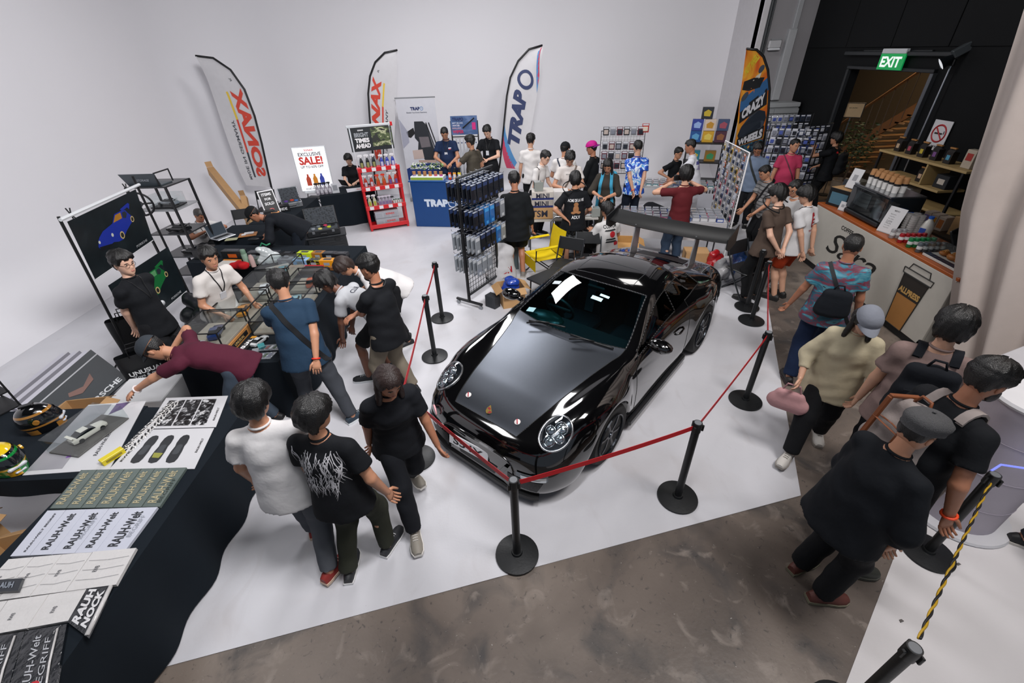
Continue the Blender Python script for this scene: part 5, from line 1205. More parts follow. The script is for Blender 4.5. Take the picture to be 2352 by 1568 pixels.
def table(cs, z, lt, lc, cloth_mt=None, drop=None, top_mt=None, flare=.05, seed=1):
    cx, cy = sum(p[0] for p in cs)/4, sum(p[1] for p in cs)/4
    t = thing('folding_table', lt, 'table', (cx, cy, 0)); L = [Vector((x-cx, y-cy, 0)) for x, y in cs]
    mb = MB(); mb.prism([p*.985+Vector((0,0, z-.035)) for p in L],(0,0,.03)); mb.build('tabletop', top_mt or M('#9a9c9f', .5), t)
    for p in L: mb = MB(); q = p*.88; mb.cyl((q.x, q.y, 0.0),(q.x, q.y, z-.03),.014, n=8); mb.build('leg', M('#55585c', .4,.6), t)
    if not cloth_mt: return t
    mb = MB(); ring = []; r_ = random.Random(seed)
    for a, b in zip(L, L[1:]+L[:1]):
        d = b-a; n = Vector((d.y, -d.x, 0)).normalized(); k = max(4, int(d.length/.05))
        for i in range(k): ring.append((a+d*i/k, n if i else (n+Vector(((a-L[L.index(a)-1]).y, -(a-L[L.index(a)-1]).x, 0)).normalized()).normalized()))
    N = len(ring); lv = 7; vs = []; dz = z-.02 if drop is None else drop; ph = r_.random()*6
    for q in range(lv):
        t_ = q/(lv-1)
        for i, (p, n) in enumerate(ring):
            w_ = flare*t_*(.55+.45*math.sin(i*.62+ph)+.15*math.sin(i*.23+2*ph)); vs.append(p+n*(.006+max(-.004, w_))+Vector((0,0, z+.004-dz*t_-(.004 if q else 0))))
    fs = [(q*N+i, (q+1)*N+i, (q+1)*N+(i+1) % N, q*N+(i+1) % N) for q in range(lv-1) for i in range(N)]+[tuple(range(N))]
    mb.add(vs, fs); o = mb.build('tablecloth', cloth_mt, loc=(cx, cy, 0), smooth=50); tag(o, lc, 'tablecloth')
    return t
def box(name, label, cat, loc, d, mt, rz=0, group=None, bev=.004, lid=None, lab=None, lab_mt=None, word=None, word_mt=None):
    """carton or packet: body with an inset lid line and a printed front"""
    e = thing(name, label, cat, loc, rz, group); mb = MB(); mb.box((0,0, d[2]/2), d, bev); mb.build('body', mt, e)
    if lid: mb = MB(); mb.box((0,0, d[2]+.002),(d[0]*.98, d[1]*.98,.005),.002); mb.build('lid', lid, e)
    if lab: mb = MB(); mb.box((0,-d[1]/2-.001, d[2]*.5),(d[0]*lab[0],.002, d[2]*lab[1])); mb.build('label', lab_mt or M('#d8d8d8', .6), e)
    if word: text(word, word_mt or WHITE, e, (0,-d[1]/2-.003, d[2]*.5),(PI/2,0,0), w=d[0]*.6, h=None)
    return e
def open_carton(name, label, loc, d, rz, mt=CARD, flaps=True, word=None):
    e = thing(name, label, 'box', loc, rz); mb = MB(); x, y, z = d; t = .006
    mb.box((0,0, t/2),(x, y, t)).box((-x/2,0, z/2),(t, y, z)).box((x/2,0, z/2),(t, y, z)).box((0,-y/2, z/2),(x, t, z)).box((0, y/2, z/2),(x, t, z)); mb.build('carton', mt, e)
    if flaps:
        for s in (-1,1):
            mb = MB(); mb.at((s*x/2,0, z),(0, s*.5,0)); mb.box((s*.06,0,0),(.12, y, t)); mb.build('flap', mt, e)
            mb = MB(); mb.at((0, s*y/2, z),(-s*.6,0,0)); mb.box((0, s*.06,0),(x, .12, t)); mb.build('flap', mt, e)
    if word: text(word, M('#4a3826', .7), e, (0,-y/2-.004, z*.55),(PI/2,0,0), w=x*.5)
    return e
def model_car(label, col, loc, rz, L=.26, wing=False, cat='model car', group=None, metal=.2):
    e = thing('model_car', label, cat, loc, rz, group); s = L/4.4; secs = []
    for x, w_, zt in ((2.15,.55,.55),(2.0,.78,.66),(1.3,.86,.76),(.7,.88,.86),(-.2,.88,.9),(-1.2,.9,.92),(-1.9,.84,.84),(-2.2,.66,.72)):
        secs.append([(x, -w_*.9,.22),(x, -w_, .45),(x, -w_*.92, zt*.92),(x, -w_*.5, zt),(x, w_*.5, zt),(x, w_*.92, zt*.92),(x, w_, .45),(x, w_*.9,.22)])
    mb = MB(); mb.add([Vector(p)*s for q in secs for p in q],[(i*8+j, i*8+(j+1) % 8,(i+1)*8+(j+1) % 8,(i+1)*8+j) for i in range(7) for j in range(8)]+[tuple(range(8))[::-1], tuple(range(56,64))]); mb.build('body', M(col, .2, metal, coat=.6), e, smooth=40)
    mb = MB(); cab = [(.75,.86),(.05,1.26),(-.9,1.28),(-1.6,.9)]
    for k, w_ in enumerate((.72,.58,.56,.7)): pass
    vs = []
    for (x, z), w_ in zip(cab, (.74,.58,.56,.7)): vs += [Vector((x, -w_, z))*s, Vector((x, w_, z))*s]
    mb.add(vs, [(0,1,3,2),(4,5,7,6),(0,2,4,6),(1,7,5,3)]); mb.build('windows', M('#0d1114', .1), e)
    mb = MB(); mb.box((-.42*s, 0,1.285*s),(.98*s, 1.14*s, .04*s),.01*s); mb.build('roof', M(col, .2, metal, coat=.6), e)
    for x in (1.3,-1.35):
        for y in (-.8,.8): mb = MB(); mb.cyl((x*s, (y-.1)*s, .32*s),(x*s, (y+.1)*s, .32*s),.32*s, n=12); mb.build('wheel', RUBBER, e)
    if wing: mb = MB(); mb.box((-2.0*s, 0,1.22*s),(.35*s, 1.6*s, .05*s)).box((-2.0*s, .5*s, 1.0*s),(.1*s, .06*s, .4*s)).box((-2.0*s, -.5*s, 1.0*s),(.1*s, .06*s, .4*s)); mb.build('wing', M(col, .3), e)
    return e
PERSPEX = glass('perspex', '#fafcfc', .02,.02,.3)
def display_case(label, loc, d, rz, base=.06, base_mt=None, frame_mt=None, group=None, hood=None):
    e = thing('display_case', label, 'display case', loc, rz, group); x, y, z = d
    mb = MB(); mb.box((0,0, base/2),(x, y, base),.004); mb.build('base', base_mt or BLACK, e)
    for c, q in (((0,-y/2, base+z/2),(x, .004, z)),((0, y/2, base+z/2),(x, .004, z)),((-x/2,0, base+z/2),(.004, y, z)),((x/2,0, base+z/2),(.004, y, z)),((0,0, base+z),(x, y, .004))):
        mb = MB(); mb.box(c, q); mb.build('pane', PERSPEX, e)
    if frame_mt:
        mb = MB()
        for a in (-1,1):
            for b in (-1,1): mb.box((a*x/2, b*y/2, base+z/2),(.012,.012, z))
            mb.box((0, a*y/2, base+z),(x+.01,.012,.01)).box((a*x/2,0, base+z),(.012, y, .01))
        mb.build('frame', frame_mt, e)
    if hood: mb = MB(); mb.box((0, y/2-.006, base+z/2),(x*.98,.006, z*.96)); mb.build('back_panel', hood, e)
    return e
# ================================================================ barriers
SP = M('#17191b', .42,.2, bump=.05)
def stanchion(x, y, label, h=.93, rope=None):
    e = thing('stanchion', label, 'stanchion', (x, y, 0), rnd.uniform(0,6))
    mb = MB(); mb.lathe([(.172,0),(.176,.006),(.174,.018),(.12,.026),(.045,.032),(.04,.05),(0,.05)],36); mb.build('base', SP, e, smooth=35)
    mb = MB(); mb.cyl((0,0,.03),(0,0, h-.09),.031, n=20); mb.build('post', SP, e, smooth=40)
    mb = MB(); mb.lathe([(.036, h-.09),(.037, h-.02),(.034, h),(.0, h)],20); hd = mb.build('belt_head', M('#131517', .35), e, smooth=40)
    for k in range(3):
        a = k*2*PI/3; mb = MB(); mb.box((.042*math.cos(a),.042*math.sin(a), h-.05),(.016,.022,.06),.004); mb.build('belt_clip', M('#0d0e10', .4), hd)
    mb = MB(); mb.lathe([(.028, h+.0005),(.026, h+.003),(0, h+.003)],18); mb.build('cap', M('#6d7074', .45), hd)
    return e
SPOS = [(-.03,1.97, 'black barrier post in front of the car nose, nearest the camera'),(1.43,2.44, 'black barrier post right of the car headlight, on white floor'),(2.62,3.67, 'black barrier post beside the white floor edge, right of the car'),
        (3.50,5.36, 'black barrier post at the rear right, in front of the folding chair'),(3.62,5.75, 'farthest black barrier post at the rear right, by the folding chair'),(-1.05,4.79, 'black barrier post left of the car, nearer of the left pair'),
        (-1.06,5.80, 'black barrier post left of the car, farther of the left pair'),(-1.0,3.02, 'black barrier post half hidden behind the person striding past')]
for x, y, l_ in SPOS: stanchion(x, y, l_)
BELT = M('#c00f1c', .55, bump=.1, bsc=300)
def belt(a, b, label, sag=.02):
    n = 12; vs = []
    for i in range(n+1):
        t = i/n; x, y = SPOS[a][0]*(1-t)+SPOS[b][0]*t, SPOS[a][1]*(1-t)+SPOS[b][1]*t; d = Vector((SPOS[b][0]-SPOS[a][0], SPOS[b][1]-SPOS[a][1],0)).normalized(); nn = Vector((-d.y, d.x, 0))*.0012
        z = .885-sag*4*t*(1-t)
        if i == 0: x, y = x+d.x*.045, y+d.y*.045
        if i == n: x, y = x-d.x*.045, y-d.y*.045
        for s, h in ((-1,-.024),(-1,.024),(1,.024),(1,-.024)): vs.append(Vector((x, y, z+h))+nn*s)
    mb = MB(); mb.add(vs, [(i*4+k, (i+1)*4+k, (i+1)*4+(k+1) % 4, i*4+(k+1) % 4) for i in range(n) for k in range(4)]+[(0,1,2,3),(n*4+3, n*4+2, n*4+1, n*4)])
    tag(mb.build('barrier_belt', BELT), label, 'barrier belt', 'red barrier belts around the car')
belt(0,1, 'red belt stretched from the nearest post to the post right of the headlight'); belt(1,2, 'red belt along the right of the car near the white floor edge'); belt(2,3, 'red belt running back towards the folding chair')
belt(7,0, 'red belt crossing in front of the number plate'); belt(5,7, 'red belt left of the car beside khaki trousers'); belt(6,5, 'short red belt between the two left posts')
# ================================================================ near table (bottom left)
table([(-3.42,.2),(-2.47,.2),(-2.49,3.02),(-3.42,3.1)],.75, 'folding table under black cloth at bottom left, carrying the books', 'black cloth draped to the floor over the book table', CLOTHB, seed=3, flare=.06)
table([(-5.3,2.3),(-3.44,2.3),(-3.44,3.12),(-5.3,3.12)],.75, 'folding table carrying the helmets at the left edge', 'black cloth hanging short over the helmet table', CLOTHB, drop=.16, seed=5, flare=.02)
ZT = .757
GB = ramp_mat('grey_green_cover', [(0, '#4c5654'),(.5, '#58635f'),(1, '#626d69')],(1,1,1),8,3,0, const=False, rough=.3)
GOLD = M('#a39a7c', .5)
def bq(TL, TR, BR, BL, a, b):
    f = lambda p, q, t: (p[0]+(q[0]-p[0])*t, p[1]+(q[1]-p[1])*t)
    return [f(TL, TR, a), f(TL, TR, b), f(BL, BR, b), f(BL, BR, a)]
gx = [0,.15,.28,.41,.57,.70,.83,1.0]
where = ['leftmost', 'second from left', 'third from left', 'middle', 'third from right', 'second from right', 'rightmost']
for i in range(7):
    o, uv = slab('book', 'grey green Rauh-Welt book in the row of seven, '+where[i], 'book', bq((190,1083),(432,1077),(371,1167),(118,1171), gx[i], gx[i+1]-.004), ZT+.003*(i % 2),.02, GB, 'grey green books on the near table')
    textq(o, uv, 'RAUH-Welt', .42,.5,(0,-.82),(-.5,0), GOLD, .02)
    if i == 6: textq(o, uv, 'BEGRIFF', .78,.6,(0,-.6),(-.2,0), M('#2b332d', .5),0)
    patchq(o, uv, .0,.0,.03,1, M('#39423b', .4), 'spine_line')
wx = [0,.17,.36,.56,.74,1.0]
WB = M('#b9bcc8', .35, var=.03)
for i in range(5):
    o, uv = slab('book', 'pale white Rauh-Welt book below the green ones, '+['leftmost', 'second from left', 'middle one', 'second from right', 'rightmost'][i], 'book', bq((113,1176),(366,1168),(292,1268),(28,1281), wx[i], wx[i+1]-.004), ZT+.003*(i % 2),.02, WB, 'white books on the near table')
    if i in (0,): textq(o, uv, 'RAUH-WELT BEGRIFF', .6,.5,(0,-.85),(-.12,0), M('#23262c', .5),.02)
    else: textq(o, uv, 'RAUH-Welt', .5 if i < 4 else .45,.5,(0,-.8),(-.36,0), M('#23262c', .5),.025)
    if i in (2,4): textq(o, uv, 'BEGRIFF', .75,.45,(0,-.5),(-.16,0), M('#8b8f99', .5),0)
PACKW = M('#c6c4c3', .12, bump=.5, bsc=14, coat=.5, var=.05); PACKD = M('#15181d', .12, bump=.6, bsc=16, coat=.7)
px_ = [0,.2,.42,.66,1.0]
for i in range(4):
    o, uv = slab('packed_shirt', 'folded white shirt in clear sleeve, upper row, '+['leftmost', 'second from left', 'second from right', 'rightmost and widest'][i], 'shirt', bq((25,1288),(318,1262),(272,1346),(-70,1392), px_[i], px_[i+1]-.004), ZT+.004*(i % 2),.022, PACKW, 'white shirts in sleeves on the near table')
    textq(o, uv, 'RWB', .35,.5,(0,-.16),(-.1,0), M('#4a4c52', .5),.01)
    mb = MB()
    for t in (.25,.5,.75): mb.tube([uv(.06, t, .002), uv(.5, t+.03,.004), uv(.94, t-.02,.002)],.0025,4)
    mb.build('sleeve_crease', glass('sleeve_film', '#ffffff', .25,.1), o)
for i in range(3):
    o, uv = slab('packed_shirt', 'folded white shirt in clear sleeve, lower row, '+['leftmost', 'middle one', 'rightmost'][i], 'shirt', bq((-70,1396),(212,1354),(165,1428),(-130,1482), i/3,(i+1)/3-.005), ZT+.004*(i % 2),.02, PACKW, 'white shirts in sleeves on the near table')
    textq(o, uv, 'RWB', .4,.55,(0,-.2),(-.1,0), M('#4a4c52', .5),.01)
o, uv = slab('packed_shirt', 'folded black shirt with big white letters RAUH in clear sleeve at table edge', 'shirt', [(206,1352),(262,1348),(205,1466),(160,1432)], ZT, .022, PACKD)
textq(o, uv, 'RAUH', .3,.5,(0,-.85),(-.32,0), M('#c9c9cb', .5),.05); textq(o, uv, 'NOCK', .68,.5,(0,-.8),(-.28,0), M('#c9c9cb', .5),.05)
mb = MB(); mb.tube([uv(.97,.02,0), uv(.97,.98,0)],.012,8); mb.build('rolled_edge', PACKW, o, True)
for i in range(3):
    o, uv = slab('packed_shirt', 'folded black shirt with white print in clear sleeve, '+['at the left frame edge', 'second of the black row', 'rightmost of the black row'][i], 'shirt', bq((-130,1486),(160,1436),(128,1620),(-220,1660), i/3,(i+1)/3-.006), ZT+.004*(i % 2),.02, PACKD, 'black shirts in sleeves on the near table')
    textq(o, uv, 'RAUH-Welt', .35,.5,(0,-.8),(-.18,0), M('#a9abb0', .5),.01); textq(o, uv, 'BEGRIFF', .62,.5,(0,-.7),(-.14,0), M('#a9abb0', .5),.0)
    mb = MB(); mb.tube([uv(.8,.05,.003), uv(.78,.5,.006), uv(.82,.95,.003)],.006,5); mb.build('sleeve_crease', PACKW, o, True)
    if i: mb = MB(); mb.lathe([(.03,0),(.03,.001)],12); mb.build('red_emblem', M('#b3202c', .4), o, loc=uv(.5,.78,.002))
o, uv = slab('tin_case', 'black lettered tin case lying on the white shirts at the left frame edge', 'case', [(-20,1336),(57,1331),(46,1360),(-30,1364)], ZT+.03,.02, M('#22262d', .3))
textq(o, uv, 'RAUH', .55,.5,(.5,0),(0,-.5), M('#7b828c', .4),.04)
PAPER = M('#c3c3c6', .45, var=.02)
o, uv = slab('poster_print', 'white print with three dark cars seen from above on the near table', 'poster', [(334,987),(492,983),(447,1077),(251,1078)], ZT, .003, PAPER)
CARP_ = [(.5,0),(.78,.03),(.93,.12),(.97,.3),(.9,.42),(.97,.6),(.96,.85),(.85,.96),(.5,1),(.15,.96),(.04,.85),(.03,.6),(.1,.42),(.03,.3),(.07,.12),(.22,.03)]
for k in range(3):
    u0, u1 = .16+.215*k, .16+.215*k+.15
    polyq(o, uv, [(u0+(u1-u0)*a, .17+.70*b) for a, b in CARP_], M('#26282b', .4), 'printed_car')
    polyq(o, uv, [(u0+(u1-u0)*(.2+.6*a),.42+.25*b) for a, b in CARP_], M('#3c3f43', .4), 'printed_window', .003)
    if k == 1: polyq(o, uv, [(u0+(u1-u0)*a, .62+.13*b) for a, b in ((.1,0),(.9,.1),(.8,1),(.2,.9))], M('#8a8a3c', .5), 'printed_stripe', .0035)
textq(o, uv, 'RAUH-WELT', .92,.45,(0,-.35),(-.03,0), M('#222', .5) if False else M('#222222', .5),.02); textq(o, uv, 'RWB', .06,.7,(0,-.25),(-.03,0), M('#222222', .5),.02)
o, uv = slab('poster_print', 'white print with three black and white photographs on the near table', 'poster', [(382,914),(494,909),(528,934),(495,980)], ZT, .003, PAPER, world_pts=[G(382,914, ZT), G(524,909, ZT), G(496,981, ZT), G(336,985, ZT)])
PH = ramp_mat('monochrome_photo', [(0, '#131415'),(.46, '#2a2b2d'),(.54, '#6f7072'),(.62, '#c9c9ca')],(1,1,1),22,4,.8, rough=.3)
for a, b in ((.08,.34),(.36,.60),(.62,.84)): patchq(o, uv, a, .1, b, .93, PH, 'photo')
textq(o, uv, 'RAUH-WELT', .93,.6,(0,-.4),(-.03,0), M('#222222', .5),.02)
o, uv = slab('poster_print', 'large pale print with grey panel and purple accents under the clear case', 'poster', [(204,930),(336,921),(252,1078),(52,1092)], ZT-.003,.004, PAPER)
patchq(o, uv, .0,.02,.42,.95, ramp_mat('grey_print_panel', [(0, '#6c6d74'),(1, '#a8a6ab')],(1,1,1),2,2,0, const=False), 'printed_panel'); polyq(o, uv, [(.5,.02),(.72,.0),(.66,.12),(.5,.2)], M('#5b4a72', .5), 'printed_shadow'); polyq(o, uv, [(.36,.72),(.52,.68),(.5,.78),(.36,.82)], M('#7a4f9c', .5), 'printed_accent')
textq(o, uv, 'RAUH-Welt BEGRIFF', .72,.6,(-.0,-.42),(-.05,0), M('#33343a', .5),.01)
c = (G(150,1040, ZT)+G(265,963, ZT))/2
display_case('clear perspex case with a white model car standing on the pale print', (c.x-.0, c.y, ZT+.004),(.30,.46,.14), R(-12),.012, M('#4d4a48', .4))
model_car('white model sports car inside the clear case on the near table', '#d6d2c8', (c.x, c.y, ZT+.017), R(68),.27, True)
a0, b0 = G(398,928, ZT), G(296,1030, ZT); d_ = b0-a0; sd = Vector((-d_.y, d_.x, 0)).normalized()
for i in range(15):
    for k in (-1,1):
        p_ = a0+d_*(i/14)+sd*(.028*k)+Vector((0,0,.004+.003*(i % 2))); e = thing('keychain', 'small lettered tag beside the car print, '+('left' if k < 0 else 'right')+' file, number '+str(i+1)+' from far end', 'keychain', p_, math.atan2(d_.y, d_.x)+.5*k+rnd.uniform(-.2,.2), 'tags in the long double row')
        mb = MB(); mb.box((0,0,0),(.055,.032,.005),.002); mb.build('tag', M('#d0cecb', .4), e); mb = MB(); mb.box((0,0,.003),(.04,.016,.001)); mb.build('print', M('#26272a', .5), e)
        mb = MB(); mb.tube([(.03+.012*math.cos(t),.012*math.sin(t),.001) for t in np.linspace(0,2*PI, 9)[:-1]],.0022,4, True); mb.build('ring', STEEL, e)
yb = box('toy_box', 'small yellow box beside the row of tags on the near table', 'box', G(262,1052, ZT)+Vector((0,0,.0)),(.16,.055,.05), M('#d0bd1e', .35), R(62), bev=.002, lab=(.7,.4), lab_mt=M('#8a7a18', .4))
# helmets
def helmet(label, loc, rz, colours, dark=False):
    e = thing('racing_helmet', label, 'helmet', loc, rz); n = 28; zs = np.linspace(0,1,15); vs = []
    def pt(t, a):
        z = .005+.255*t; r = .128*math.sin(PI*(.18+.82*(1-t)*.62+.0))**.55 if t < 1 else .0; r = .125*(1-max(0,(t-.35)/.65)**2.4)**.5 if t > .35 else .105+.02*t/.35
        c_ = math.cos(a); return Vector((r*math.sin(a)*.92, r*c_*1.12+(.035*max(0, c_)**3)*(1-t)*1.2, z))
    mats = [M(h, .1, coat=1.0) for h in colours]
    mb = MB()
    for i, t in enumerate(zs):
        for j in range(n): vs.append(pt(min(t, .999),2*PI*j/n))
    fs = [(i*n+j, i*n+(j+1) % n, (i+1)*n+(j+1) % n, (i+1)*n+j) for i in range(14) for j in range(n)]
    mb.add(vs, fs+[tuple(range(14*n, 15*n))])
    for q in range(14*n):
        i, j = divmod(q, n); a = (j+.5)/n; t = (i+.5)/14
        if t > .8: mb.m[q] = 1
        elif .68 < t <= .8: mb.m[q] = 2 if not dark else 3
        elif .28 < t < .36: mb.m[q] = 3
        elif t < .2 and (j % 7) < 3: mb.m[q] = 3
    mb.build('shell', mats, e, smooth=60)
    mb = MB(); vv = [];
    for t in np.linspace(.40,.66,6):
        for a in np.linspace(-1.15,1.15,17): p_ = pt(t, a); vv.append(p_*1.0+Vector((p_.x, p_.y, 0)).normalized()*.007)
    mb.add(vv, [(i*17+j, (i+1)*17+j, (i+1)*17+j+1, i*17+j+1) for i in range(5) for j in range(16)]); mb.build('visor', M('#15181c', .06, coat=1), e, True)
    for s in (-1,1): mb = MB(); p_ = pt(.52, s*1.35); mb.cyl(p_, p_+Vector((s*.014,0,0)),.022, n=14); mb.build('visor_pivot', M(colours[3],.3), e)
    mb = MB(); mb.box((0,.155,.08),(.12,.03,.03),.01).box((0,.15,.035),(.07,.03,.018),.006); mb.build('chin_vent', M('#b9bcc2', .3), e)
    mb = MB(); mb.box((.0,.0,.262),(.05,.1,.014),.006); mb.build('top_vent', M(colours[2],.3), e)
    return e
h1 = G(112,985, ZT); helmet('glossy black racing helmet with gold bands on the left table', (h1.x-.05, h1.y+.02, ZT), R(-60),['#0c0d0f', '#0a0b0d', '#0a0b0d', '#9a6a2c'], True)
h2 = G(45,1075, ZT); helmet('green and yellow racing helmet at the left frame edge', (h2.x-.06, h2.y+.0, ZT), R(-110),['#0f7a35', '#d8b81c', '#0a0b0d', '#c9961c'])
r0 = G(25,950, ZT); t = thing('counter_rack', 'small black display rack with orange can at the left frame edge', 'rack', (r0.x-.2, r0.y+.1, ZT), R(-25))
for z in (.0,.17,.34): mb = MB(); mb.box((0,0, z+.008),(.34,.2,.012)); mb.build('shelf', BLACK, t)
for a in (-1,1):
    mb = MB(); mb.box((a*.17,-.09,.18),(.014,.014,.36)).box((a*.17,.09,.18),(.014,.014,.36)); mb.build('side_frame', BLACK, t)
for k, (c_, z) in enumerate((('#c2451c', .348),('#b9a27c', .178))):
    e = thing('spray_can', 'orange and white can on the small black rack' if not k else 'beige tin on the lower shelf of the small rack', 'can', (r0.x-.15, r0.y+.08, ZT+z),0); mb = MB(); mb.lathe([(.03,0),(.03,.11),(.02,.125),(0,.126)],16); mb.build('body', M(c_, .35), e, smooth=40); mb = MB(); mb.lathe([(.0305,.02),(.0305,.06)],16); mb.build('label', M('#cfcdca', .4), e)
# cartons under and behind the helmet table
for i, (x, y, z, a, b, h_, r_, l_) in enumerate(((-3.85,1.95,0,.5,.4,.34,.3, 'open brown carton under the helmet table beside the book table'),(-4.2,1.45,0,.45,.4,.30,-.2, 'brown carton on the floor left of the book table, nearest the camera'),(-4.55,2.05,0,.5,.36,.42,.15, 'tall brown carton at the left edge under the table'),(-3.9,1.0,0,.42,.4,.26,.1, 'low open carton beside the book table legs, lower left'))):
    open_carton('cardboard_box', l_, (x, y, z),(a, b, h_), r_)
for i, (x, y, z, c_) in enumerate(((-3.85,1.95,.18, '#b9bcc0'),(-4.2,1.45,.15, '#c9cbd0'),(-3.9,1.0,.1, '#8b8f94'))):
    D = SDF(); r_ = random.Random(i)
    for k in range(5): D.cap((r_.uniform(-.12,.12), r_.uniform(-.1,.1),0),(r_.uniform(-.12,.12), r_.uniform(-.1,.1),.05),.08,.05)
    V, Q = D.mesh(.016); o = put('plastic_wrap', npmesh('plastic_wrap', folds(V, Q, .012, i, 1.6), Q, M(c_, .15, coat=.8)), loc=(x, y, z)); tag(o, 'crumpled clear plastic wrap inside the carton '+['under the helmet table', 'nearest the camera', 'by the table legs'][i], 'wrapping')
open_carton('cardboard_box', 'flat brown carton flap showing behind the helmet table', (-4.5,3.45,0),(.4,.26,.5),.1)
box('white_board_box', 'flat white box on the floor beyond the near table', 'box', (-4.25,3.95,.0),(.62,.5,.3), M('#c9cacc', .5),.1, lid=M('#d2d3d5', .5))
# rolled and flat prints by the wall
base_ = [G(205,797,.22), G(292,862,.22), G(190,950,.22), G(52,925,.22)]
for i in range(6):
    q = [p+Vector((-.10*i, .015*i, .016*(5-i)-.13)) for p in base_]
    o, uv = slab('print_sheet', 'dark poster board lettered PORSCHE on top of the pile by the wall' if i == 0 else 'poster board in the pile by the wall, '+['', 'second', 'third', 'fourth', 'fifth', 'lowest'][i]+' from the top', 'poster', None, 0,.012, M('#20282b', .35) if i == 0 else M('#c9c8d2' if i % 2 else '#77767f', .45), 'poster boards piled by the wall', world_pts=q)
    if i == 0:
        textq(o, uv, 'PORSCHE', .9,.5,(.0,-.8),(-.1,0), M('#cfd2d4', .5),.03); polyq(o, uv, [(.4,.3),(.55,.35),(.62,.62),(.5,.75),(.42,.7),(.52,.52)], M('#7a5a50', .5), 'printed_track'); patchq(o, uv, .16,0,.19,1, M('#b8babd', .4), 'white_line')
# bags by the wall
def tote(label, loc, d, rz, word=None, mt=None):
    e = thing('carrier_bag', label, 'bag', loc, rz); x, y, z = d
    def fn(u, v):
        a = 2*PI*u; c_, s_ = math.cos(a), math.sin(a); k = .5
        return (x/2*math.copysign(abs(c_)**k, c_)*(1-.06*v), y/2*math.copysign(abs(s_)**k, s_)*(1-.3*v)+.01*math.sin(9*v+7*u), z*v)
    mb = MB(); mb.sheet(40,8, fn); mb.box((0,0,.003),(x*.98, y*.98,.005)); mb.build('bag_body', mt or M('#0f1114', .45, bump=.2, bsc=10), e, smooth=60)
    for s in (-1,1): mb = MB(); mb.tube([(-.09, s*y*.33, z-.02),(-.08, s*y*.3, z+.1),(.08, s*y*.3, z+.1),(.09, s*y*.33, z-.02)],.007,6); mb.build('handle', BLACK, e, True)
    if word: text(word, M('#d0d2d4', .5), e, (0,-y/2-.004, z*.58),(PI/2,0,0), w=x*.7, h=None, bold=.03); text('THE HOBBY STORE' if False else 'Toys & more', M('#b0b2b5', .5), e, (0,-y/2-.004, z*.46),(PI/2,0,0), w=x*.6)
    return e
tote('black carrier bag lettered UNUSUAL beside the tall person in black', (-4.55,4.42,0),(.5,.2,.52), R(38), 'UNUSUAL')
tote('second black carrier bag lettered UNUSUAL under the glass case table', (-3.95,4.75,0),(.5,.22,.6), R(40), 'UNUSUAL')
tote('plain black carrier bag leaning on the wall behind the tall person', (-4.95,4.95,0),(.5,.22,.72), R(30))
D = SDF(); r_ = random.Random(9)
for k in range(9): D.cap((r_.uniform(-.3,.3), r_.uniform(-.2,.2), r_.uniform(.1,.4)),(r_.uniform(-.3,.3), r_.uniform(-.2,.2), r_.uniform(.2,.55)),.13,.1)
D.cap((-.3,0,.1),(.3,0,.1),.14,.14); V, Q = D.mesh(.02); o = put('bag_heap', npmesh('bag_heap', folds(V, Q, .016,4,1.3), Q, M('#14161a', .4, bump=.3, bsc=9)), loc=(-4.5,5.75,0)); tag(o, 'heap of black bags and jackets below the poster stand', 'bag')
e = thing('headphones', 'black and white headphones resting on the bag heap by the wall', 'headphones', (-4.85,5.35,.72),0, rot=(.5,.3,0)); mb = MB(); mb.tube([(.085*math.cos(a),0,.085*math.sin(a)) for a in np.linspace(0, PI, 14)],.01,6); mb.build('headband', M('#1d1f22', .4), e, True)
for s in (-1,1): mb = MB(); mb.ball((s*.085,0,-.01),(.03,.04,.045),12,8); mb.build('ear_cup', M('#c9cbce', .4), e, True)
# poster stand
ps = thing('poster_stand', 'black pole stand holding two hanging car posters by the wall', 'stand', (-5.08,5.6,0),0)
mb = MB(); mb.cyl((-.10,.78,0.0),(-.02,.72,2.15),.016, n=8); mb.build('pole', BLACK, ps); mb = MB(); mb.cyl((.0,-.8,0.0),(.18,-.78,2.06),.016, n=8); mb.build('pole', BLACK, ps)
mb = MB(); mb.cyl((.2,-.8,2.03),(.0,.74,2.03),.02, n=8); mb.build('top_bar', M('#c9cbce', .4), ps)
for y in (-.8,.78): mb = MB(); mb.tube([(-.3, y, .02),(0, y, .3),(.3, y, .02)],.012,6); mb.build('foot', BLACK, ps)
for k in (0,1):
    p_ = Vector((.17-.16*k, -.62+1.1*k, 2.03)); mb = MB(); mb.tube([p_+Vector((0,-.02,.08)), p_, p_+Vector((.01,.03,-.06))],.007,6).tube([p_+Vector((0,.03,.07)), p_, p_+Vector((.01,-.01,-.06))],.007,6); mb.build('clamp', BLACK, ps)
PBG = ramp_mat('dark_poster_ground', [(0, '#0f1417'),(.6, '#1a2226'),(1, '#2a3438')],(1,1,1),5,5,.5, const=False, rough=.35)
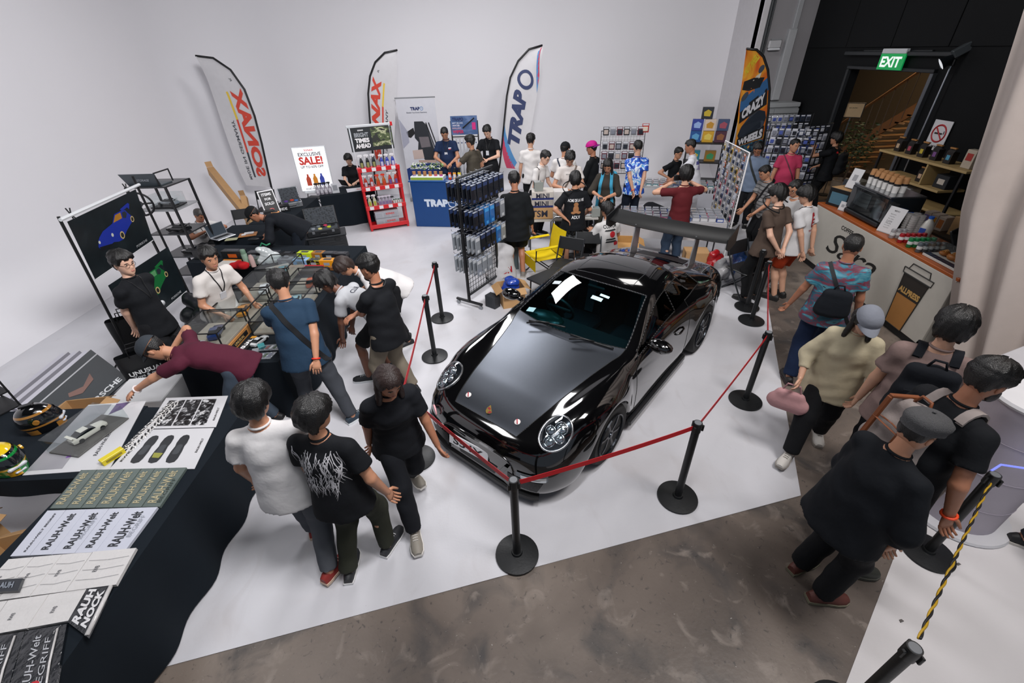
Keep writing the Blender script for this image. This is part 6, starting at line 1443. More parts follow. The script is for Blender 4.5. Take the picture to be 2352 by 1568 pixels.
def car_poster(label, w4, col, cab):
    w4[2] = tuple(w4[1][k]+w4[3][k]-w4[0][k] for k in range(3))
    c_ = sum((Vector(p) for p in w4), Vector())/4; L = [Vector(p)-c_ for p in w4]; n = (L[1]-L[0]).cross(L[3]-L[0]).normalized(); n = n if n.x > 0 else -n
    mb = MB(); mb.prism(L, n*.004); o = mb.build('car_poster', PBG, loc=c_); tag(o, label, 'poster')
    def uv(u, v, h=.002): return (L[0]*(1-u)+L[1]*u)*(1-v)+(L[3]*(1-u)+L[2]*u)*v+n*(.004+h)
    body = [(.23,.47),(.26,.43),(.33,.37),(.46,.34),(.49,.33),(.56,.21),(.66,.21),(.73,.23),(.75,.29),(.78,.35),(.80,.41),(.78,.47),(.73,.50),(.64,.57),(.55,.67),(.48,.66),(.41,.62),(.32,.65),(.22,.63),(.20,.56)]
    polyq(o, uv, body, M(col, .35), 'printed_car'); polyq(o, uv, [(.505,.33),(.565,.23),(.65,.23),(.645,.33)], M(cab, .4), 'printed_cabin', .003); polyq(o, uv, [(.66,.33),(.67,.245),(.72,.245),(.735,.30),(.70,.36)], M('#2a3038', .4), 'printed_window', .003); polyq(o, uv, [(.21,.57),(.36,.62),(.40,.64),(.31,.665),(.22,.645)], M('#14161c', .4), 'printed_lip', .003)
    polyq(o, uv, [(.66,.18),(.80,.14),(.82,.17),(.79,.25),(.77,.205),(.68,.225)], M(col, .35), 'printed_wing', .003)
    for u, v, r in ((.56,.59,.055),(.785,.43,.045),(.235,.50,.022),(.43,.50,.026)):
        polyq(o, uv, [(u+r*.62*math.cos(a), v+r*1.25*math.sin(a)) for a in np.linspace(0,2*PI, 17)[:-1]], M('#c9b27a' if r > .03 else '#cfd2c8', .4), 'printed_wheel' if r > .03 else 'printed_lamp', .0035)
        if r > .03: polyq(o, uv, [(u+r*.4*math.cos(a), v+r*.85*math.sin(a)) for a in np.linspace(0,2*PI, 13)[:-1]], M('#2a2a26', .4), 'printed_hub', .004)
    textq(o, uv, 'PORSCHE', .8,.92,(.2,0),(0,-.045), M('#aeb2b5', .4),.02)
    mb = MB(); mb.tube([uv(0,1,0), uv(1,1,0)],.006,6); mb.build('bottom_rail', M('#c9cbce', .4), o)
    return o
car_poster('dark poster with a blue race car hanging from the stand', [(-4.88,4.86,1.99),(-5.05,6.2,2.0),(-5.20,6.32,1.22),(-5.13,5.02,1.22)], '#20349e', '#b07a2c')
car_poster('dark poster with a green race car hanging below the blue one', [(-5.0,5.0,1.14),(-5.08,6.30,1.14),(-5.16,6.34,.38),(-5.1,5.06,.38)], '#1d6b38', '#5c9a66')
# ================================================================ glass case table
table(rect(-3.52,3.75,-2.48,6.3),.75, 'folding table carrying the row of glass car cases', 'black cloth over the glass case table behind the person in dark blue', CLOTHB, seed=8, flare=.07)
ZB = .757; OAK = M('#a8743c', .6, var=.15, sc=6)
wb = thing('wooden_plinth', 'pale wooden plinth with black name plate under the nearest glass case', 'plinth', (-3.28,4.12, ZB))
mb = MB(); mb.box((0,0,.055),(.46,.54,.11),.004); mb.build('body', OAK, wb); mb = MB(); mb.box((.232,0,.055),(.006,.36,.05)); mb.build('name_plate', BLACK, wb); text('UNUSUAL', M('#c9a86a', .5), wb, (.237,0,.055),(PI/2,0, PI/2), w=.2)
CASES = [(-3.28,4.12, ZB+.112,.44,.52,.17, 'nearest of the left column, on a wooden plinth', '#1c2f5c', 'blue model car in the case on the wooden plinth'),(-3.28,4.70, ZB+.06,.44,.52,.17, 'second of the left column, holding the orange car', '#c47f1e', 'orange model car in the second case from the front'),
         (-3.28,5.28, ZB+.06,.44,.52,.17, 'third of the left column, holding a white car', '#d9dadc', 'white model car in the third case of the left column'),(-3.28,5.86, ZB+.06,.44,.52,.17, 'farthest of the left column, holding a teal car', '#4d8c97', 'teal model car in the farthest case of the left column'),
         (-2.78,4.52, ZB, .42,.44,.15, 'nearest of the right column, beside the person in dark blue', '#dcdcdc', 'white model car in the nearest case of the right column'),(-2.78,5.02, ZB, .42,.44,.15, 'middle of the right column, half hidden by the person in dark blue', '#8fb4be', 'pale blue model car in the middle case of the right column'),(-2.78,5.55, ZB, .42,.44,.15, 'far end of the right column, by the bending grey tee', '#c9571e', 'orange and white model car in the far right case')]
for x, y, z, a, b, h_, l1, col, l2 in CASES:
    display_case('glass display case, '+l1,(x, y, z),(a, b, h_),0,.03, M('#8f877c', .5), BLACK); model_car(l2, col, (x+.02, y, z+.033), PI/2+.25,.30, x < -3 and y > 5)
model_car('small silver blue model van behind the wooden plinth', '#a9b6c0', (-3.36,3.93, ZB+.145),.2,.14)
model_car('white model van standing in front of the right glass cases', '#d5d8da', (-2.84,4.14, ZB+.002), PI/2-.3,.22)
o, uv = slab('table_sign', 'black sign board lettered UNUSUAL lying at the front of the case table', 'sign', None, 0,.02, BLACK, world_pts=[(-3.0,4.26, ZB),(-2.90,4.26, ZB),(-2.93,3.80, ZB),(-3.03,3.80, ZB)])
textq(o, uv, 'UNUSUAL', .45,.55,(0,-.8),(-.5,0), WHITE, .04); patchq(o, uv, .2,.02,.8,.12, M('#c98a2a', .5), 'logo')
FOIL = M('#aab0b8', .15,.6, bump=.8, bsc=30)
for i, (x, y) in enumerate(((-2.66,4.02),(-2.70,3.86))):
    o, uv = slab('foil_pouch', 'silver printed pouch on the case table, '+['farther of two', 'nearer of two'][i], 'packet', None, 0,.008, FOIL, 'silver pouches on the case table', world_pts=[(x-.12, y+.05, ZB),(x+.14, y+.07, ZB),(x+.12, y-.06, ZB),(x-.14, y-.06, ZB)])
    for k in range(5): patchq(o, uv, .1+.17*k, .2,.2+.17*k, .75, M(['#3a4a55', '#8c5a5a', '#c9ccd0', '#4a5a48', '#6b6f80'][k],.4), 'print')
for i in range(3): e = box('small_pack', 'small blister pack beside the silver pouches, '+['green one', 'grey one', 'teal one'][i], 'packet', (-2.82+.02*i, 3.84+.1*i, ZB),(.07,.09,.03), M(['#6f8f84', '#8b9095', '#3f8f94'][i],.3),.3*i)
# ================================================================ table with rows of boxed model cars
AC = R(-7); cc = Vector((-3.78,6.82,0))
table(rect(cc.x-1.35, cc.y-.37, cc.x+1.35, cc.y+.37, AC),.75, 'folding table carrying two rows of boxed model cars', 'black cloth over the table of coloured model car boxes', CLOTHB, seed=11)
def tc(px, py, z=.80): g = G(px, py, z); return Vector((g.x, g.y, ZB))
MB_ = [((468,573),.38,.15, '#17191c', 'long black box at the left end of the back row'),((535,574),.38,.15, '#1a1c1f', 'long black box with orange mark, second in the back row'),((585,577),.22,.11, '#2a2c30', 'dark grey box, third in the back row'),((625,577),.24,.11, '#33353a', 'charcoal box, fourth in the back row'),((660,579),.2,.1, '#141518', 'black box left of the lime one'),((700,578),.24,.11, '#b7c81e', 'lime yellow box in the back row'),((731,578),.2,.1, '#9a6420', 'brown orange box in the back row'),((757,579),.22,.1, '#1b1d24', 'black box right of the brown orange one'),((784,580),.2,.1, '#17191f', 'black box at the right end of the back row'),
       ((583,590),.2,.1, '#57635c', 'grey green box in the front row by the bottle'),((655,592),.22,.1, '#6d7076', 'mid grey box in the front row'),((691,594),.24,.1, '#86a9d0', 'light blue box in the front row'),((722,595),.22,.1, '#2f2e16', 'black box with yellow pattern in the front row'),((752,595),.24,.11, '#d08a18', 'orange box in the front row'),((779,592),.15,.08, '#16181b', 'small black box at the right of the front row')]
for i, (p_, w_, h_, c_, l_) in enumerate(MB_):
    e = box('model_car_box', l_+', boxed cars table', 'box', tc(*p_, ZB+h_),(w_*.96,.12, h_), M(c_, .35) if '2f2e16' not in c_ else ramp_mat('yellow_weave', [(0, '#17170f'),(.6, '#8c8424')],(1,1,1),30, kind='voronoi', rough=.4), AC, 'boxed model cars on the black table', lab=(.4,.4), lab_mt=M('#c4581c' if i == 1 else '#8e949c', .4))
    mb = MB(); mb.box((0,0, h_+.001),(w_*.5,.06,.002)); mb.build('print', M('#3a3d42', .4), e)
g = tc(575,598); bt = thing('water_bottle', 'sage green flask standing behind the glass cases', 'bottle', (g.x, g.y-.1, ZB),0); mb = MB(); mb.lathe([(.042,0),(.042,.19),(.036,.2),(.036,.25),(.0,.252)],20); mb.build('body', M('#7d9482', .4), bt, smooth=40); mb = MB(); mb.lathe([(.038,.2),(.038,.24),(.03,.262),(0,.263)],20); mb.build('lid', M('#66806d', .4), bt, smooth=40)
bt = thing('water_bottle', 'pink and grey printed bottle right of the sage green flask', 'bottle', (g.x+.11, g.y-.14, ZB),0); mb = MB(); mb.lathe([(.036,0),(.036,.15),(.02,.19),(.02,.21),(0,.212)],18); mb.build('body', M('#b79a96', .3), bt, smooth=40); mb = MB(); mb.lathe([(.022,.2),(.022,.225),(0,.226)],14); mb.build('cap', DGREY, bt)
D = SDF(); r_ = random.Random(2)
for k in range(6): D.cap((r_.uniform(-.1,.1), r_.uniform(-.05,.05),.05),(r_.uniform(-.1,.1), r_.uniform(-.05,.05), r_.uniform(.12,.24)),.07,.05)
V, Q = D.mesh(.014); g = tc(622,592); pb = thing('plastic_bag', 'crumpled clear plastic bag with green handles on the boxed cars table', 'bag', (g.x, g.y-.05, ZB)); put('bag_body', npmesh('bag_body', folds(V, Q, .014,6,1.6), Q, M('#b4babb', .2, coat=.6)), pb); mb = MB(); mb.tube([(-.08,0,.24),(-.04,.02,.3),(.03,0,.27),(.09,.01,.29)],.012,6); mb.build('green_tie', M('#1f7d56', .4), pb, True)
D = SDF(); D.cap((-.1,0,.04),(.1,0,.04),.05,.06).cap((0,.04,.06),(.06,-.04,.06),.05,.04); V, Q = D.mesh(.014); g = tc(555,602); o = put('red_cloth', npmesh('red_cloth', folds(V, Q, .012,8,1.5), Q, cloth('#a3161c')), loc=(g.x, g.y-.1, ZB-.012)); tag(o, 'crumpled red cloth between the flask and the open white box', 'cloth')
e = box('flat_box', 'flat white box with orange edge by the lanyard person', 'box', tc(525,604),(.3,.22,.05), M('#b9b4ae', .4), AC); mb = MB(); mb.box((0,.1,.053),(.3,.03,.006)); mb.build('orange_edge', M('#c97f2e', .4), e)
e = box('flat_box', 'grey framed display lid lying on the boxed cars table', 'box', tc(640,618),(.34,.24,.06), BLACK, .55); mb = MB(); mb.box((0,0,.064),(.32,.22,.004)); mb.build('pale_top', M('#9a9793', .4), e); mb = MB(); mb.box((.172,0,.03),(.002,.18,.03)); mb.build('print', M('#c9c9cf', .4), e)
e = box('flat_box', 'black and pink edged flat box right of the display lid', 'box', tc(715,618),(.3,.2,.06), M('#26221f', .4), AC); mb = MB(); mb.box((-.14,0,.033),(.024,.202,.064)); mb.build('pink_edge', M('#c98aa2', .4), e); mb = MB(); mb.box((0,.09,.033),(.302,.022,.066)); mb.build('red_edge', M('#b8232e', .4), e)
box('flat_box', 'small brown box at the right end of the boxed cars table', 'box', tc(770,612),(.14,.1,.05), M('#7a4a20', .5), AC)
# ================================================================ black metal shelf with model cars
sh_ = thing('metal_shelf', 'tall open black metal shelf holding model cars by the wall', 'shelf', (-5.68,7.48,0), R(-4))
for x in (-.33,.33):
    for y in (-.28,.28): mb = MB(); mb.box((x, y, .9),(.03,.03,1.8)); mb.build('post', BLACK, sh_)
for z in (.28,.62,1.02,1.42,1.79): mb = MB(); mb.box((0,0, z),(.66,.56,.022)); mb.build('shelf_board', M('#8e9093', .15) if z == 1.42 else M('#2b2d30', .3), sh_)
e = thing('equipment_case', 'open grey equipment case with handle on top of the metal shelf', 'case', (-5.72,7.42,1.803), R(-4)); mb = MB(); mb.prism([(-.26,-.16,0),(.26,-.16,0),(.26,.1,0),(-.26,.1,0)],(0,0,.015)).prism([(-.27,-.16,0),(.27,-.16,0),(.29,-.24,.2),(-.29,-.24,.2)],(0,.012,0)); mb.build('front_panel', M('#3d454b', .4), e); mb = MB(); mb.tube([(.28,-.2,.02),(.28,-.22,.2),(.28,.1,.2),(.28,.1,.02)],.012,6); mb.build('side_frame', BLACK, e); text('STORAGE', M('#7d8288', .4), e, (.05,-.215,.1),(PI/2-.35,0,0), w=.2)
e = thing('steering_wheel', 'black three spoke steering wheel hanging in the metal shelf', 'steering wheel', (-5.86,7.12,1.56),0, rot=(R(8), R(0), R(20))); mb = MB(); mb.tube([(.185*math.cos(a),0,.185*math.sin(a)) for a in np.linspace(0,2*PI, 33)[:-1]],.016,8, True); mb.build('rim', BLACK, e, True); mb = MB()
for a in (.0, PI, -PI/2): mb.tube([(0,.01,0),(.18*math.cos(a),0,.18*math.sin(a))],.013,6)
mb.build('spokes', BLK2, e); mb = MB(); mb.cyl((0,-.01,0),(0,.03,0),.045, n=16); mb.build('hub', M('#33363a', .4), e)
display_case('clear case with a silver model car on the upper metal shelf', (-5.62,7.42,1.44),(.42,.3,.18), R(-4),.02)
model_car('silver model car with rear wing on the upper metal shelf', '#a4a7ab', (-5.62,7.42,1.462), R(170),.34, True, metal=.6); model_car('black low model race car below the silver one on the metal shelf', '#0e1012', (-5.60,7.36,1.035), R(172),.40, True)
model_car('black model car with large wing on the middle metal shelf', '#15181b', (-5.55,7.36,.635), R(170),.36, True); model_car('dark green model car on the lowest visible metal shelf', '#1d3a28', (-5.5,7.36,.295), R(175),.32)
# ================================================================ rear left tables
table(rect(-5.35,7.72,-4.32,8.42),.75, 'folding table under the laptop at the rear left', 'black cloth over the laptop table', CLOTHB, seed=12); table(rect(-5.05,8.46,-4.32,10.2),.75, 'folding table carrying the open foam cases', 'black cloth hanging over the foam case table', CLOTHB, seed=13); table(rect(-4.28,10.25,-3.05,10.95, R(20),(-4.28,10.25)),.75, 'folding table under the sale sign at the back', 'black cloth over the table below the sale sign', CLOTHB, seed=14)
g = G(505,550, ZB); lp = thing('laptop', 'open silver laptop in front of the seated person in white', 'laptop', (g.x, g.y+.12, ZB), R(62)); mb = MB(); mb.box((0,0,.008),(.34,.24,.014),.004); mb.build('base', M('#b4b7bc', .35,.5), lp); mb = MB(); mb.box((0,.03,.016),(.29,.1,.002)); mb.build('keyboard', BLACK, lp); mb = MB(); mb.at((0,.12,.016),(R(-12),0,0)); mb.box((0,0,.11),(.34,.008,.22),.003); sc_ = mb.build('screen_lid', M('#b4b7bc', .35,.5), lp); mb = MB(); mb.at((0,.12,.016),(R(-12),0,0)); mb.box((0,-.005,.11),(.32,.002,.2)); mb.build('display', M('#3b434b', .15), sc_)
g = G(570,540, ZB); e = thing('wooden_board', 'small wooden board with a phone stand before the bending capped person', 'board', (g.x, g.y, ZB),.3); mb = MB(); mb.box((0,0,.01),(.3,.2,.02),.006); mb.build('board', M('#a06a3c', .5), e); mb = MB(); mb.box((.02,.02,.03),(.16,.09,.02),.005).box((-.06,-.04,.03),(.07,.05,.02),.005); mb.build('device', M('#d5d5d8', .3), e)
g = G(532,550, ZB); box('card_box', 'pale printed card lying beside the laptop', 'card', (g.x, g.y, ZB),(.2,.12,.012), M('#9a9a7a', .5),.2); g = G(572,552, ZB); e = thing('pouch', 'black glasses pouch beside the wooden board', 'pouch', (g.x+.1, g.y-.02, ZB),.2); mb = MB(); mb.ball((0,0,.025),(.1,.04,.025),14,8); mb.build('body', BLACK, e, True); mb = MB(); mb.tube([(-.09,0,.03),(.09,0,.03)],.004,5); mb.build('zip', DGREY, e)
def folding_chair(label, loc, rz, seat=True, mt=None, group=None):
    e = thing('folding_chair', label, 'chair', loc, rz, group); K = mt or M('#16181b', .5); T = M('#3c3f43', .35,.7)
    for s in (-1,1):
        mb = MB(); mb.tube([(s*.21,.26,0),(s*.21,-.05,.42),(s*.21,-.22,.82)],.012,6); mb.build('leg', T, e); mb = MB(); mb.tube([(s*.19,-.26,0),(s*.19,.2,.44)],.012,6); mb.build('leg', T, e)
    for y in (.26,-.26): mb = MB(); mb.tube([(-.21, y, .012),(.21, y, .012)],.011,6); mb.build('foot_rail', T, e)
    mb = MB(); mb.box((0,.02,.44),(.4,.4,.025),.01); mb.build('seat', K, e); mb = MB(); mb.at((0,-.2,.72),(R(14),0,0)); mb.box((0,0,0),(.43,.02,.2),.008); mb.build('backrest', K, e); return e
folding_chair('black folding chair standing behind the laptop table', (-5.5,9.1,0), R(200)); folding_chair('black folding chair at the wall behind the foam cases', (-5.75,10.6,0), R(190)); folding_chair('black folding chair between flag pole and sale sign', (-4.9,11.4,0), R(170))
for nm, p0, p1, w_, l_ in (('long_carton', AY(600,535,9.3), AY(485,392,11.2),.2, 'long brown carton leaning against the wall behind the laptop'),('long_carton', AY(575,520,9.8), AY(560,452,10.2),.16, 'short brown carton leaning beside the long one')):
    d = p1-p0; e = thing(nm, l_, 'box', p0,0, rot=d.to_track_quat('Z', 'X').to_euler()); mb = MB(); mb.box((0,0, d.length/2),(w_, w_*.75, d.length),.008); mb.build('carton', CARD, e); mb = MB(); mb.box((0, w_*.375+.002, d.length/2),(.05,.003, d.length*.98)); mb.build('tape', M('#9a7446', .4), e); mb = MB(); mb.at((w_*.5,0, d.length),(0,.9,0)); mb.box((0,0,.06),(.005, w_*.7,.12)); mb.build('flap', CARD, e)
FOAM = ramp_mat('egg_crate_foam', [(0, '#08090a'),(.5, '#3a3f45')],(1,1,1),26, kind='voronoi', rough=.8, const=False, bump=.8)
def hard_case(label, loc, d, rz, shell, open_a=100, content=None):
    e = thing('hard_case', label, 'case', loc, rz); x, y, z = d; mb = MB(); mb.box((0,0, z/2),(x, y, z),.012); mb.build('lower_shell', shell, e); mb = MB(); mb.box((0,0, z+.001),(x*.92, y*.9,.01)); mb.build('foam', FOAM, e)
    mb = MB(); mb.at((0, y/2, z),(R(180-open_a),0,0) if False else (R(-(open_a-90)),0,0)); mb.box((0,.0, y*.5),(x, z*.7, y),.012); ld = mb.build('lid', shell, e); mb = MB(); mb.at((0, y/2, z),(R(-(open_a-90)),0,0)); mb.box((0,-z*.35-.002, y*.5),(x*.92,.008, y*.9)); mb.build('lid_foam', FOAM, ld)
    for s in (-1,1): mb = MB(); mb.box((s*x*.3,-y/2-.006, z*.75),(.05,.014,.05),.004); mb.build('latch', M('#8d9095', .3,.6), e)
    mb = MB(); mb.tube([(-.07,-y/2, z*.5),(-.06,-y/2-.03, z*.5),(.06,-y/2-.03, z*.5),(.07,-y/2, z*.5)],.009,6); mb.build('handle', BLACK, e)
    for k, (cx_, cy_, c_) in enumerate(content or []): mb = MB(); mb.lathe([(.04,0),(.04,.02),(.02,.025),(0,.025)],14); mb.build('puck', M(c_, .4), e, loc=(cx_, cy_, z+.004))
    return e
cr = thing('storage_crate', 'black plastic storage crate on the floor beside the rear tables', 'crate', (-3.72,8.72,0), R(20)); mb = MB(); mb.box((0,0,.2),(.74,.42,.40),.02); mb.build('body', M('#191b1e', .5), cr)
for z in (.1,.2,.3): mb = MB(); mb.box((.0,-.215, z),(.6,.014,.03),.004); mb.build('rib', M('#202327', .5), cr)
mb = MB(); mb.box((0,0,.41),(.78,.46,.03),.008); mb.build('rim', M('#222529', .5), cr); mb = MB(); mb.box((-.2,-.22,.33),(.1,.02,.06),.005).box((.2,-.22,.33),(.1,.02,.06),.005); mb.build('latch', BLACK, cr)
hard_case('large open black foam lined case on the storage crate', (-3.74,8.70,.426),(.62,.36,.12), R(20), M('#15171a', .45),108,[(-.18,-.06, '#8d9398'),(.0,.02, '#17191c'),(.12,-.05, '#b3bb2a'),(.05,.08, '#c23a5a'),(.2,.06, '#1b1d20'),(-.08,.07, '#6f767c'),(-.05,-.1, '#c9c37a')])
hard_case('silver edged open foam case on the rear table', (-4.62,9.55, ZB),(.40,.26,.11), R(28), M('#a9adb2', .3,.7),104,[(-.1,0, '#5a3a8c'),(.02,.03, '#c2402a'),(.1,-.04, '#3a6aa8')])
e = box('black_box', 'black box with white wordmark beside the silver edged case', 'box', (-4.68,9.25, ZB),(.24,.16,.12), M('#141619', .4), R(25), word='RIDE')
e = thing('framed_notice', 'white edged black framed notice propped on the foam case table', 'sign', (-4.80,9.02, ZB),0, rot=(R(-18),0, R(38))); mb = MB(); mb.box((0,0,.24),(.30,.02,.48),.004); mb.build('frame', WHITE, e); mb = MB(); mb.box((0,-.011,.24),(.26,.004,.44)); mb.build('notice', BLACK, e)
for k, s in enumerate(('ITEMS', 'FOR', 'SOLD')): text(s, WHITE, e, (0,-.014,.40-.09*k),(PI/2,0,0), w=.18 if k != 1 else .12, bold=.03)
mb = MB(); mb.ball((0,-.012,.1),(.05,.004,.03),12,6); mb.build('emblem', M('#b84a4a', .4), e)
for i, (x, y, c_, l_) in enumerate(((-4.74,8.76, '#101215', 'black leaflet stand with white wordmark before the framed notice'),(-4.62,8.6, '#c9cbd0', 'white shallow box at the corner of the foam case table'))): box('counter_box', l_, 'box', (x, y, ZB),(.2,.14,.16 if not i else .06), M(c_, .4), R(35), word='WASH', word_mt=WHITE if not i else BLACK)
# sale light box and bottles on the back table
sg = thing('sale_light_box', 'glowing white poster board lettered EXCLUSIVE SALE on the back table', 'sign', (-4.42,10.62,.80), R(8), rot=(R(-6),0, R(8))); mb = MB(); mb.box((0,0,.48),(.74,.04,.96),.006); mb.build('frame', M('#c9ccd0', .3), sg); mb = MB(); mb.box((0,-.022,.48),(.70,.006,.92)); mb.build('lit_face', M('#f2f4f8', .4, emit=.55), sg)
TX = M('#2a2c30', .5); RD = M('#d1392e', .5)
for s, z, w_, m_, b_ in (('SONAX', .885,.2, RD, .03),('EXCLUSIVE', .80,.5, TX, .02),('SALE!', .665,.52, RD, .04),('UP TO 60% OFF', .535,.5, TX, .02),('AWARD WINNING CAR CARE', .06,.52, TX, .01)): text(s, m_, sg, (0,-.027, z),(PI/2,0,0), w=w_, h=.05 if z < .1 else None, bold=b_)
for k, (x, c_) in enumerate(((-.15, '#c04a30'),(0, '#d68a2a'),(.15, '#3a49a8'))): mb = MB(); mb.prism([(x-.05,-.026,.13),(x+.05,-.026,.13),(x+.05,-.026,.28),(x+.02,-.026,.34),(x+.02,-.026,.38),(x-.02,-.026,.38),(x-.02,-.026,.34),(x-.05,-.026,.28)],(0,-.002,0)); mb.build('printed_bottle', M(c_, .5), sg)
mb = MB(); mb.box((0,.08,-.02),(.6,.3,.04),.006); mb.build('stand', M('#c9ccd0', .3), sg)
def spray(label, loc, rz, col, lab, trig, h=.24, group=None, r=.034, clear=False):
    e = thing('spray_bottle', label, 'bottle', loc, rz, group); k = h/.24; mb = MB(); mb.lathe([(r, 0),(r*1.05,.02*k),(r, .12*k),(r*.62,.165*k),(r*.38,.18*k),(r*.38,.195*k),(0,.196*k)],14); mb.v = [Vector((v.x*1.2, v.y*.75, v.z)) for v in mb.v]; mb.build('body', M(col, .25, coat=.5), e, smooth=45)
    mb = MB(); mb.box((0,-r*.79,.075*k),(r*1.5,.003,.08*k)); mb.build('label', M(lab, .4), e); mb = MB(); mb.cyl((0,0,.19*k),(0,0,.21*k), r*.42, n=10); mb.prism([(-.05*k, -.011,.215*k),(.03*k, -.011,.208*k),(.03*k, -.011,.24*k),(-.02*k, -.011,.245*k),(-.05*k, -.011,.235*k)],(0,.022,0)).prism([(-.035*k, -.006,.21*k),(-.025*k, -.006,.21*k),(-.04*k, -.006,.165*k),(-.048*k, -.006,.17*k)],(0,.012,0)); mb.build('trigger', M(trig, .4), e); return e
def bottles(n, x0, y0, dx, dy, z, rz, proto, words):
    for i in range(n):
        loc = (x0+dx*i, y0+dy*i, z)
        if i == 0: o_ = proto; o_.location = loc
        else: o_ = dup(proto, loc)
        if words: o_['label'] = words[i]
nm4 = ['leftmost', 'second', 'third', 'rightmost']
b0 = spray('x', (0,0,0), R(15), '#8f8a94', '#c3c0c8', '#1b1c1f', .26); b0['group'] = 'clear bottles under the sale sign'; bottles(4,-4.36,10.42,.085,.03, ZB, 0, b0,['clear spray bottle with black trigger under the sale sign, '+k for k in nm4])
e = box('notice_card', 'small white notice card beside the clear bottles', 'card', (-3.98,10.52, ZB),(.16,.01,.22), M('#c4c6cb', .4), R(15), bev=.001); mb = MB(); mb.box((0,-.006,.12),(.1,.002,.12)); mb.build('grey_panel', M('#8d9096', .5), e)
o, uv = slab('leaflet', 'white printed sheet lettered SONAX curling over the back table', 'paper', None, 0,.003, M('#cfd0d6', .5), world_pts=[(-3.85,10.85, ZB),(-3.35,11.0, ZB),(-3.3,10.72, ZB),(-3.72,10.52, ZB)]); textq(o, uv, 'SONAX', .62,.55,(.3,.1),(-.05,-.3), RD, .02)
e = thing('tablet', 'black tablet on a stand in front of the seated person in black', 'tablet', (-3.95,11.05, ZB), R(150)); mb = MB(); mb.at((0,0,.1),(R(-25),0,0)); mb.box((0,0,0),(.24,.01,.17),.003); mb.build('body', BLACK, e); mb = MB(); mb.box((0,.05,.01),(.12,.12,.02)); mb.build('foot', DGREY, e)
# ================================================================ red bottle rack
RR = M('#c3141c', .35); rk = thing('bottle_rack', 'bright red display rack of spray bottles with a black header sign', 'rack', (-2.83,10.28,0), R(20))
for x in (-.42,.42):
    for y in (-.2,.2): mb = MB(); mb.box((x, y, .66),(.05,.05,1.32),.006); mb.build('post', RR, rk)
    mb = MB(); mb.box((x, .2,1.7),(.03,.03,.9),.004); mb.build('clear_upright', M('#c9ced3', .15), rk)
for z in (.07,.50,.92,1.32):
    mb = MB(); mb.box((0,0, z),(.9,.46,.03),.005); mb.build('shelf_tray', RR, rk); mb = MB(); mb.box((0,-.235, z+.03),(.9,.015,.09),.003); fl = mb.build('shelf_front', RR, rk)
    for k in range(4 if z > .1 else 0): mb = MB(); mb.box((-.32+.21*k, -.245, z+.03),(.09,.004,.07)); mb.build('price_card', M('#d9d9dc', .5), fl)
mb = MB(); mb.box((0,.2,1.9),(.92,.02,.48),.004); mb.build('header_sign', M('#1d2226', .4), rk); mb = MB(); mb.box((0,.2,2.16),(.96,.035,.05),.006); mb.build('header_rail', M('#c3c7cb', .3), rk); mb = MB(); mb.box((.47,.2,2.16),(.05,.05,.08),.004); mb.build('rail_cap', RR, rk)
mb = MB(); mb.box((.23,.187,1.93),(.44,.004,.38)); mb.build('photo_panel', ramp_mat('road_photo', [(0, '#2a2d28'),(.45, '#4f5c3a'),(.55, '#a9ad8a'),(.65, '#1d1f20')],(1,1,2),6,3,.3, rough=.4), rk)
for s, z, w_, m_ in (('SONAX', 2.08,.12, WHITE),('BRIGHT', 1.99,.3, M('#8d9297', .5)),('TIMES', 1.88,.3, WHITE),('AHEAD', 1.77,.32, WHITE)): text(s, m_, rk, (-.2,.184, z),(PI/2,0,0), w=w_, h=.09 if z < 2.05 else None, bold=.05)
RM = Matrix.Translation((-2.83,10.28,0)) @ Matrix.Rotation(R(20),4, 'Z')
def rackrow(z, items):
    for k, (x, c_, lb, tr, h, l_, gr) in enumerate(items): q = RM @ Vector((x, -.08, z+.016)); e = spray(l_, q, R(20), c_, lb, tr, h, gr)
pos6 = ['leftmost', 'middle', 'right hand']
rackrow(1.32,[(-.33+.13*i, '#141619', '#8a8f5a', '#d9d9dc', .30, pos6[i]+' black spray bottle on the top rack shelf', 'black bottles, top shelf') for i in range(3)]+[(.10+.12*i, '#2a3a9c', '#b9bfd8', '#d9d9dc', .27, pos6[i]+' blue spray bottle on the top rack shelf', 'blue bottles, top shelf') for i in range(3)])
rackrow(.92,[(-.33+.13*i, '#b8321e', '#c9c4d2', '#e0e0e2', .28,['leftmost', 'second'][i]+' red bottle with white trigger, middle rack shelf', 'red bottles, middle shelf') for i in range(2)]+[(-.06+.13*i, '#b9601c', '#c9442a', '#d8381c', .27,['left', 'right'][i]+' amber bottle with orange trigger, middle rack shelf', 'amber bottles, middle shelf') for i in range(2)]+[(.21+.13*i, '#c03a22', '#6a5a9c', '#e6e6e8', .30,['left', 'right'][i]+' of the pair of tall red bottles at the right of the middle shelf', 'tall red bottles, middle shelf') for i in range(2)])
rackrow(.50,[(-.33+.11*i, '#c4c8b0', '#b3bb4a', '#dcdcde', .27,['left', 'right'][i]+' pale bottle with green label on the lower rack shelf', 'pale bottles, lower shelf') for i in range(2)]+[(-.10+.075*i, '#a9a3b4', '#8a7aa2', '#d0ccd8', .22, 'lilac grey bottle on the lower rack shelf, '+nm4[i], 'lilac bottles, lower shelf') for i in range(4)])
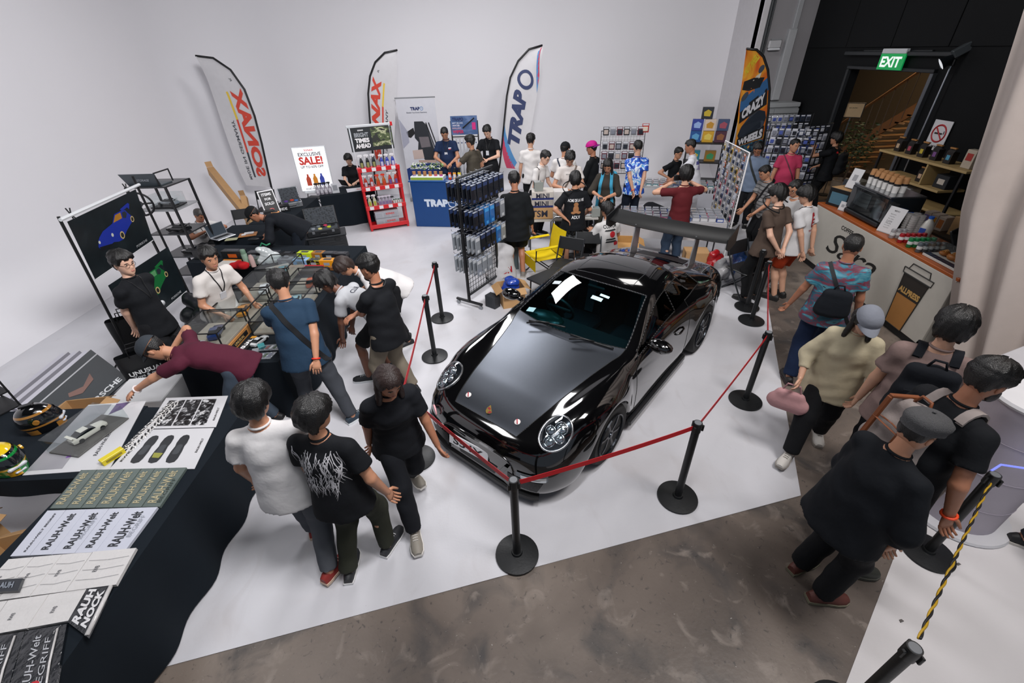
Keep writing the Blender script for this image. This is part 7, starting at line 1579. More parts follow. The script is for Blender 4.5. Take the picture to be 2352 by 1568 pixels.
for i in range(5):
    q = RM @ Vector((.21+.05*i, -.1+.02*(i % 2),.516)); e = thing('small_jar', 'small white jar with green cap on the lower rack shelf, '+['first', 'second', 'third', 'fourth', 'fifth'][i]+' from the left', 'jar', q, 0, 'white jars, lower shelf'); mb = MB(); mb.lathe([(.022,0),(.022,.09),(.018,.1),(0,.1)],12); mb.build('body', M('#d5d8d5', .4), e, smooth=40); mb = MB(); mb.lathe([(.019,.095),(.019,.115),(0,.115)],12); mb.build('cap', M('#2f5f45', .4), e)
for i in range(2):
    q = RM @ Vector((-.02,0,.086+.165*i)); e = thing('grey_crate', 'grey folding crate lettered SONAX in the bottom of the red rack, '+['lower', 'upper'][i], 'crate', q, R(20)); mb = MB(); mb.box((0,0,.08),(.52,.36,.15),.008); mb.build('body', M('#a6a9b0', .45), e); mb = MB(); mb.box((0,0,.158),(.54,.38,.012),.004); mb.build('rim', M('#b3b6bc', .45), e)
    for k in range(3): mb = MB(); mb.box((-.17+.17*k, -.183,.07),(.13,.006,.09)); mb.build('side_panel', M('#9a9da4', .45), e)
    text('SONAX', RD, e, (.08,-.189,.1),(PI/2,0,0), w=.2, bold=.03)
# ================================================================ blue counter, roll-up banner, wiper rack
TB = M('#0b3f7a', .45); NV = M('#1d2c5e', .5)
def swirl(par, loc, r, mt, rot=(PI/2,0,0), th=.2):
    mb = MB()
    pts = [(r*math.cos(a), r*math.sin(a)) for a in np.linspace(0,2*PI, 25)[:-1]]; q = [(x*(1-th), y*(1-th)) for x, y in pts]
    mb.add([(x, y, 0) for x, y in pts+q],[(i, (i+1) % 24,24+(i+1) % 24,24+i) for i in range(24)]); mb.add([(-r*.85, r*.1,0),(0, r*.28,0),(r*.85,-r*.15,0),(0, r*.1,0)],[(0,3,2,1)]); return mb.build('round_logo', mt, par, loc=loc, rot=rot)
ct = thing('promo_counter', 'bright blue promotional counter lettered TRAPO in white', 'counter', (-1.50,10.27,0), R(-10)); mb = MB(); mb.box((0,0,.51),(1.24,.46,1.02),.01); mb.build('body', TB, ct); mb = MB(); mb.box((0,0,1.035),(1.3,.5,.03),.006); mb.build('countertop', M('#0d4785', .35), ct)
text('TRAP', M('#cdd8e6', .5), ct, (-.06,-.234,.56),(PI/2,0,0), w=.56, h=.17, bold=.07); swirl(ct, (.32,-.234,.56),.1, M('#cdd8e6', .5))
CM = Matrix.Translation((-1.50,10.27,1.05)) @ Matrix.Rotation(R(-10),4, 'Z')
tr = thing('product_tray', 'white and green product tray with little flowers on the blue counter', 'display', CM @ Vector((-.22,-.08,0)), R(-10)); mb = MB(); mb.box((0,0,.04),(.76,.24,.08),.004); mb.build('tray', M('#dfe3e0', .4), tr); mb = MB(); mb.box((0,-.122,.035),(.74,.004,.05)); mb.build('green_strip', M('#8fae3a', .4), tr); mb = MB(); mb.box((0,.1,.36),(.4,.012,.05)); mb.build('name_sign', M('#a08a80', .5), tr)
mb = MB(); r_ = random.Random(3)
for i in range(150): c = Vector((r_.uniform(-.38,.38), r_.uniform(.0,.1), r_.uniform(.2,.33))); u, w_, d = frame((r_.gauss(0,1), r_.gauss(-1,1), r_.gauss(.5,1))); mb.mi = 0 if i % 3 else 1; mb.add([c-u*.022, c+w_*.016, c+u*.022, c-w_*.016],[(0,1,2,3)])
mb.build('flowers', [M('#5d7a3a', .6), M('#d8dcd2', .6)], tr, kind='stuff')
for i in range(6):
    e = thing('sample_cup', ['lilac', 'olive', 'brown', 'orange', 'pink', 'magenta'][i]+' topped kraft sample cup in the tray on the blue counter', 'cup', CM @ Vector((-.53+.125*i, -.11,.082)),0, 'kraft cups in the product tray'); mb = MB(); mb.lathe([(.034,0),(.04,.09),(.035,.09)],14); mb.build('cup', M('#a8774a', .6), e, smooth=40); mb = MB(); mb.lathe([(.035,0),(.036,.03)],14); mb.build('colour_band', M(['#8d7aa8', '#7a7d3a', '#8a5a3a', '#c9701c', '#b83a6a', '#a82a8c'][i],.5), e)
for i in range(3):
    e = thing('squeeze_bottle', ['orange', 'amber', 'yellow'][i]+' bottle with black brush cap on the blue counter', 'bottle', CM @ Vector((.30+.11*i, -.13,0)),0, 'brush capped bottles on the counter'); mb = MB(); mb.box((0,0,.08),(.07,.05,.16),.012); mb.build('body', M(['#cf4a1a', '#d89018', '#d8c21a'][i],.35), e); mb = MB(); mb.at((0,0,.16),(0,.2,0)); mb.box((0,0,.05),(.05,.045,.11),.012); mb.build('brush_cap', BLACK, e); mb = MB(); mb.box((0,-.026,.09),(.05,.003,.07)); mb.build('label', M('#cfd0d2', .4), e)
ru = thing('roll_up_banner', 'tall pale roll up banner lettered TRAPO with a dark car mat print', 'banner', (-2.16,12.35,0), R(-4)); mb = MB(); mb.box((0,0,.05),(1.0,.2,.1),.01); mb.build('base', M('#8f9296', .4), ru); mb = MB(); mb.box((0,0,1.28),(.98,.006,2.4)); mb.build('sheet', M('#c3c4cb', .45), ru); mb = MB(); mb.box((0,0,2.51),(1.02,.03,.03),.005); mb.build('top_rail', M('#7d8084', .35), ru)
text('TRAP', NV, ru, (-.03,-.008,2.27),(PI/2,0,0), w=.24, h=.075, bold=.05); swirl(ru, (.135,-.008,2.27),.042, M('#3a7ab4', .5)); text('Elevating Your Driving Experience', M('#555a66', .5), ru, (0,-.008,2.18),(PI/2,0,0), w=.52)
MT = M('#24282e', .5)
for nm, pts, c_ in (('printed_mat', [(-.1,1.98),(.12,1.98),(.2,1.9),(.34,1.3),(.3,1.0),(.1,.98),(-.1,1.3),(-.06,1.5),(-.14,1.6)], '#24282e'),('printed_panel', [(-.03,1.62),(.22,1.62),(.25,1.38),(-.0,1.36)], '#6a6468'),('printed_mount', [(-.34,1.74),(-.14,1.84),(-.12,1.7),(-.24,1.6),(-.3,1.62)], '#15171a'),('printed_boxes', [(-.25,1.3),(.02,1.32),(.04,1.1),(-.24,1.08)], '#b9a7a0'),('printed_rays', [(-.48,2.05),(-.3,1.75),(-.3,1.5),(-.48,1.35)], '#9a9cab'),('printed_arc', [(-.48,.55),(.48,.55),(.48,.92),(.2,.98),(-.2,.95),(-.48,.84)], '#16306c')):
    mb = MB(); k = -.006-.0015*(nm in ('printed_panel', 'printed_boxes')); mb.add([(x, k, z) for x, z in pts],[tuple(range(len(pts)))]); mb.build(nm, M(c_, .5), ru)
for x in (.2,.27): mb = MB(); mb.tube([(x, -.012,1.95),(x+.16,-.012,1.35)],.013,5); mb.build('printed_wiper', BLACK, ru)
text('YOU NEED A RELIABLE', WHITE, ru, (-.08,-.009,.87),(PI/2, R(-4),0), w=.62, bold=.03)
wk = thing('wiper_rack', 'black rack of white wiper packs with a TRAPO wiper header sign', 'rack', (-.96,11.95,0), R(-4)); mb = MB()
for x in (-.33,.33): mb.box((x, 0,1.0),(.03,.03,2.0))
mb.box((0,0,.03),(.7,.4,.05)); mb.build('frame', BLACK, wk); mb = MB(); mb.box((0,-.02,1.9),(.66,.012,.42)); mb.build('header_sign', ramp_mat('sky_photo', [(0, '#23345a'),(.5, '#3f5a86'),(.7, '#6a7fa8')],(1,1,2),3,3,.4, const=False), wk)
text('TRAPO', NV, wk, (-.15,-.03,2.04),(PI/2,0,0), w=.28, h=.07, bold=.05); text('BEST SELLING', M('#c9cfe0', .5), wk, (-.16,-.03,1.955),(PI/2,0,0), w=.26); text('WATER', M('#d8d0dc', .5), wk, (-.2,-.03,1.90),(PI/2,0,0), w=.18); text('REPELLENT', M('#c9a9b8', .5), wk, (-.19,-.03,1.84),(PI/2,0,0), w=.22); text('WIPER', M('#b82a5a', .5), wk, (-.16,-.03,1.76),(PI/2,0,0), w=.28, h=.075, bold=.04)
mb = MB(); mb.box((.24,-.028,1.88),(.09,.004,.16)); mb.build('pink_label', M('#c42a78', .5), wk); mb = MB(); mb.tube([(-.04,-.032,1.84),(.26,-.032,2.06)],.014,5); mb.build('printed_wiper', BLACK, wk)
for z in (1.6,1.1,.62): mb = MB(); mb.box((0,0, z+.04),(.66,.02,.02)); mb.build('hook_bar', BLACK, wk)
WM = Matrix.Translation((-.96,11.95,0)) @ Matrix.Rotation(R(-4),4, 'Z'); pw = None
for r_i, z in enumerate((1.38,.88)):
    for i in range(7):
        q = WM @ Vector((-.27+.09*i, -.05, z))
        if pw is None:
            pw = thing('wiper_pack', 'x', 'packet', q, R(-4), 'white wiper packs on the black rack'); mb = MB(); mb.box((0,0,0),(.055,.02,.42),.003); mb.build('sleeve', M('#c6c9cf', .4), pw); mb = MB(); mb.lathe([(.016,0),(0,.001)],10); mb.build('round_logo', NV, pw, loc=(0,-.011,.13), rot=(PI/2,0,0)); e = pw
        else: e = dup(pw, q)
        e['label'] = 'white wiper pack on the '+['upper', 'lower'][r_i]+' bar, '+['first', 'second', 'third', 'fourth', 'fifth', 'sixth', 'seventh'][i]+' from left'
# ================================================================ mesh rack with hanging packs
gs = thing('mesh_rack', 'tall black rolling mesh rack hung with dark car accessory packs', 'rack', (-.425,6.50,0), R(57)); W2 = .42
for x in (-W2, W2):
    mb = MB(); mb.box((x, 0,1.03),(.04,.03,1.9)); mb.build('post', BLACK, gs); mb = MB(); mb.box((x, 0,.09),(.035,.5,.03)); ft = mb.build('foot_bar', BLACK, gs)
    for y in (-.22,.22): mb = MB(); mb.cyl((x-.012, y, .035),(x+.012, y, .035),.034, n=12).box((x, y, .07),(.02,.02,.03)); mb.build('caster', M('#8d9095', .3,.5), ft)
mb = MB(); mb.box((0,0,1.98),(.88,.03,.025)).box((0,0,.2),(.88,.03,.03)); mb.build('rail', M('#2b2d30', .4), gs)
mb = MB()
for i in range(1,12): mb.box((-W2+.07*i, 0,1.09),(.005,.005,1.78))
for i in range(25): mb.box((0,.004,.24+.07*i),(.84,.005,.005))
mb.build('mesh', M('#1a1b1e', .4,.5), gs)
GM = Matrix.Translation((-.425,6.50,0)) @ Matrix.Rotation(R(57),4, 'Z'); PK = {}
for r_i, z in enumerate((1.92,1.55,1.19,.84)):
    for sd in (-1,1):
        n_ = 6 if r_i < 3 else 3
        for i in range(n_):
            x = -.36+.14*i
            mb = MB(); mb.tube([(x, 0, z),(x, sd*.25, z),(x, sd*.26, z+.02)],.004,5); mb.build('hook', STEEL, gs)
            for d in range(3):
                q = GM @ Vector((x, sd*(.06+.075*d), z-.01)); c_ = 'blue' if (r_i, i) in ((1,2),(1,3),(2,4)) else ('pale' if (r_i == 3 or (r_i, i) in ((2,5),(1,5),(2,0))) else 'dark')
                if c_ not in PK:
                    e = thing('hanging_pack', 'x', 'packet', q, R(57), 'packs hanging on the black mesh rack'); mb = MB(); mb.box((0,0,-.14),(.115,.016,.26),.003); mb.build('pack', M({'blue': '#1d5c9c', 'pale': '#7d8288', 'dark': '#15181f'}[c_],.25, coat=.4), e); mb = MB(); mb.box((0,0,-.05),(.1,.019,.05)).box((0,0,-.23),(.05,.019,.04)); mb.build('printed_label', M({'blue': '#3f8fce', 'pale': '#b9bcc0', 'dark': '#2c3a5e'}[c_],.3), e); mb = MB(); mb.box((0,0,-.01),(.1,.018,.012)); mb.build('header_strip', M('#a9b0c0', .3), e); PK[c_] = e
                else: e = dup(PK[c_], q)
                e['label'] = {'blue': 'bright blue', 'pale': 'pale grey', 'dark': 'dark'}[c_]+' pack on the '+['top', 'second', 'third', 'lowest'][r_i]+' row, mesh rack, '+('far' if sd > 0 else 'near')+' side, hook '+str(i+1)+', '+['inner', 'middle', 'outer'][d]
D = SDF(); D.cap((0,0,.15),(0,.05,.5),.26,.2,(0,1,0),1.3, k=.08).cap((-.12,0,.5),(.14,0,.55),.12,.1); V, Q = D.mesh(.022); e = thing('sack', 'white sack lettered SON in red behind the mesh rack', 'bag', (-.12,7.0,0), R(20)); put('sack_body', npmesh('sack_body', folds(V, Q, .014,3), Q, cloth('#b9b8ba')), e); bv = BVHTree.FromPolygons(V.tolist(), Q.tolist()); text('SON', M('#9c1f2a', .6), e, (0,-.3,.28),(PI/2,0,0), w=.26, bold=.06, bvh=bv); text('CAR CARE', M('#4a4a55', .6), e, (0,-.3,.16),(PI/2,0,0), w=.16, bvh=bv)
open_carton('cardboard_box', 'open brown carton holding a blue bag beside the car', (.02,6.22,0),(.36,.34,.32), R(15), word='FRAGILE'); D = SDF(); r_ = random.Random(6)
for k in range(6): D.cap((r_.uniform(-.08,.08), r_.uniform(-.08,.08),0),(r_.uniform(-.1,.1), r_.uniform(-.1,.1),.14),.08,.06)
V, Q = D.mesh(.016); o = put('plastic_bag', npmesh('plastic_bag', folds(V, Q, .014,5,1.7), Q, M('#1a3fa0', .2, coat=.6, bump=.4)), loc=(.02,6.22,.24)); tag(o, 'crumpled bright blue plastic bag in the open carton', 'bag')
box('speaker_box', 'small dark grey box on the floor by the mesh rack', 'box', (-.28,6.12,0),(.14,.2,.2), M('#2b2e33', .5), R(50)); e = box('dark_bin', 'grey plastic tub behind the person in black shorts', 'box', (-.05,7.65,0),(.4,.4,.62), M('#4d5a5e', .5),.2, lid=M('#7d8a8c', .4)); open_carton('cardboard_box', 'small open carton behind the mesh rack by the bare legs', (-.2,7.35,0),(.3,.3,.25),.3)
# ================================================================ feather flags
def flag(label, Y, pole, edge, cl, base_px, rip=.02):
    P = [AY(x, y, Y) for x, y in pole]; E = [AY(x, y, Y-.05) for x, y in edge]; b = AY(*base_px, Y); b = Vector((P[-1].x+(b.x-P[-1].x), Y, 0)); e = thing('feather_flag', label, 'flag', b); n = len(P)
    T = lambda p: p-b
    mb = MB(); mb.tube([T(p) for p in P]+[Vector((0,0,.05))],[.012]*(n//2)+[.017]*(n-n//2)+[.02],7); mb.build('pole', BLACK, e, True); mb = MB(); mb.tube([T(p)+Vector((0,-.012,0)) for p in P[:len(E)]],.024,6); mb.build('pole_sleeve', BLACK, e, True)
    def uv(u, v, h=.004):
        k = min(len(E)-1.001, max(0, v*(len(E)-1))); i = int(k); f = k-i; a = T(P[i]*(1-f)+P[i+1]*f); c = T(E[i]*(1-f)+E[i+1]*f); p = a*(1-u)+c*u; p.y += rip*math.sin(u*5+v*7)*u-h; return p
    mb = MB(); mb.sheet(10,36, lambda u, v: uv(u, v, 0)); mb.build('cloth', cl, e, True)
    for a in (0, PI/2): mb = MB(); mb.at((0,0,.03),(0,0, a+.4)); mb.box((0,0,0),(.9,.04,.025)); mb.build('foot', BLACK, e)
    return e, uv
def sub(e, uv, u0, v0, u1, v1, mt, nm='print', n=14):
    mb = MB(); mb.sheet(3, n, lambda a, b: uv(u0+(u1-u0)*a, v0+(v1-v0)*b, .003)); mb.build(nm, mt, e, True)
SN = M('#c6402f', .6); FW = M('#c4c3c6', .65); YW = M('#d8b83c', .6)
for l_, Y, po, ed, bp in (('white feather flag lettered SONAX in mirror image at the far left', 12.3,[(450,128),(490,133),(530,160),(562,205),(585,265),(602,330),(615,390),(624,430)],[(451,130),(462,152),(475,182),(490,226),(507,276),(527,331),(550,391),(566,425)],(640,480)),('white feather flag lettered SONAX behind the red bottle rack', 12.6,[(913,115),(884,121),(862,143),(850,175),(846,215),(849,265),(854,325),(862,420)],[(913,117),(912,140),(911,172),(910,214),(908,265),(906,325),(904,375),(903,420)],(866,450))):
    e, uv = flag(l_, Y, po, ed, FW, bp); textq(e, uv, 'SONAX', .26,.66,(0,-.50),(-.34,0), SN, .05,.006); sub(e, uv, .50,.41,.56,.58, YW); sub(e, uv, .50,.58,.56,.76, SN); sub(e, uv, .50,.76,.56,.92, M('#33383f', .6)); textq(e, uv, 'MADE IN GERMANY', .68,.76,(0,-.36),(-.09,0), M('#4a4c52', .6),.02,.006); textq(e, uv, 'R', .22,.34,(0,-.025),(-.07,0), M('#6a6c70', .6),.01,.006)
e, uv = flag('white feather flag lettered TRAPO with red and blue stripes', 12.0,[(1246,104),(1215,113),(1190,140),(1172,178),(1164,220),(1159,270),(1153,330),(1147,385)],[(1247,106),(1245,132),(1241,166),(1235,211),(1226,262),(1217,312),(1207,357),(1197,388)], FW, (1134,455))
textq(e, uv, 'TRAP', .44,.66,(0,-.36),(-.46,0), M('#28345c', .6),.06,.006)
mb = MB(); pts = [uv(.5+.30*math.cos(a),.385+.072*math.sin(a),.006) for a in np.linspace(0,2*PI, 25)[:-1]]+[uv(.5+.2*math.cos(a),.385+.048*math.sin(a),.006) for a in np.linspace(0,2*PI, 25)[:-1]]; mb.add(pts, [(i, (i+1) % 24,24+(i+1) % 24,24+i) for i in range(24)]); mb.build('round_logo', M('#28345c', .6), e)
for c_, lo, hi in (('#4a84b8', .0,1),('#b83a5a', -1,0)):
    mb = MB(); vs = []
    for t in np.linspace(0,1,11): vs += [uv(.02+.72*t+(0 if hi else -.0),.80+.2*t**.7+(-.055 if hi else .0),.005), uv(.02+.62*t, min(1,.80+.2*t**.7+(.0 if hi else .075)),.005)]
    mb.add(vs, [(2*i, 2*i+1,2*i+3,2*i+2) for i in range(10)]); mb.build('stripe', M(c_, .6), e)
    mb = MB(); vs = []
    for t in np.linspace(0,1,9): vs += [uv(.55+.43*t, .10+.34*t**1.3+(.0 if hi else -.05),.005), uv(.62+.36*t, .06+.30*t**1.3+(.0 if hi else -.05),.005)]
    mb.add(vs, [(2*i, 2*i+2,2*i+3,2*i+1) for i in range(8)]); mb.build('stripe', M(c_, .6), e)
FO = ramp_mat('flame_print', [(0, '#b8401a'),(.42, '#c9641a'),(.55, '#d89a2a'),(.7, '#c9561a')],(1,1,.6),2.4,2,.8, const=False)
e, uv = flag('orange feather flag lettered CRAZY WHEELS beside the grey corner wall', 10.6,[(1714,112),(1737,114),(1753,130),(1763,160),(1767,205),(1764,255),(1757,305),(1750,345)],[(1713,114),(1710,140),(1706,180),(1701,220),(1696,262),(1691,303),(1686,334),(1682,350)], FO, (1742,400))
textq(e, uv, 'HOT WHEELS', .50,.235,(-.8,-.03),(0,-.085), M('#c9b02a', .6),.06,.008); sub(e, uv, .02,.48,.96,.57, M('#2c5c8c', .6)); sub(e, uv, .02,.90,.98,1.0, ramp_mat('box_rows_print', [(0, '#1c2a3a'),(.5, '#2a5a6a'),(.62, '#8a2a3a'),(.7, '#c9a83a')],(1,1,1),14,1,0))
sub(e, uv, .06,.55,.94,.66, M('#15171b', .6)); textq(e, uv, 'CRAZY', .5,.605,(-.74,0),(0,-.075), M('#c9cacf', .6),.06,.008); sub(e, uv, .06,.80,.94,.895, M('#15171b', .6)); textq(e, uv, 'WHEELS', .5,.85,(-.8,0),(0,-.07), M('#c9cacf', .6),.06,.008)
for c_, pts in (('#1b2430', [(.1,.70),(.3,.66),(.6,.66),(.85,.70),(.95,.76),(.9,.80),(.1,.80),(.04,.75)]),('#15171b', [(.12,.46),(.5,.38),(.9,.33),(.95,.39),(.7,.45),(.3,.50)]),('#c9c3b8', [(.2,.40),(.4,.385),(.55,.40),(.3,.43)])): mb = MB(); mb.add([uv(u, v, .006) for u, v in pts],[tuple(range(len(pts)))]); mb.build('printed_car', M(c_, .6), e)
for u, v in ((.22,.78),(.72,.78),(.82,.47),(.18,.37)): mb = MB(); mb.add([uv(u+.13*math.cos(a), v+.028*math.sin(a),.009) for a in np.linspace(0,2*PI, 15)[:-1]],[tuple(range(14))]); mb.build('printed_wheel', M('#3a4350', .6), e)
# ================================================================ toy stalls at the back right
table(rect(.35,7.98,1.72,8.6),.75, 'bare folding table stacked with cartons behind the bear print tee', '', None, top_mt=M('#b9b7b2', .5)); WCL = cloth('#b4b3b6'); table(rect(1.85,7.62,3.95,8.24, R(-14)),.75, 'folding table of boxed toy cars behind the car wing', 'white cloth with scalloped hem over the boxed toy cars table', WCL, drop=.32, seed=21, flare=.03); table(rect(2.9,9.85,4.7,10.45, R(-18)),.75, 'grey folding table of toy cars behind the maroon photographer', '', None, top_mt=M('#a3a5a8', .5))
TM = Matrix.Translation((2.9,7.93,.757)) @ Matrix.Rotation(R(-14),4, 'Z'); T2 = Matrix.Translation((3.8,10.15,.722)) @ Matrix.Rotation(R(-18),4, 'Z'); CO = [('red', '#a8222c'),('blue', '#2c4a9c'),('white', '#c4c4c8'),('orange', '#c4621e'),('black', '#1c1e22'),('grey', '#7d8086'),('teal', '#2f7a80'),('pink', '#b05a80')]
ORD = ['first', 'second', 'third', 'fourth', 'fifth', 'sixth', 'seventh', 'eighth', 'ninth', 'tenth', 'eleventh', 'twelfth', 'thirteenth', 'fourteenth', 'fifteenth']; tbx = {}
def toybox(q, rz, k, label, group):
    nm, hx = CO[k]
    if k not in tbx:
        e = thing('toy_car_box', label, 'box', q, rz, group); mb = MB(); mb.box((0,0,.03),(.115,.075,.06),.002); mb.build('tray', M(hx, .4), e); mb = MB(); mb.box((0,0,.075),(.11,.07,.03),.004); mb.build('blister', M('#8f9299', .12, coat=.6), e); mb = MB(); mb.box((0,-.0385,.03),(.09,.002,.035)); mb.build('label', M('#d0d0d3', .4), e); tbx[k] = e
    else: e = dup(tbx[k], q, rz); e['label'] = label; e['group'] = group
for r_i in range(4):
    for i in range(15): k = rnd.choice([0,1,2,2,4,5,5,7]); toybox(TM @ Vector((-.94+.134*i, -.24+.15*r_i, .0)), R(-14), k, CO[k][0]+' boxed toy car, '+['front', 'second', 'third', 'back'][r_i]+' row of the white table, '+ORD[i]+' from left', 'boxed toy cars on the white table')
for r_i in range(3):
    for i in range(12): k = rnd.choice([0,1,1,3,4,6,2]); toybox(T2 @ Vector((-.8+.145*i, -.2+.18*r_i, .0)), R(-18), k, CO[k][0]+' boxed toy car, '+['front', 'middle', 'back'][r_i]+' row of the grey table, '+ORD[i]+' from left', 'boxed toy cars on the grey table')
for i, (x, y, z, d, c_, l_, w_) in enumerate(((.62,8.22,.752,(.5,.36,.2), '#b08a5e', 'brown carton with black wordmark on the bare table', 'TSM'),(.66,8.24,.954,(.42,.32,.14), '#a8a19a', 'lower pale carton with navy base on the bare table', 'MINI'),(.68,8.24,1.096,(.4,.32,.14), '#bdb7b0', 'upper pale carton with navy base on the bare table', 'MINI'),(1.06,8.2,.752,(.2,.16,.24), '#a8948c', 'pale patterned toy box beside the stacked cartons', 'V'),(1.45,8.25,.752,(.34,.28,.2), '#c4c6c8', 'clear plastic tub of toys right of the bear print tee', ''),(1.0,8.42,.752,(.36,.26,.42), '#c9c6c4', 'white carton behind the patterned toy box', ''))):
    e = box('carton', l_, 'box', (x, y, z), d, M(c_, .6), R(-3), word=w_ or None, word_mt=M('#26283a', .5))
    if 'navy' in l_: mb = MB(); mb.box((0,0,.018),(d[0]+.004, d[1]+.004,.036)); mb.build('navy_base', M('#1f2c66', .5), e)
    if 'tub' in l_: mb = MB(); mb.box((0,-.142,.1),(.28,.004,.12)); mb.build('contents', ramp_mat('toy_jumble', [(0, '#3a3f48'),(.5, '#8d5a50'),(.6, '#5a7a6a'),(.7, '#b9b9b9')],(1,1,1),22,2,0), e)
for i in range(3): e = box('acrylic_box', 'clear acrylic block of toys on top of the pale cartons' if i == 0 else 'small acrylic toy case, '+['', 'left', 'right'][i]+' of two by the girl with the phone', 'box', ((.60,8.2,1.24),(1.52,8.5,.752),(1.66,8.1,.752))[i],(.16,.14,.16), M('#8f9490', .1, coat=1.0),.1)
# black grid with boxed models, and rack of game boxes
def gridpanel(name, label, p, q, z0, z1, mt, step=.07, frame_r=.012, wire=.004):
    p, q = Vector(p), Vector(q); d = q-p; L_ = d.length; a = math.atan2(d.y, d.x); e = thing(name, label, 'grid panel', (p+q)/2, a); mb = MB(); mb.tube([(-L_/2,0, z0),(L_/2,0, z0),(L_/2,0, z1),(-L_/2,0, z1)], frame_r, 6, True)
    for s in (-1,1): mb.box((s*L_/2,0, z0/2),(frame_r*2, frame_r*2, z0)).box((s*L_/2,0,.012),(.03,.3,.024))
    mb.build('frame', mt, e); mb = MB()
    for i in range(1, int(L_/step)): mb.box((-L_/2+step*i, 0,(z0+z1)/2),(wire, wire, z1-z0))
    for i in range(1, int((z1-z0)/step)): mb.box((0,.004, z0+step*i),(L_, wire, wire))
    mb.build('mesh', mt, e); return Matrix.Translation((p+q)/2) @ Matrix.Rotation(a, 4, 'Z'), L_, a
bl = {}
def blister(q, rz, c1, c2, label, group, w_=.1, h_=.14):
    if (c1, c2, w_) not in bl:
        mb = MB(); mb.box((0,0,0),(w_, .004, h_)); mb.mi = 1; mb.box((0,-.014,-h_*.1),(w_*.7,.026, h_*.5),.006); mb.mi = 2; mb.box((0,-.003, h_*.36),(w_*.8,.003, h_*.18)); bl[c1, c2, w_] = mb.mesh('blister_pack', [M(c1,.4), M(c2,.25, coat=.5), M('#c9cad0', .4)])
    o = put('blister_pack', bl[c1, c2, w_], loc=q, rot=(0,0, rz)); tag(o, label, 'packet', group)
K5 = ['#1a1d24', '#5a6072', '#26324a', '#a9adb8', '#3a3f4c']
g1, L1, a1 = gridpanel('grid_panel', 'black mesh panel of boxed models behind the wave print shirt', (2.35,11.4,0),(3.35,11.2,0),.75,1.72, BLACK)
for r_i in range(4):
    for i in range(6): blister(g1 @ Vector((-.40+.16*i, -.03,1.62-.22*r_i+(.1 if r_i == 0 else 0))), a1,['#23252b', '#8d8f94', '#5a2430'][(i+r_i) % 3],['#b8a9a0', '#2a2d34', '#7d808a'][(i*2+r_i) % 3],['dark', 'pale', 'maroon'][(i+r_i) % 3]+' boxed model on the black mesh panel, '+['top', 'second', 'third', 'lowest'][r_i]+' row, '+ORD[i]+' from left', 'boxed models on the mesh panel', .14,.19)
blister(g1 @ Vector((.5,-.03,1.78)), a1, '#b02a22', '#d8c9b8', 'red boxed model at the top right of the black mesh panel', 'boxed models on the mesh panel', .16,.19)
rk2 = thing('game_rack', 'black tiered rack stacked with coloured game boxes by the wall', 'rack', (4.75,11.0,0), R(-20)); mb = MB()
for x in (-.4,.4):
    for y in (-.15,.15): mb.box((x, y, .72),(.03,.03,1.44))
mb.build('frame', BLACK, rk2)
for z in (.6,1.02,1.44): mb = MB(); mb.box((0,0, z),(.86,.36,.025)); mb.build('shelf_board', BLACK, rk2)
K2 = Matrix.Translation((4.75,11.0,0)) @ Matrix.Rotation(R(-20),4, 'Z')
for i, (x, z, c1, c2, l_) in enumerate(((-.25,1.455, '#1f4f8c', '#5a9ac4', 'blue game box at the lower left of the stack'),(.02,1.455, '#c4982a', '#d8c25a', 'yellow game box in the middle of the lower tier'),(.29,1.455, '#4a2a3a', '#8a5a3a', 'dark red game box at the right of the lower tier'),(-.25,1.70, '#2a3a8c', '#8fa9d8', 'deep blue game box in the second tier'),(.02,1.70, '#c9b8a9', '#b8862a', 'white and gold game box in the second tier'),(.30,1.70, '#3a4a6a', '#9a4a5a', 'mixed colour game box at the right of the second tier'),(-.08,1.945, '#20242c', '#b8a02a', 'black and yellow game box at the top of the stack'),(-.2,1.035, '#2a7a8c', '#c4b03a', 'teal game box on the middle shelf'),(.15,1.035, '#8c6a2a', '#3a8a5a', 'tan and green game box on the middle shelf'))):
    e = box('game_box', l_, 'box', K2 @ Vector((x, 0, z)),(.24,.12,.235), M(c1,.4), R(-20)); mb = MB(); mb.prism([(-.07,-.063,.06),(.06,-.063,.05),(.08,-.063,.15),(0,-.063,.19),(-.08,-.063,.14)],(0,.002,0)); mb.build('print', M(c2,.4), e)
WP0, WP1 = G(1667,323,1.85), G(1722,351,1.85); WP0.z = WP1.z = 0; wp, L3, a3 = gridpanel('grid_panel', 'white mesh panel hung with small bright toy packs', WP0, WP1,.42,1.85, WHITE, .06,.014,.005)
for r_i in range(10):
    for i in range(6): c_ = rnd.choice(['#8d9098', '#c4622a', '#b8465a', '#3a4a7a', '#c9c9ce', '#2a2d34', '#b8982a']); blister(wp @ Vector((-L3/2+.09+(L3-.18)*i/5,-.03,1.76-.13*r_i)), a3, c_, rnd.choice(K5), 'small toy pack on the white mesh panel, '+ORD[r_i]+' row from top, '+ORD[i]+' from left', 'toy packs on the white mesh panel', .085,.115)
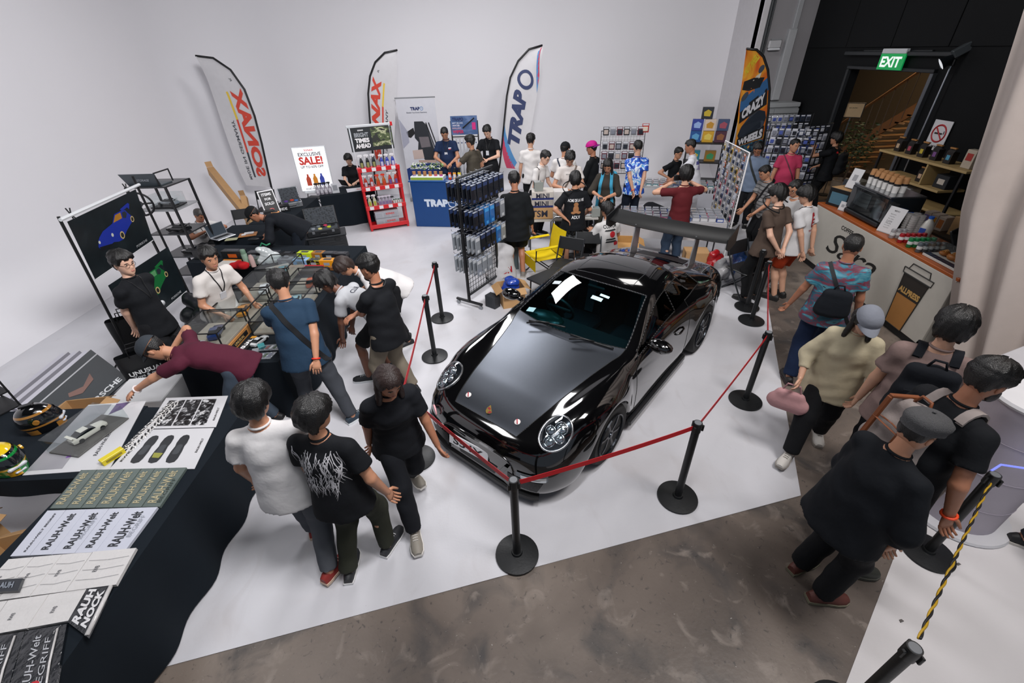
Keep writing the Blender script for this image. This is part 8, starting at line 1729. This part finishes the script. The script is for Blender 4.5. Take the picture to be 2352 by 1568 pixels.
for n_, (l_, p, q, z1) in enumerate((('rear black mesh panel of blister packs below the cabinet', (5.95,11.35,0),(7.25,11.2,0),1.95),('front black mesh panel of blister packs behind the pink tee', (5.75,10.15,0),(6.55,9.75,0),1.86),('right black mesh panel of blister packs by the doorway', (6.6,10.4,0),(7.3,10.5,0),1.82))):
    gm, L_, a_ = gridpanel('grid_panel', l_, p, q, .1, z1, BLACK); nc = int(L_/.125)
    for r_i in range(9):
        for i in range(nc): c_ = rnd.choice(K5+['#b9bcc8', '#8f94a8']) if r_i or n_ != 0 or i > 1 else '#2a7ab0'; blister(gm @ Vector((-L_/2+.07+.125*i, -.03, z1-.1-.17*r_i)), a_, c_, rnd.choice(['#b9bcc4', '#23262e', '#4a5aa0', '#7d808a']), 'hanging blister pack on the '+['rear', 'front', 'right'][n_]+' black mesh panel, '+ORD[r_i]+' row, '+ORD[i]+' from left', 'blister packs on the '+['rear', 'front', 'right'][n_]+' mesh panel')
e = thing('card_stand', 'grey card stand at the right end of the boxed toy cars table', 'sign', TM @ Vector((.72,.26,.062)),0, rot=(R(-10),0, R(-14))); mb = MB(); mb.box((0,0,.14),(.26,.008,.28),.003); mb.build('card', M('#8f9097', .5), e); mb = MB(); mb.box((0,.03,.01),(.2,.08,.02)); mb.build('foot', DGREY, e)
# under and around the stalls
open_carton('cardboard_box', 'wooden framed crate standing under the white cloth by the seated person', (2.1,7.5,0),(.5,.34,.5), R(-12), M('#b8894e', .6, var=.12)); box('carton', 'brown carton under the white table by the maroon photographer', 'box', (3.35,7.25,0),(.4,.3,.34), CARD, R(-10))
for c_, (x, y), l_, s in (('#a3141c', (3.62,7.05), 'crumpled red bag on the floor under the toy table', 1),('#b4b4b6', (3.62,6.75), 'white plastic bag on the floor behind the car tail', .9),('#1c4a8c', (3.9,6.72), 'blue and white plastic bag on the floor behind the car tail', 1.1)):
    D = SDF(); r_ = random.Random(int(x*100))
    for k in range(6): D.cap((r_.uniform(-.12,.12)*s, r_.uniform(-.1,.1),.1),(r_.uniform(-.12,.12), r_.uniform(-.08,.08), r_.uniform(.2,.4)*s),.1,.06)
    V, Q = D.mesh(.02); o = put('plastic_bag', npmesh('plastic_bag', folds(V, Q, .016, k+3,1.5), Q, M(c_, .25, coat=.5, bump=.3)), loc=(x, y, 0.005)); tag(o, l_, 'bag')
e = box('plastic_bin', 'grey plastic bin with panel on the floor behind the folding chair', 'box', (4.2,6.95,0),(.5,.4,.5), M('#55595e', .5),.1); mb = MB(); mb.box((0,-.203,.25),(.36,.006,.28)); mb.build('panel', M('#666a70', .5), e); e = box('white_board', 'open white tray leaning behind the car tail', 'box', (3.95,6.4,0),(.14,.5,.35), M('#b9b9bc', .5),.5)
folding_chair('black folding chair at the rear right of the car, beside the barrier', (3.68,6.22,0), R(205)); folding_chair('black camp chair behind the car roof, left of the seated person', (.95,6.65,0), R(150)); folding_chair('black camp chair directly behind the seated CUSTOM tee', (1.34,6.86,0), R(172))
yc = thing('camp_chair', 'bright yellow folding camp chair with black legs behind the car', 'chair', (.60,7.2,0), R(-70)); YL = cloth('#d6bb14'); mb = MB(); mb.sheet(8,8, lambda u, v: (-.26+.52*u, -.24+.48*v, .40-.06*math.sin(PI*u)*math.sin(PI*v))).sheet(8,4, lambda u, v: (-.26+.52*u, -.25,.40-.2*v)); mb.build('seat', YL, yc, True); mb = MB(); mb.sheet(6,6, lambda u, v: (-.26+.52*u, .25+.08*v-.03*math.sin(PI*u),.42+.42*v)); mb.build('backrest', YL, yc, True)
for s in (-1,1):
    mb = MB(); mb.box((s*.28,0,.62),(.07,.52,.025),.01); mb.build('armrest', YL, yc); mb = MB(); mb.tube([(s*.26,-.24,0),(s*.26,.28,.42),(s*.27,.33,.86)],.011,6); mb.build('leg', BLACK, yc); mb = MB(); mb.tube([(s*.26,.26,0),(s*.26,-.24,.42),(s*.28,-.24,.62)],.011,6); mb.build('leg', BLACK, yc)
for y in (-.24,.26): mb = MB(); mb.tube([(-.26, y, .02),(.26, y, .4)],.009,5); mb.build('cross_brace', BLACK, yc)
lt = thing('low_table', 'low black folding table beside the car windscreen', 'table', (.62,6.2,0), R(40)); mb = MB(); mb.box((0,0,.44),(.6,.4,.03),.008); mb.build('tabletop', M('#1b1e22', .4), lt)
for x in (-.26,.26):
    for y in (-.16,.16): mb = MB(); mb.cyl((x, y, 0),(x*.95, y*.95,.43),.012, n=8); mb.build('leg', BLACK, lt)
tl = thing('trolley', 'metal tube trolley loaded with white boxes under the bare table', 'trolley', (1.1,7.78,0),0); mb = MB(); mb.tube([(-.3,0,.1),(-.3,0,.78),(-.22,0,.86),(.3,0,.86)],.016,8); mb.build('handle', STEEL, tl, True); mb = MB(); mb.box((.05,.2,.12),(.7,.42,.03)); mb.build('platform', DGREY, tl)
for i, z in enumerate((.14,.30)): box('carton', 'white carton on the tube trolley, '+['lower', 'upper'][i], 'box', (1.14,7.98, z),(.44,.3,.155), M('#9a9698', .5))
bp = thing('duffel_bag', 'dark bag with round end lying under the grey toy table', 'bag', (3.4,9.85,.2), R(20)); mb = MB(); mb.lathe([(.0,-.3),(.17,-.28),(.19,-.2),(.19,.2),(.17,.28),(0,.3)],20, ax='y'); mb.build('bag_body', cloth('#16181d'), bp, True); mb = MB(); mb.tube([(.1*math.cos(a),-.29,.1*math.sin(a)) for a in np.linspace(0,2*PI, 17)[:-1]],.012,5, True); mb.build('end_ring', M('#6a6f78', .5), bp)
# ================================================================ coffee counter and shelf
WD = M('#9c4f20', .45, var=.15, sc=5); cb = thing('coffee_counter', 'white fronted coffee counter with wooden top and cup logo', 'counter', (5.28,5.95,0), R(-4)); CF = M('#bdb9b0', .5)
mb = MB(); mb.box((.02,0,.55),(.04,3.0,.9),.004).box((.36,1.48,.5),(.66,.04,1.0)).box((.36,-1.48,.5),(.66,.04,1.0)); mb.build('front_panel', CF, cb); mb = MB(); mb.box((.04,0,.05),(.03,2.98,.1)); mb.build('plinth', BLK2, cb); mb = MB(); mb.box((.36,0,1.02),(.72,3.04,.04),.006); mb.build('countertop', WD, cb)
INK = M('#1d1c1a', .6); FR = (PI/2,0,-PI/2)
def onf(y, z, d=.003): return (-d, y, z)
text('Sara', INK, cb, onf(.28,.60), FR, w=1.2, h=.34, bold=.0, shear=.35); text('COFFEE', INK, cb, onf(.55,.88), FR, w=.3)
mb = MB(); mb.prism([onf(-.80,.78), onf(-1.22,.78), onf(-1.16,.10), onf(-.86,.10)],(-.002,0,0)); mb.build('printed_cup', M('#a9763f', .6), cb); mb = MB(); mb.prism([onf(-.80,.78,.006), onf(-1.22,.78,.006), onf(-1.20,.52,.006), onf(-.82,.52,.006)],(-.001,0,0)); mb.build('printed_band', M('#2a2622', .6), cb)
text('ALLPRESS', M('#c09858', .6), cb, onf(-1.01,.59,.009), FR, w=.36, h=.08, bold=.05)
mb = MB()
for pts in ([(-.77,.79),(-1.25,.79),(-1.26,.86),(-.76,.86)],[(-.83,.86),(-1.19,.86),(-1.16,.94),(-.86,.94)],[(-.80,.78),(-1.22,.78),(-1.16,.10),(-.86,.10)]): mb.tube([onf(y, z, .006) for y, z in pts],.007,5, True)
mb.build('printed_outline', INK, cb)
CB = Matrix.Translation((5.28,5.95,1.042)) @ Matrix.Rotation(R(-4),4, 'Z')
def on(x, y, z=0): return CB @ Vector((x, y, z))
em = thing('espresso_machine', 'dark glossy espresso machine with paper cups stacked on top', 'coffee machine', on(.36,.55), R(-4)); mb = MB(); mb.box((0,0,.26),(.5,.86,.36),.02); mb.build('body', M('#14181b', .12, coat=1), em); mb = MB(); mb.box((0,0,.45),(.48,.84,.02)); mb.build('cup_tray', STEEL, em); mb = MB(); mb.box((-.02,0,.05),(.5,.8,.06),.01); mb.build('drip_tray', M('#3a3d40', .3,.6), em); mb = MB(); mb.box((-.252,.1,.28),(.004,.34,.2)).box((-.252,-.28,.24),(.004,.2,.26)); mb.build('mirror_panel', M('#7d878c', .08,.9), em)
for y in (-.2,.2): mb = MB(); mb.cyl((.2, y, .2),(.36, y, .17),.016, n=8).cyl((.2, y, .2),(.2, y, .24),.04, n=12); mb.build('group_head', STEEL, em)
for i in range(12):
    q = on(.28+.1*(i % 2),.88-.11*(i//2),.462); e = thing('cup_stack', ('kraft topped stack of white cups on the espresso machine, '+['front', 'back'][i % 2]+' row, '+ORD[i//2]+' from left'), 'cup', q, 0, 'paper cup stacks on the espresso machine'); mb = MB(); mb.lathe([(.036,0),(.042,.1),(.04,.1)],12); mb.build('white_cup', M('#c9c7c4', .5), e, smooth=40); mb = MB(); mb.lathe([(.043,.1),(.043,.13)],12); mb.build('black_band', BLACK, e); mb = MB(); mb.lathe([(.043,.13),(.036,.21),(.0,.21)],12); mb.build('kraft_cup', M('#a87a4e', .6), e, smooth=40)
def board(label, q, w_, h_, tilt, rz, lines=True, name='menu_stand'):
    e = thing(name, label, 'sign', q, 0, rot=(R(-tilt),0, rz)); mb = MB(); mb.box((0,0, h_/2),(w_, .008, h_),.002); mb.build('board', M('#c6c6c8', .45), e); mb = MB(); mb.box((0,.04,.005),(w_*.8,.09,.01)); mb.build('foot', M('#9a9a9c', .4), e)
    if lines:
        text('MENU', M('#333333', .5), e, (0,-.0045, h_*.86),(PI/2,0,0), w=w_*.3)
        for k in range(7): text(['Espresso', 'Long black', 'Flat white', 'Latte', 'Mocha', 'Iced coffee', 'Cold brew'][k], M('#4a4a4c', .5), e, (-w_*.1,-.0045, h_*(.72-.085*k)),(PI/2,0,0), w=w_*.32, bold=.0)
    else: mb = MB(); mb.box((0,-.005, h_*.55),(w_*.4,.001, h_*.3)); mb.build('grey_panel', M('#8f9094', .5), e)
    return e
CFZ = R(-75); board('white menu board on the counter in front of the espresso machine', on(.12,-.02),.24,.36,14, CFZ); board('white notice card standing on the oven box at the far end', on(.24,1.22,.30),.18,.30,14, CFZ, False, 'notice_card'); board('small cream card at the left of the espresso machine', on(.1,1.02),.12,.14,10, CFZ, False, 'notice_card')
ov = box('oven_box', 'brown cardboard topped black counter oven at the far end', 'oven', on(.34,1.24),(.5,.42,.28), M('#141618', .4), CFZ, lid=CARD); mb = MB(); mb.box((-.05,-.212,.13),(.3,.004,.18)); mb.build('glass_door', M('#4d6f80', .1), ov)
for r_i in range(4):
    for i in range(5):
        if r_i == 0 and i > 2: continue
        c_ = [('#9a9a9c', 'silver topped clear'),('#a3222a', 'red'),('#1c7a45', 'green'),('#5a6268', 'dark grey')][r_i]; q = on(.08+.07*(i % 5),-.22-.17*r_i-.0*i, 0); e = thing('drink_can', c_[1]+' drink can on the counter front row, '+ORD[i]+' of its colour', 'can', q, 0, c_[1]+' cans on the counter'); mb = MB(); mb.lathe([(.026,0),(.031,.008),(.031,.115),(.025,.128),(0,.127)],12); mb.build('can', M(c_[0],.25,.3), e, smooth=40); mb = MB(); mb.lathe([(.0315,.045),(.0315,.085)],12); mb.build('label', M('#c9cccc', .4), e); mb = MB(); mb.lathe([(.027,.127),(.0,.1275)],12); mb.build('lid', STEEL, e)
mj = thing('milk_jug', 'large milk jug with blue cap on the coffee counter', 'jug', on(.44,-.28), R(20)); mb = MB(); mb.lathe([(.07,0),(.075,.02),(.075,.17),(.05,.24),(.026,.27),(.026,.29),(0,.29)],16); mb.build('body', M('#cfcdc6', .35), mj, smooth=45); mb = MB(); mb.cyl((0,0,.285),(0,0,.315),.03, n=14); mb.build('cap', M('#1f5ab8', .4), mj); mb = MB(); mb.box((-.074,0,.12),(.006,.07,.09)); mb.build('label', M('#2a4a9c', .4), mj); mb = MB(); mb.tube([(.05,0,.24),(.1,0,.2),(.074,0,.1)],.012,6); mb.build('handle', M('#cfcdc6', .35), mj, True)
for i in range(4): e = thing('cup_stack', 'tall stack of clear plastic cups beside the milk jug, '+ORD[i]+' of four', 'cup', on(.30+.09*(i % 2),-.12-.1*(i//2)+.03,0),0, 'clear cup stacks by the milk jug'); mb = MB(); mb.lathe([(.038,0),(.044,.3),(.04,.3)],12); mb.build('cups', M('#9a9896', .12, coat=.8), e, smooth=40); mb = MB(); [mb.lathe([(.0445,.05+.03*k),(.0455,.055+.03*k)],12) for k in range(8)]; mb.build('rims', M('#b9b7b4', .2), e)
e = thing('blue_jug', 'blue lidded glass jug behind the espresso machine end', 'jug', on(.42,.02),0); mb = MB(); mb.lathe([(.06,0),(.07,.1),(.05,.22),(.0,.22)],14); mb.build('body', M('#3a4a52', .15), e, smooth=45); mb = MB(); mb.lathe([(.06,.22),(.07,.26),(0,.27)],14); mb.build('lid', M('#1f5ab8', .4), e)
ps_ = thing('pos_tablet', 'black till tablet on a stand facing the barista', 'till', on(.5,-.72), R(-150)); mb = MB(); mb.at((0,0,.18),(R(30),0,0)); mb.box((0,0,0),(.34,.03,.24),.008); mb.build('tablet', BLACK, ps_); mb = MB(); mb.box((0,-.03,.04),(.14,.16,.08),.01); mb.build('stand', DGREY, ps_)
cz = thing('pastry_case', 'clear pastry case on checked paper at the near end of the counter', 'display case', on(.33,-1.12), R(-4)); mb = MB(); mb.box((0,0,.015),(.5,.62,.03),.004); mb.build('base', M('#c9c6c0', .4), cz)
for c, q in (((-.25,0,.14),(.004,.62,.24)),((.25,0,.14),(.004,.62,.24)),((0,.31,.14),(.5,.004,.24)),((0,-.31,.14),(.5,.004,.24)),((0,0,.26),(.5,.62,.004))): mb = MB(); mb.box(c, q); mb.build('pane', PERSPEX, cz)
for i in range(9):
    for j in range(2): mb = MB(); mb.box((-.225+.045*((i+j) % 2),-.27+.068*i, .0315+.0),(.04,.06,.002)); mb.build('check', M('#2a3044', .5), cz)
CR = M('#a8642a', .5, var=.3, sc=30)
for i in range(6):
    e = thing('croissant' if i > 1 else 'bun', ('golden croissant in the pastry case, ' if i > 1 else 'round brown bun in the pastry case, ')+ORD[i % 4 if i > 1 else i]+' from the far end', 'pastry', on(.25+.1*(i % 2),-.92-.07*i, .034), R(20+30*i), 'pastries in the case')
    mb = MB()
    if i > 1: mb.tube([(.07*math.sin(t),.05*math.cos(t)-.02,.03) for t in np.linspace(-1.5,1.5,9)],[.012,.022,.03,.034,.036,.034,.03,.022,.012],8)
    else: mb.ball((0,0,.028),(.065,.055,.03),14,8)
    mb.build('crust', CR, e, True)
    mb = MB()
    for k in range(3): mb.tube([(-.03+.03*k, -.02,.055),(-.03+.03*k, .0,.066),(-.03+.03*k, .02,.055)],.005,5)
    mb.build('ridges', M('#c98c48', .5), e)
cs = thing('coffee_shelf', 'black framed plywood shelf of coffee bags against the black wall', 'shelf', (7.12,7.55,0), R(90)); PLY = M('#b59a68', .55, var=.1)
for x in (-.85,.85):
    for y in (-.2,.2): mb = MB(); mb.box((x, y, .82),(.035,.035,1.64)); mb.build('post', BLACK, cs)
for z, x0, x1 in ((1.64,-.9,.9),(1.28,-.6,.75),(.98,-.9,.9),(.66,-.5,.9),(.34,-.9,.9)): mb = MB(); mb.box(((x0+x1)/2,0, z),(x1-x0,.44,.035),.004); mb.build('shelf_board', PLY, cs)
for x, z, h_ in ((-.2,1.46,.32),(.4,1.13,.27),(-.15,.82,.29)): mb = MB(); mb.box((x, 0, z),(.03,.42, h_),.003); mb.build('divider', PLY, cs)
S4 = Matrix.Translation((7.12,7.55,0)) @ Matrix.Rotation(R(90),4, 'Z')
def cbag(x, z, c_, lab, label, y=.04):
    e = thing('coffee_bag', label, 'packet', S4 @ Vector((x, y, z)), R(-90), 'coffee bags on the plywood shelf'); mb = MB(); mb.prism([(-.06,-.05,0),(.06,-.05,0),(.06,.05,0),(-.06,.05,0)],(0,0,.17)); mb.prism([(-.06,-.05,.17),(.06,-.05,.17),(.055,.0,.23),(-.055,.0,.23)],(0,.006,.0)); mb.build('bag', M(c_, .45), e); mb = MB(); mb.box((0,-.052,.09),(.06,.003,.07)); mb.build('label', M(lab, .5), e); mb = MB(); mb.box((0,-.02,.225),(.11,.03,.02)); mb.build('fold', M('#a8763f', .5), e)
for i, (lab, nm) in enumerate((('#c4a98a', 'cream'),('#a8465a', 'crimson'),('#c4b03a', 'yellow'),('#7a4f8c', 'violet'),('#4f9ab8', 'blue'))): cbag(.68-.26*i, 1.66, '#1b1714', lab, 'dark coffee bag with '+nm+' label on the top shelf')
e = box('carton', 'white carton with red label at the right end of the top shelf', 'box', S4 @ Vector((-.7,.04,1.66)),(.16,.1,.26), M('#b9ac9a', .5), R(-90)); mb = MB(); mb.box((0,-.052,.16),(.1,.003,.1)); mb.build('red_label', M('#a8322a', .5), e)
for i, (x, z) in enumerate(((-.02,1.30),(.55,.68),(.38,.68))): cbag(x, z, '#1b1714', '#c9a98c', 'dark coffee bag with tan label, '+['second', 'fourth', 'fourth'][i]+' shelf, '+['alone', 'left', 'right'][i])
for i, (x, z, d, c_, l_) in enumerate((( .62,1.0,(.16,.14,.14), '#9a9d9f', 'white small box on the left of the third shelf'),(.15,1.0,(.26,.2,.16), '#a9abac', 'white wide box in the middle of the third shelf'),(-.55,.68,(.4,.2,.2), '#1f2124', 'black crate of dark bottles on the fourth shelf'),(.1,.36,(.34,.24,.26), '#9c7a54', 'brown carton at the bottom of the plywood shelf'),(-.5,.36,(.36,.26,.24), '#8c6c48', 'second brown carton at the bottom of the plywood shelf'),(-.45,1.30,(.24,.2,.2), '#202428', 'black flask set on the second shelf'))): box('shelf_box', l_, 'box', S4 @ Vector((x, .0, z)), d, M(c_, .5), R(-90), lab=(.5,.4), lab_mt=M('#c9c0b4', .5))
for i in range(3): e = box('coffee_box', 'white printed coffee box on the counter side of the shelf, '+ORD[i]+' of three', 'box', (6.45+.0*i, 6.15+.13*i, .96),(.1,.16,.2), M('#b9a89a', .5), R(-80)); mb = MB(); mb.box((0,-.082,.1),(.07,.003,.12)); mb.build('label', M(['#b06a3a', '#c98a2a', '#7a6a9a'][i],.5), e)
bc = thing('back_counter', 'dark back counter with brown cartons behind the coffee counter', 'counter', (6.5,6.1,0), R(90)); mb = MB(); mb.box((0,0,.47),(1.2,.45,.92),.01); mb.build('body', BLK2, bc); mb = MB(); mb.box((0,0,.945),(1.24,.48,.03)); mb.build('top', M('#3a2a1c', .5), bc)
for i, (y, w_, h_) in enumerate(((5.85,.3,.26),(5.62,.24,.2))): box('carton', 'brown kraft carton on the back counter, '+['taller', 'shorter'][i], 'box', (6.5, y, .96),(.2, w_, h_), CARD, R(3))
st2 = thing('drawer_stack', 'small stack of dark drawers in the black doorway', 'drawers', (7.15,8.95,0), R(-90))
for i in range(4): mb = MB(); mb.box((0,0,.14+.24*i),(.36,.36,.22),.008); d_ = mb.build('drawer', M('#3d444a', .5), st2); mb = MB(); mb.box((.06,-.183,.14+.24*i),(.1,.004,.08)); mb.build('label', M('#a9aaac', .5), d_)
e = thing('yellow_sling', 'mustard yellow folded hammock chair by the stair doorway', 'chair', (8.0,9.9,0), R(20)); mb = MB(); mb.sheet(10,4, lambda u, v: (-.5+u, -.15+.3*v, .55+.08*math.sin(PI*u)-.06*math.sin(PI*v))); mb.build('fabric', M('#c08a1c', .7), e, True)
for s in (-1,1): mb = MB(); mb.tube([(s*.5,0,.55),(s*.3,0,0)],.015,6); mb.build('leg', BLACK, e)
# ================================================================ studio lamp, column, right-hand barrier
lp0 = AX(2206,130,7.4); lb = AX(2085,345,7.4); ls = thing('studio_lamp', 'studio lamp with reflector on a tall thin stand by the black wall', 'lamp', (7.4, lp0.y+.1,0)); mb = MB(); mb.cyl((0,0,0),(0,0, lp0.z-.08),.014, n=8); mb.build('pole', STEEL, ls)
for a in (0,2.1,4.2): mb = MB(); mb.tube([(0,0,.6),(.08*math.cos(a),.3*math.sin(a),.01)],.012,6); mb.build('leg', BLACK, ls)
mb = MB(); mb.at((0,0, lp0.z),(0, R(-35), R(-25))); mb.box((.12,0,.04),(.28,.13,.13),.015); mb.build('lamp_head', M('#3d4245', .4), ls); mb = MB(); mb.at((0,0, lp0.z),(0, R(-35), R(-25))); mb.lathe([(.05,-.02),(.10,-.18),(.097,-.18),(.045,-.02)],20, ax='x'); mb.build('reflector', M('#23272b', .3,.6), ls, smooth=40); mb = MB(); mb.at((0,0, lp0.z),(0, R(-35), R(-25))); mb.lathe([(.092,-.17),(0,-.15)],20, ax='x'); mb.build('bulb', M('#eef2f6', .3, emit=.5), ls); mb = MB(); mb.box((0,0, lp0.z-.08),(.05,.1,.1),.01); mb.build('bracket', BLACK, ls)
co = thing('display_plinth', 'tall white round fabric covered plinth at the right edge', 'plinth', (3.72,2.22,0)); FBR = M('#b9b2bc', .7, bump=.1, bsc=300); mb = MB(); mb.lathe([(.36,0),(.37,.01),(.36,.03),(.28,.032),(0,.032)],40); mb.build('base_plate', M('#cfcfd3', .4), co, smooth=40); mb = MB(); mb.lathe([(.27,.032),(.27,1.22),(0,1.22)],40); mb.build('fabric_cover', FBR, co, smooth=40); mb = MB(); mb.lathe([(.29,1.22),(.30,1.24),(.29,1.26),(0,1.26)],40); mb.build('top', M('#d3d3d6', .35), co, smooth=40)
for z in (.3,.62,.94): mb = MB(); mb.tube([(.271*math.cos(a),.271*math.sin(a), z) for a in np.linspace(0,2*PI, 37)[:-1]],.003,4, True); mb.build('seam', M('#a39ca8', .7), co)
tb = thing('white_table', 'white topped counter with dark keyboard at the right frame edge', 'table', (4.62,2.55,0), R(20)); mb = MB(); mb.box((0,0,.92),(.8,1.2,.05),.01); mb.build('tabletop', M('#bdbcc0', .5), tb); mb = MB(); mb.box((0,0,.45),(.7,1.1,.9),.01); mb.build('cabinet', M('#b3b2b6', .5), tb)
kb = thing('keyboard', 'dark keyboard with yellow key on the white counter', 'keyboard', (4.5,2.45,.946), R(20)); mb = MB(); mb.box((0,0,.012),(.22,.5,.024),.005); mb.build('case', M('#3a434c', .4), kb); mb = MB()
for i in range(4):
    for j in range(10): mb.box((-.075+.05*i, -.21+.046*j, .027),(.038,.036,.008))
mb.build('keys', M('#23282e', .5), kb); mb = MB(); mb.box((-.075,-.21,.034),(.03,.03,.004)); mb.build('yellow_key', M('#c9a81c', .4), kb)
SB = [(3.2,1.85, 'black barrier post on the white floor beside the round plinth'),(1.89,.88, 'black barrier post at the bottom right corner of the frame')]
for x, y, l_ in SB: stanchion(x, y, l_)
r0, r1 = Vector((SB[0][0], SB[0][1],.9)), Vector((SB[1][0], SB[1][1],.93)); d = (r1-r0); L_ = d.length; u, w_, dd = frame(d)
for c_, ph, nm in (('#b8921c', 0, 'yellow'),('#16171a', PI, 'black')):
    mb = MB(); mb.tube([r0+d*t+Vector((0,0,-.02*math.sin(PI*t)))+(u*math.cos(t*60+ph)+w_*math.sin(t*60+ph))*.0045 for t in np.linspace(.04,.96,150)],.006,5)
    if ph == 0: rp = mb.build('barrier_rope', M(c_, .5), None, True); tag(rp, 'yellow and black twisted rope between the two right hand posts', 'rope')
    else: mb.build('black_strand', M(c_, .5), rp, True)
mb = MB(); mb.tube([Vector((3.2,1.88,.93)), Vector((3.35,1.95,.90)), Vector((3.6,1.9,.88)), Vector((4.0,1.75,.9))],.007,6); tag(mb.build('led_cable', M('#6a74e0', .3, emit=1.0)), 'glowing blue violet cable running from the right post', 'cable')
for i, (px, py) in enumerate(((2200,1299),(2068,1430))): g = G(px, py); mb = MB(); mb.prism([(0,0,0),(.03,.008,0),(.022,.022,0),(.004,.018,0)],(0,0,.006)); tag(mb.build('paper_scrap', M('#5a5654', .7), loc=g), 'small dark paper scrap on the white floor, '+['upper', 'lower'][i], 'scrap')
bpy.data.scenes.remove(TS)
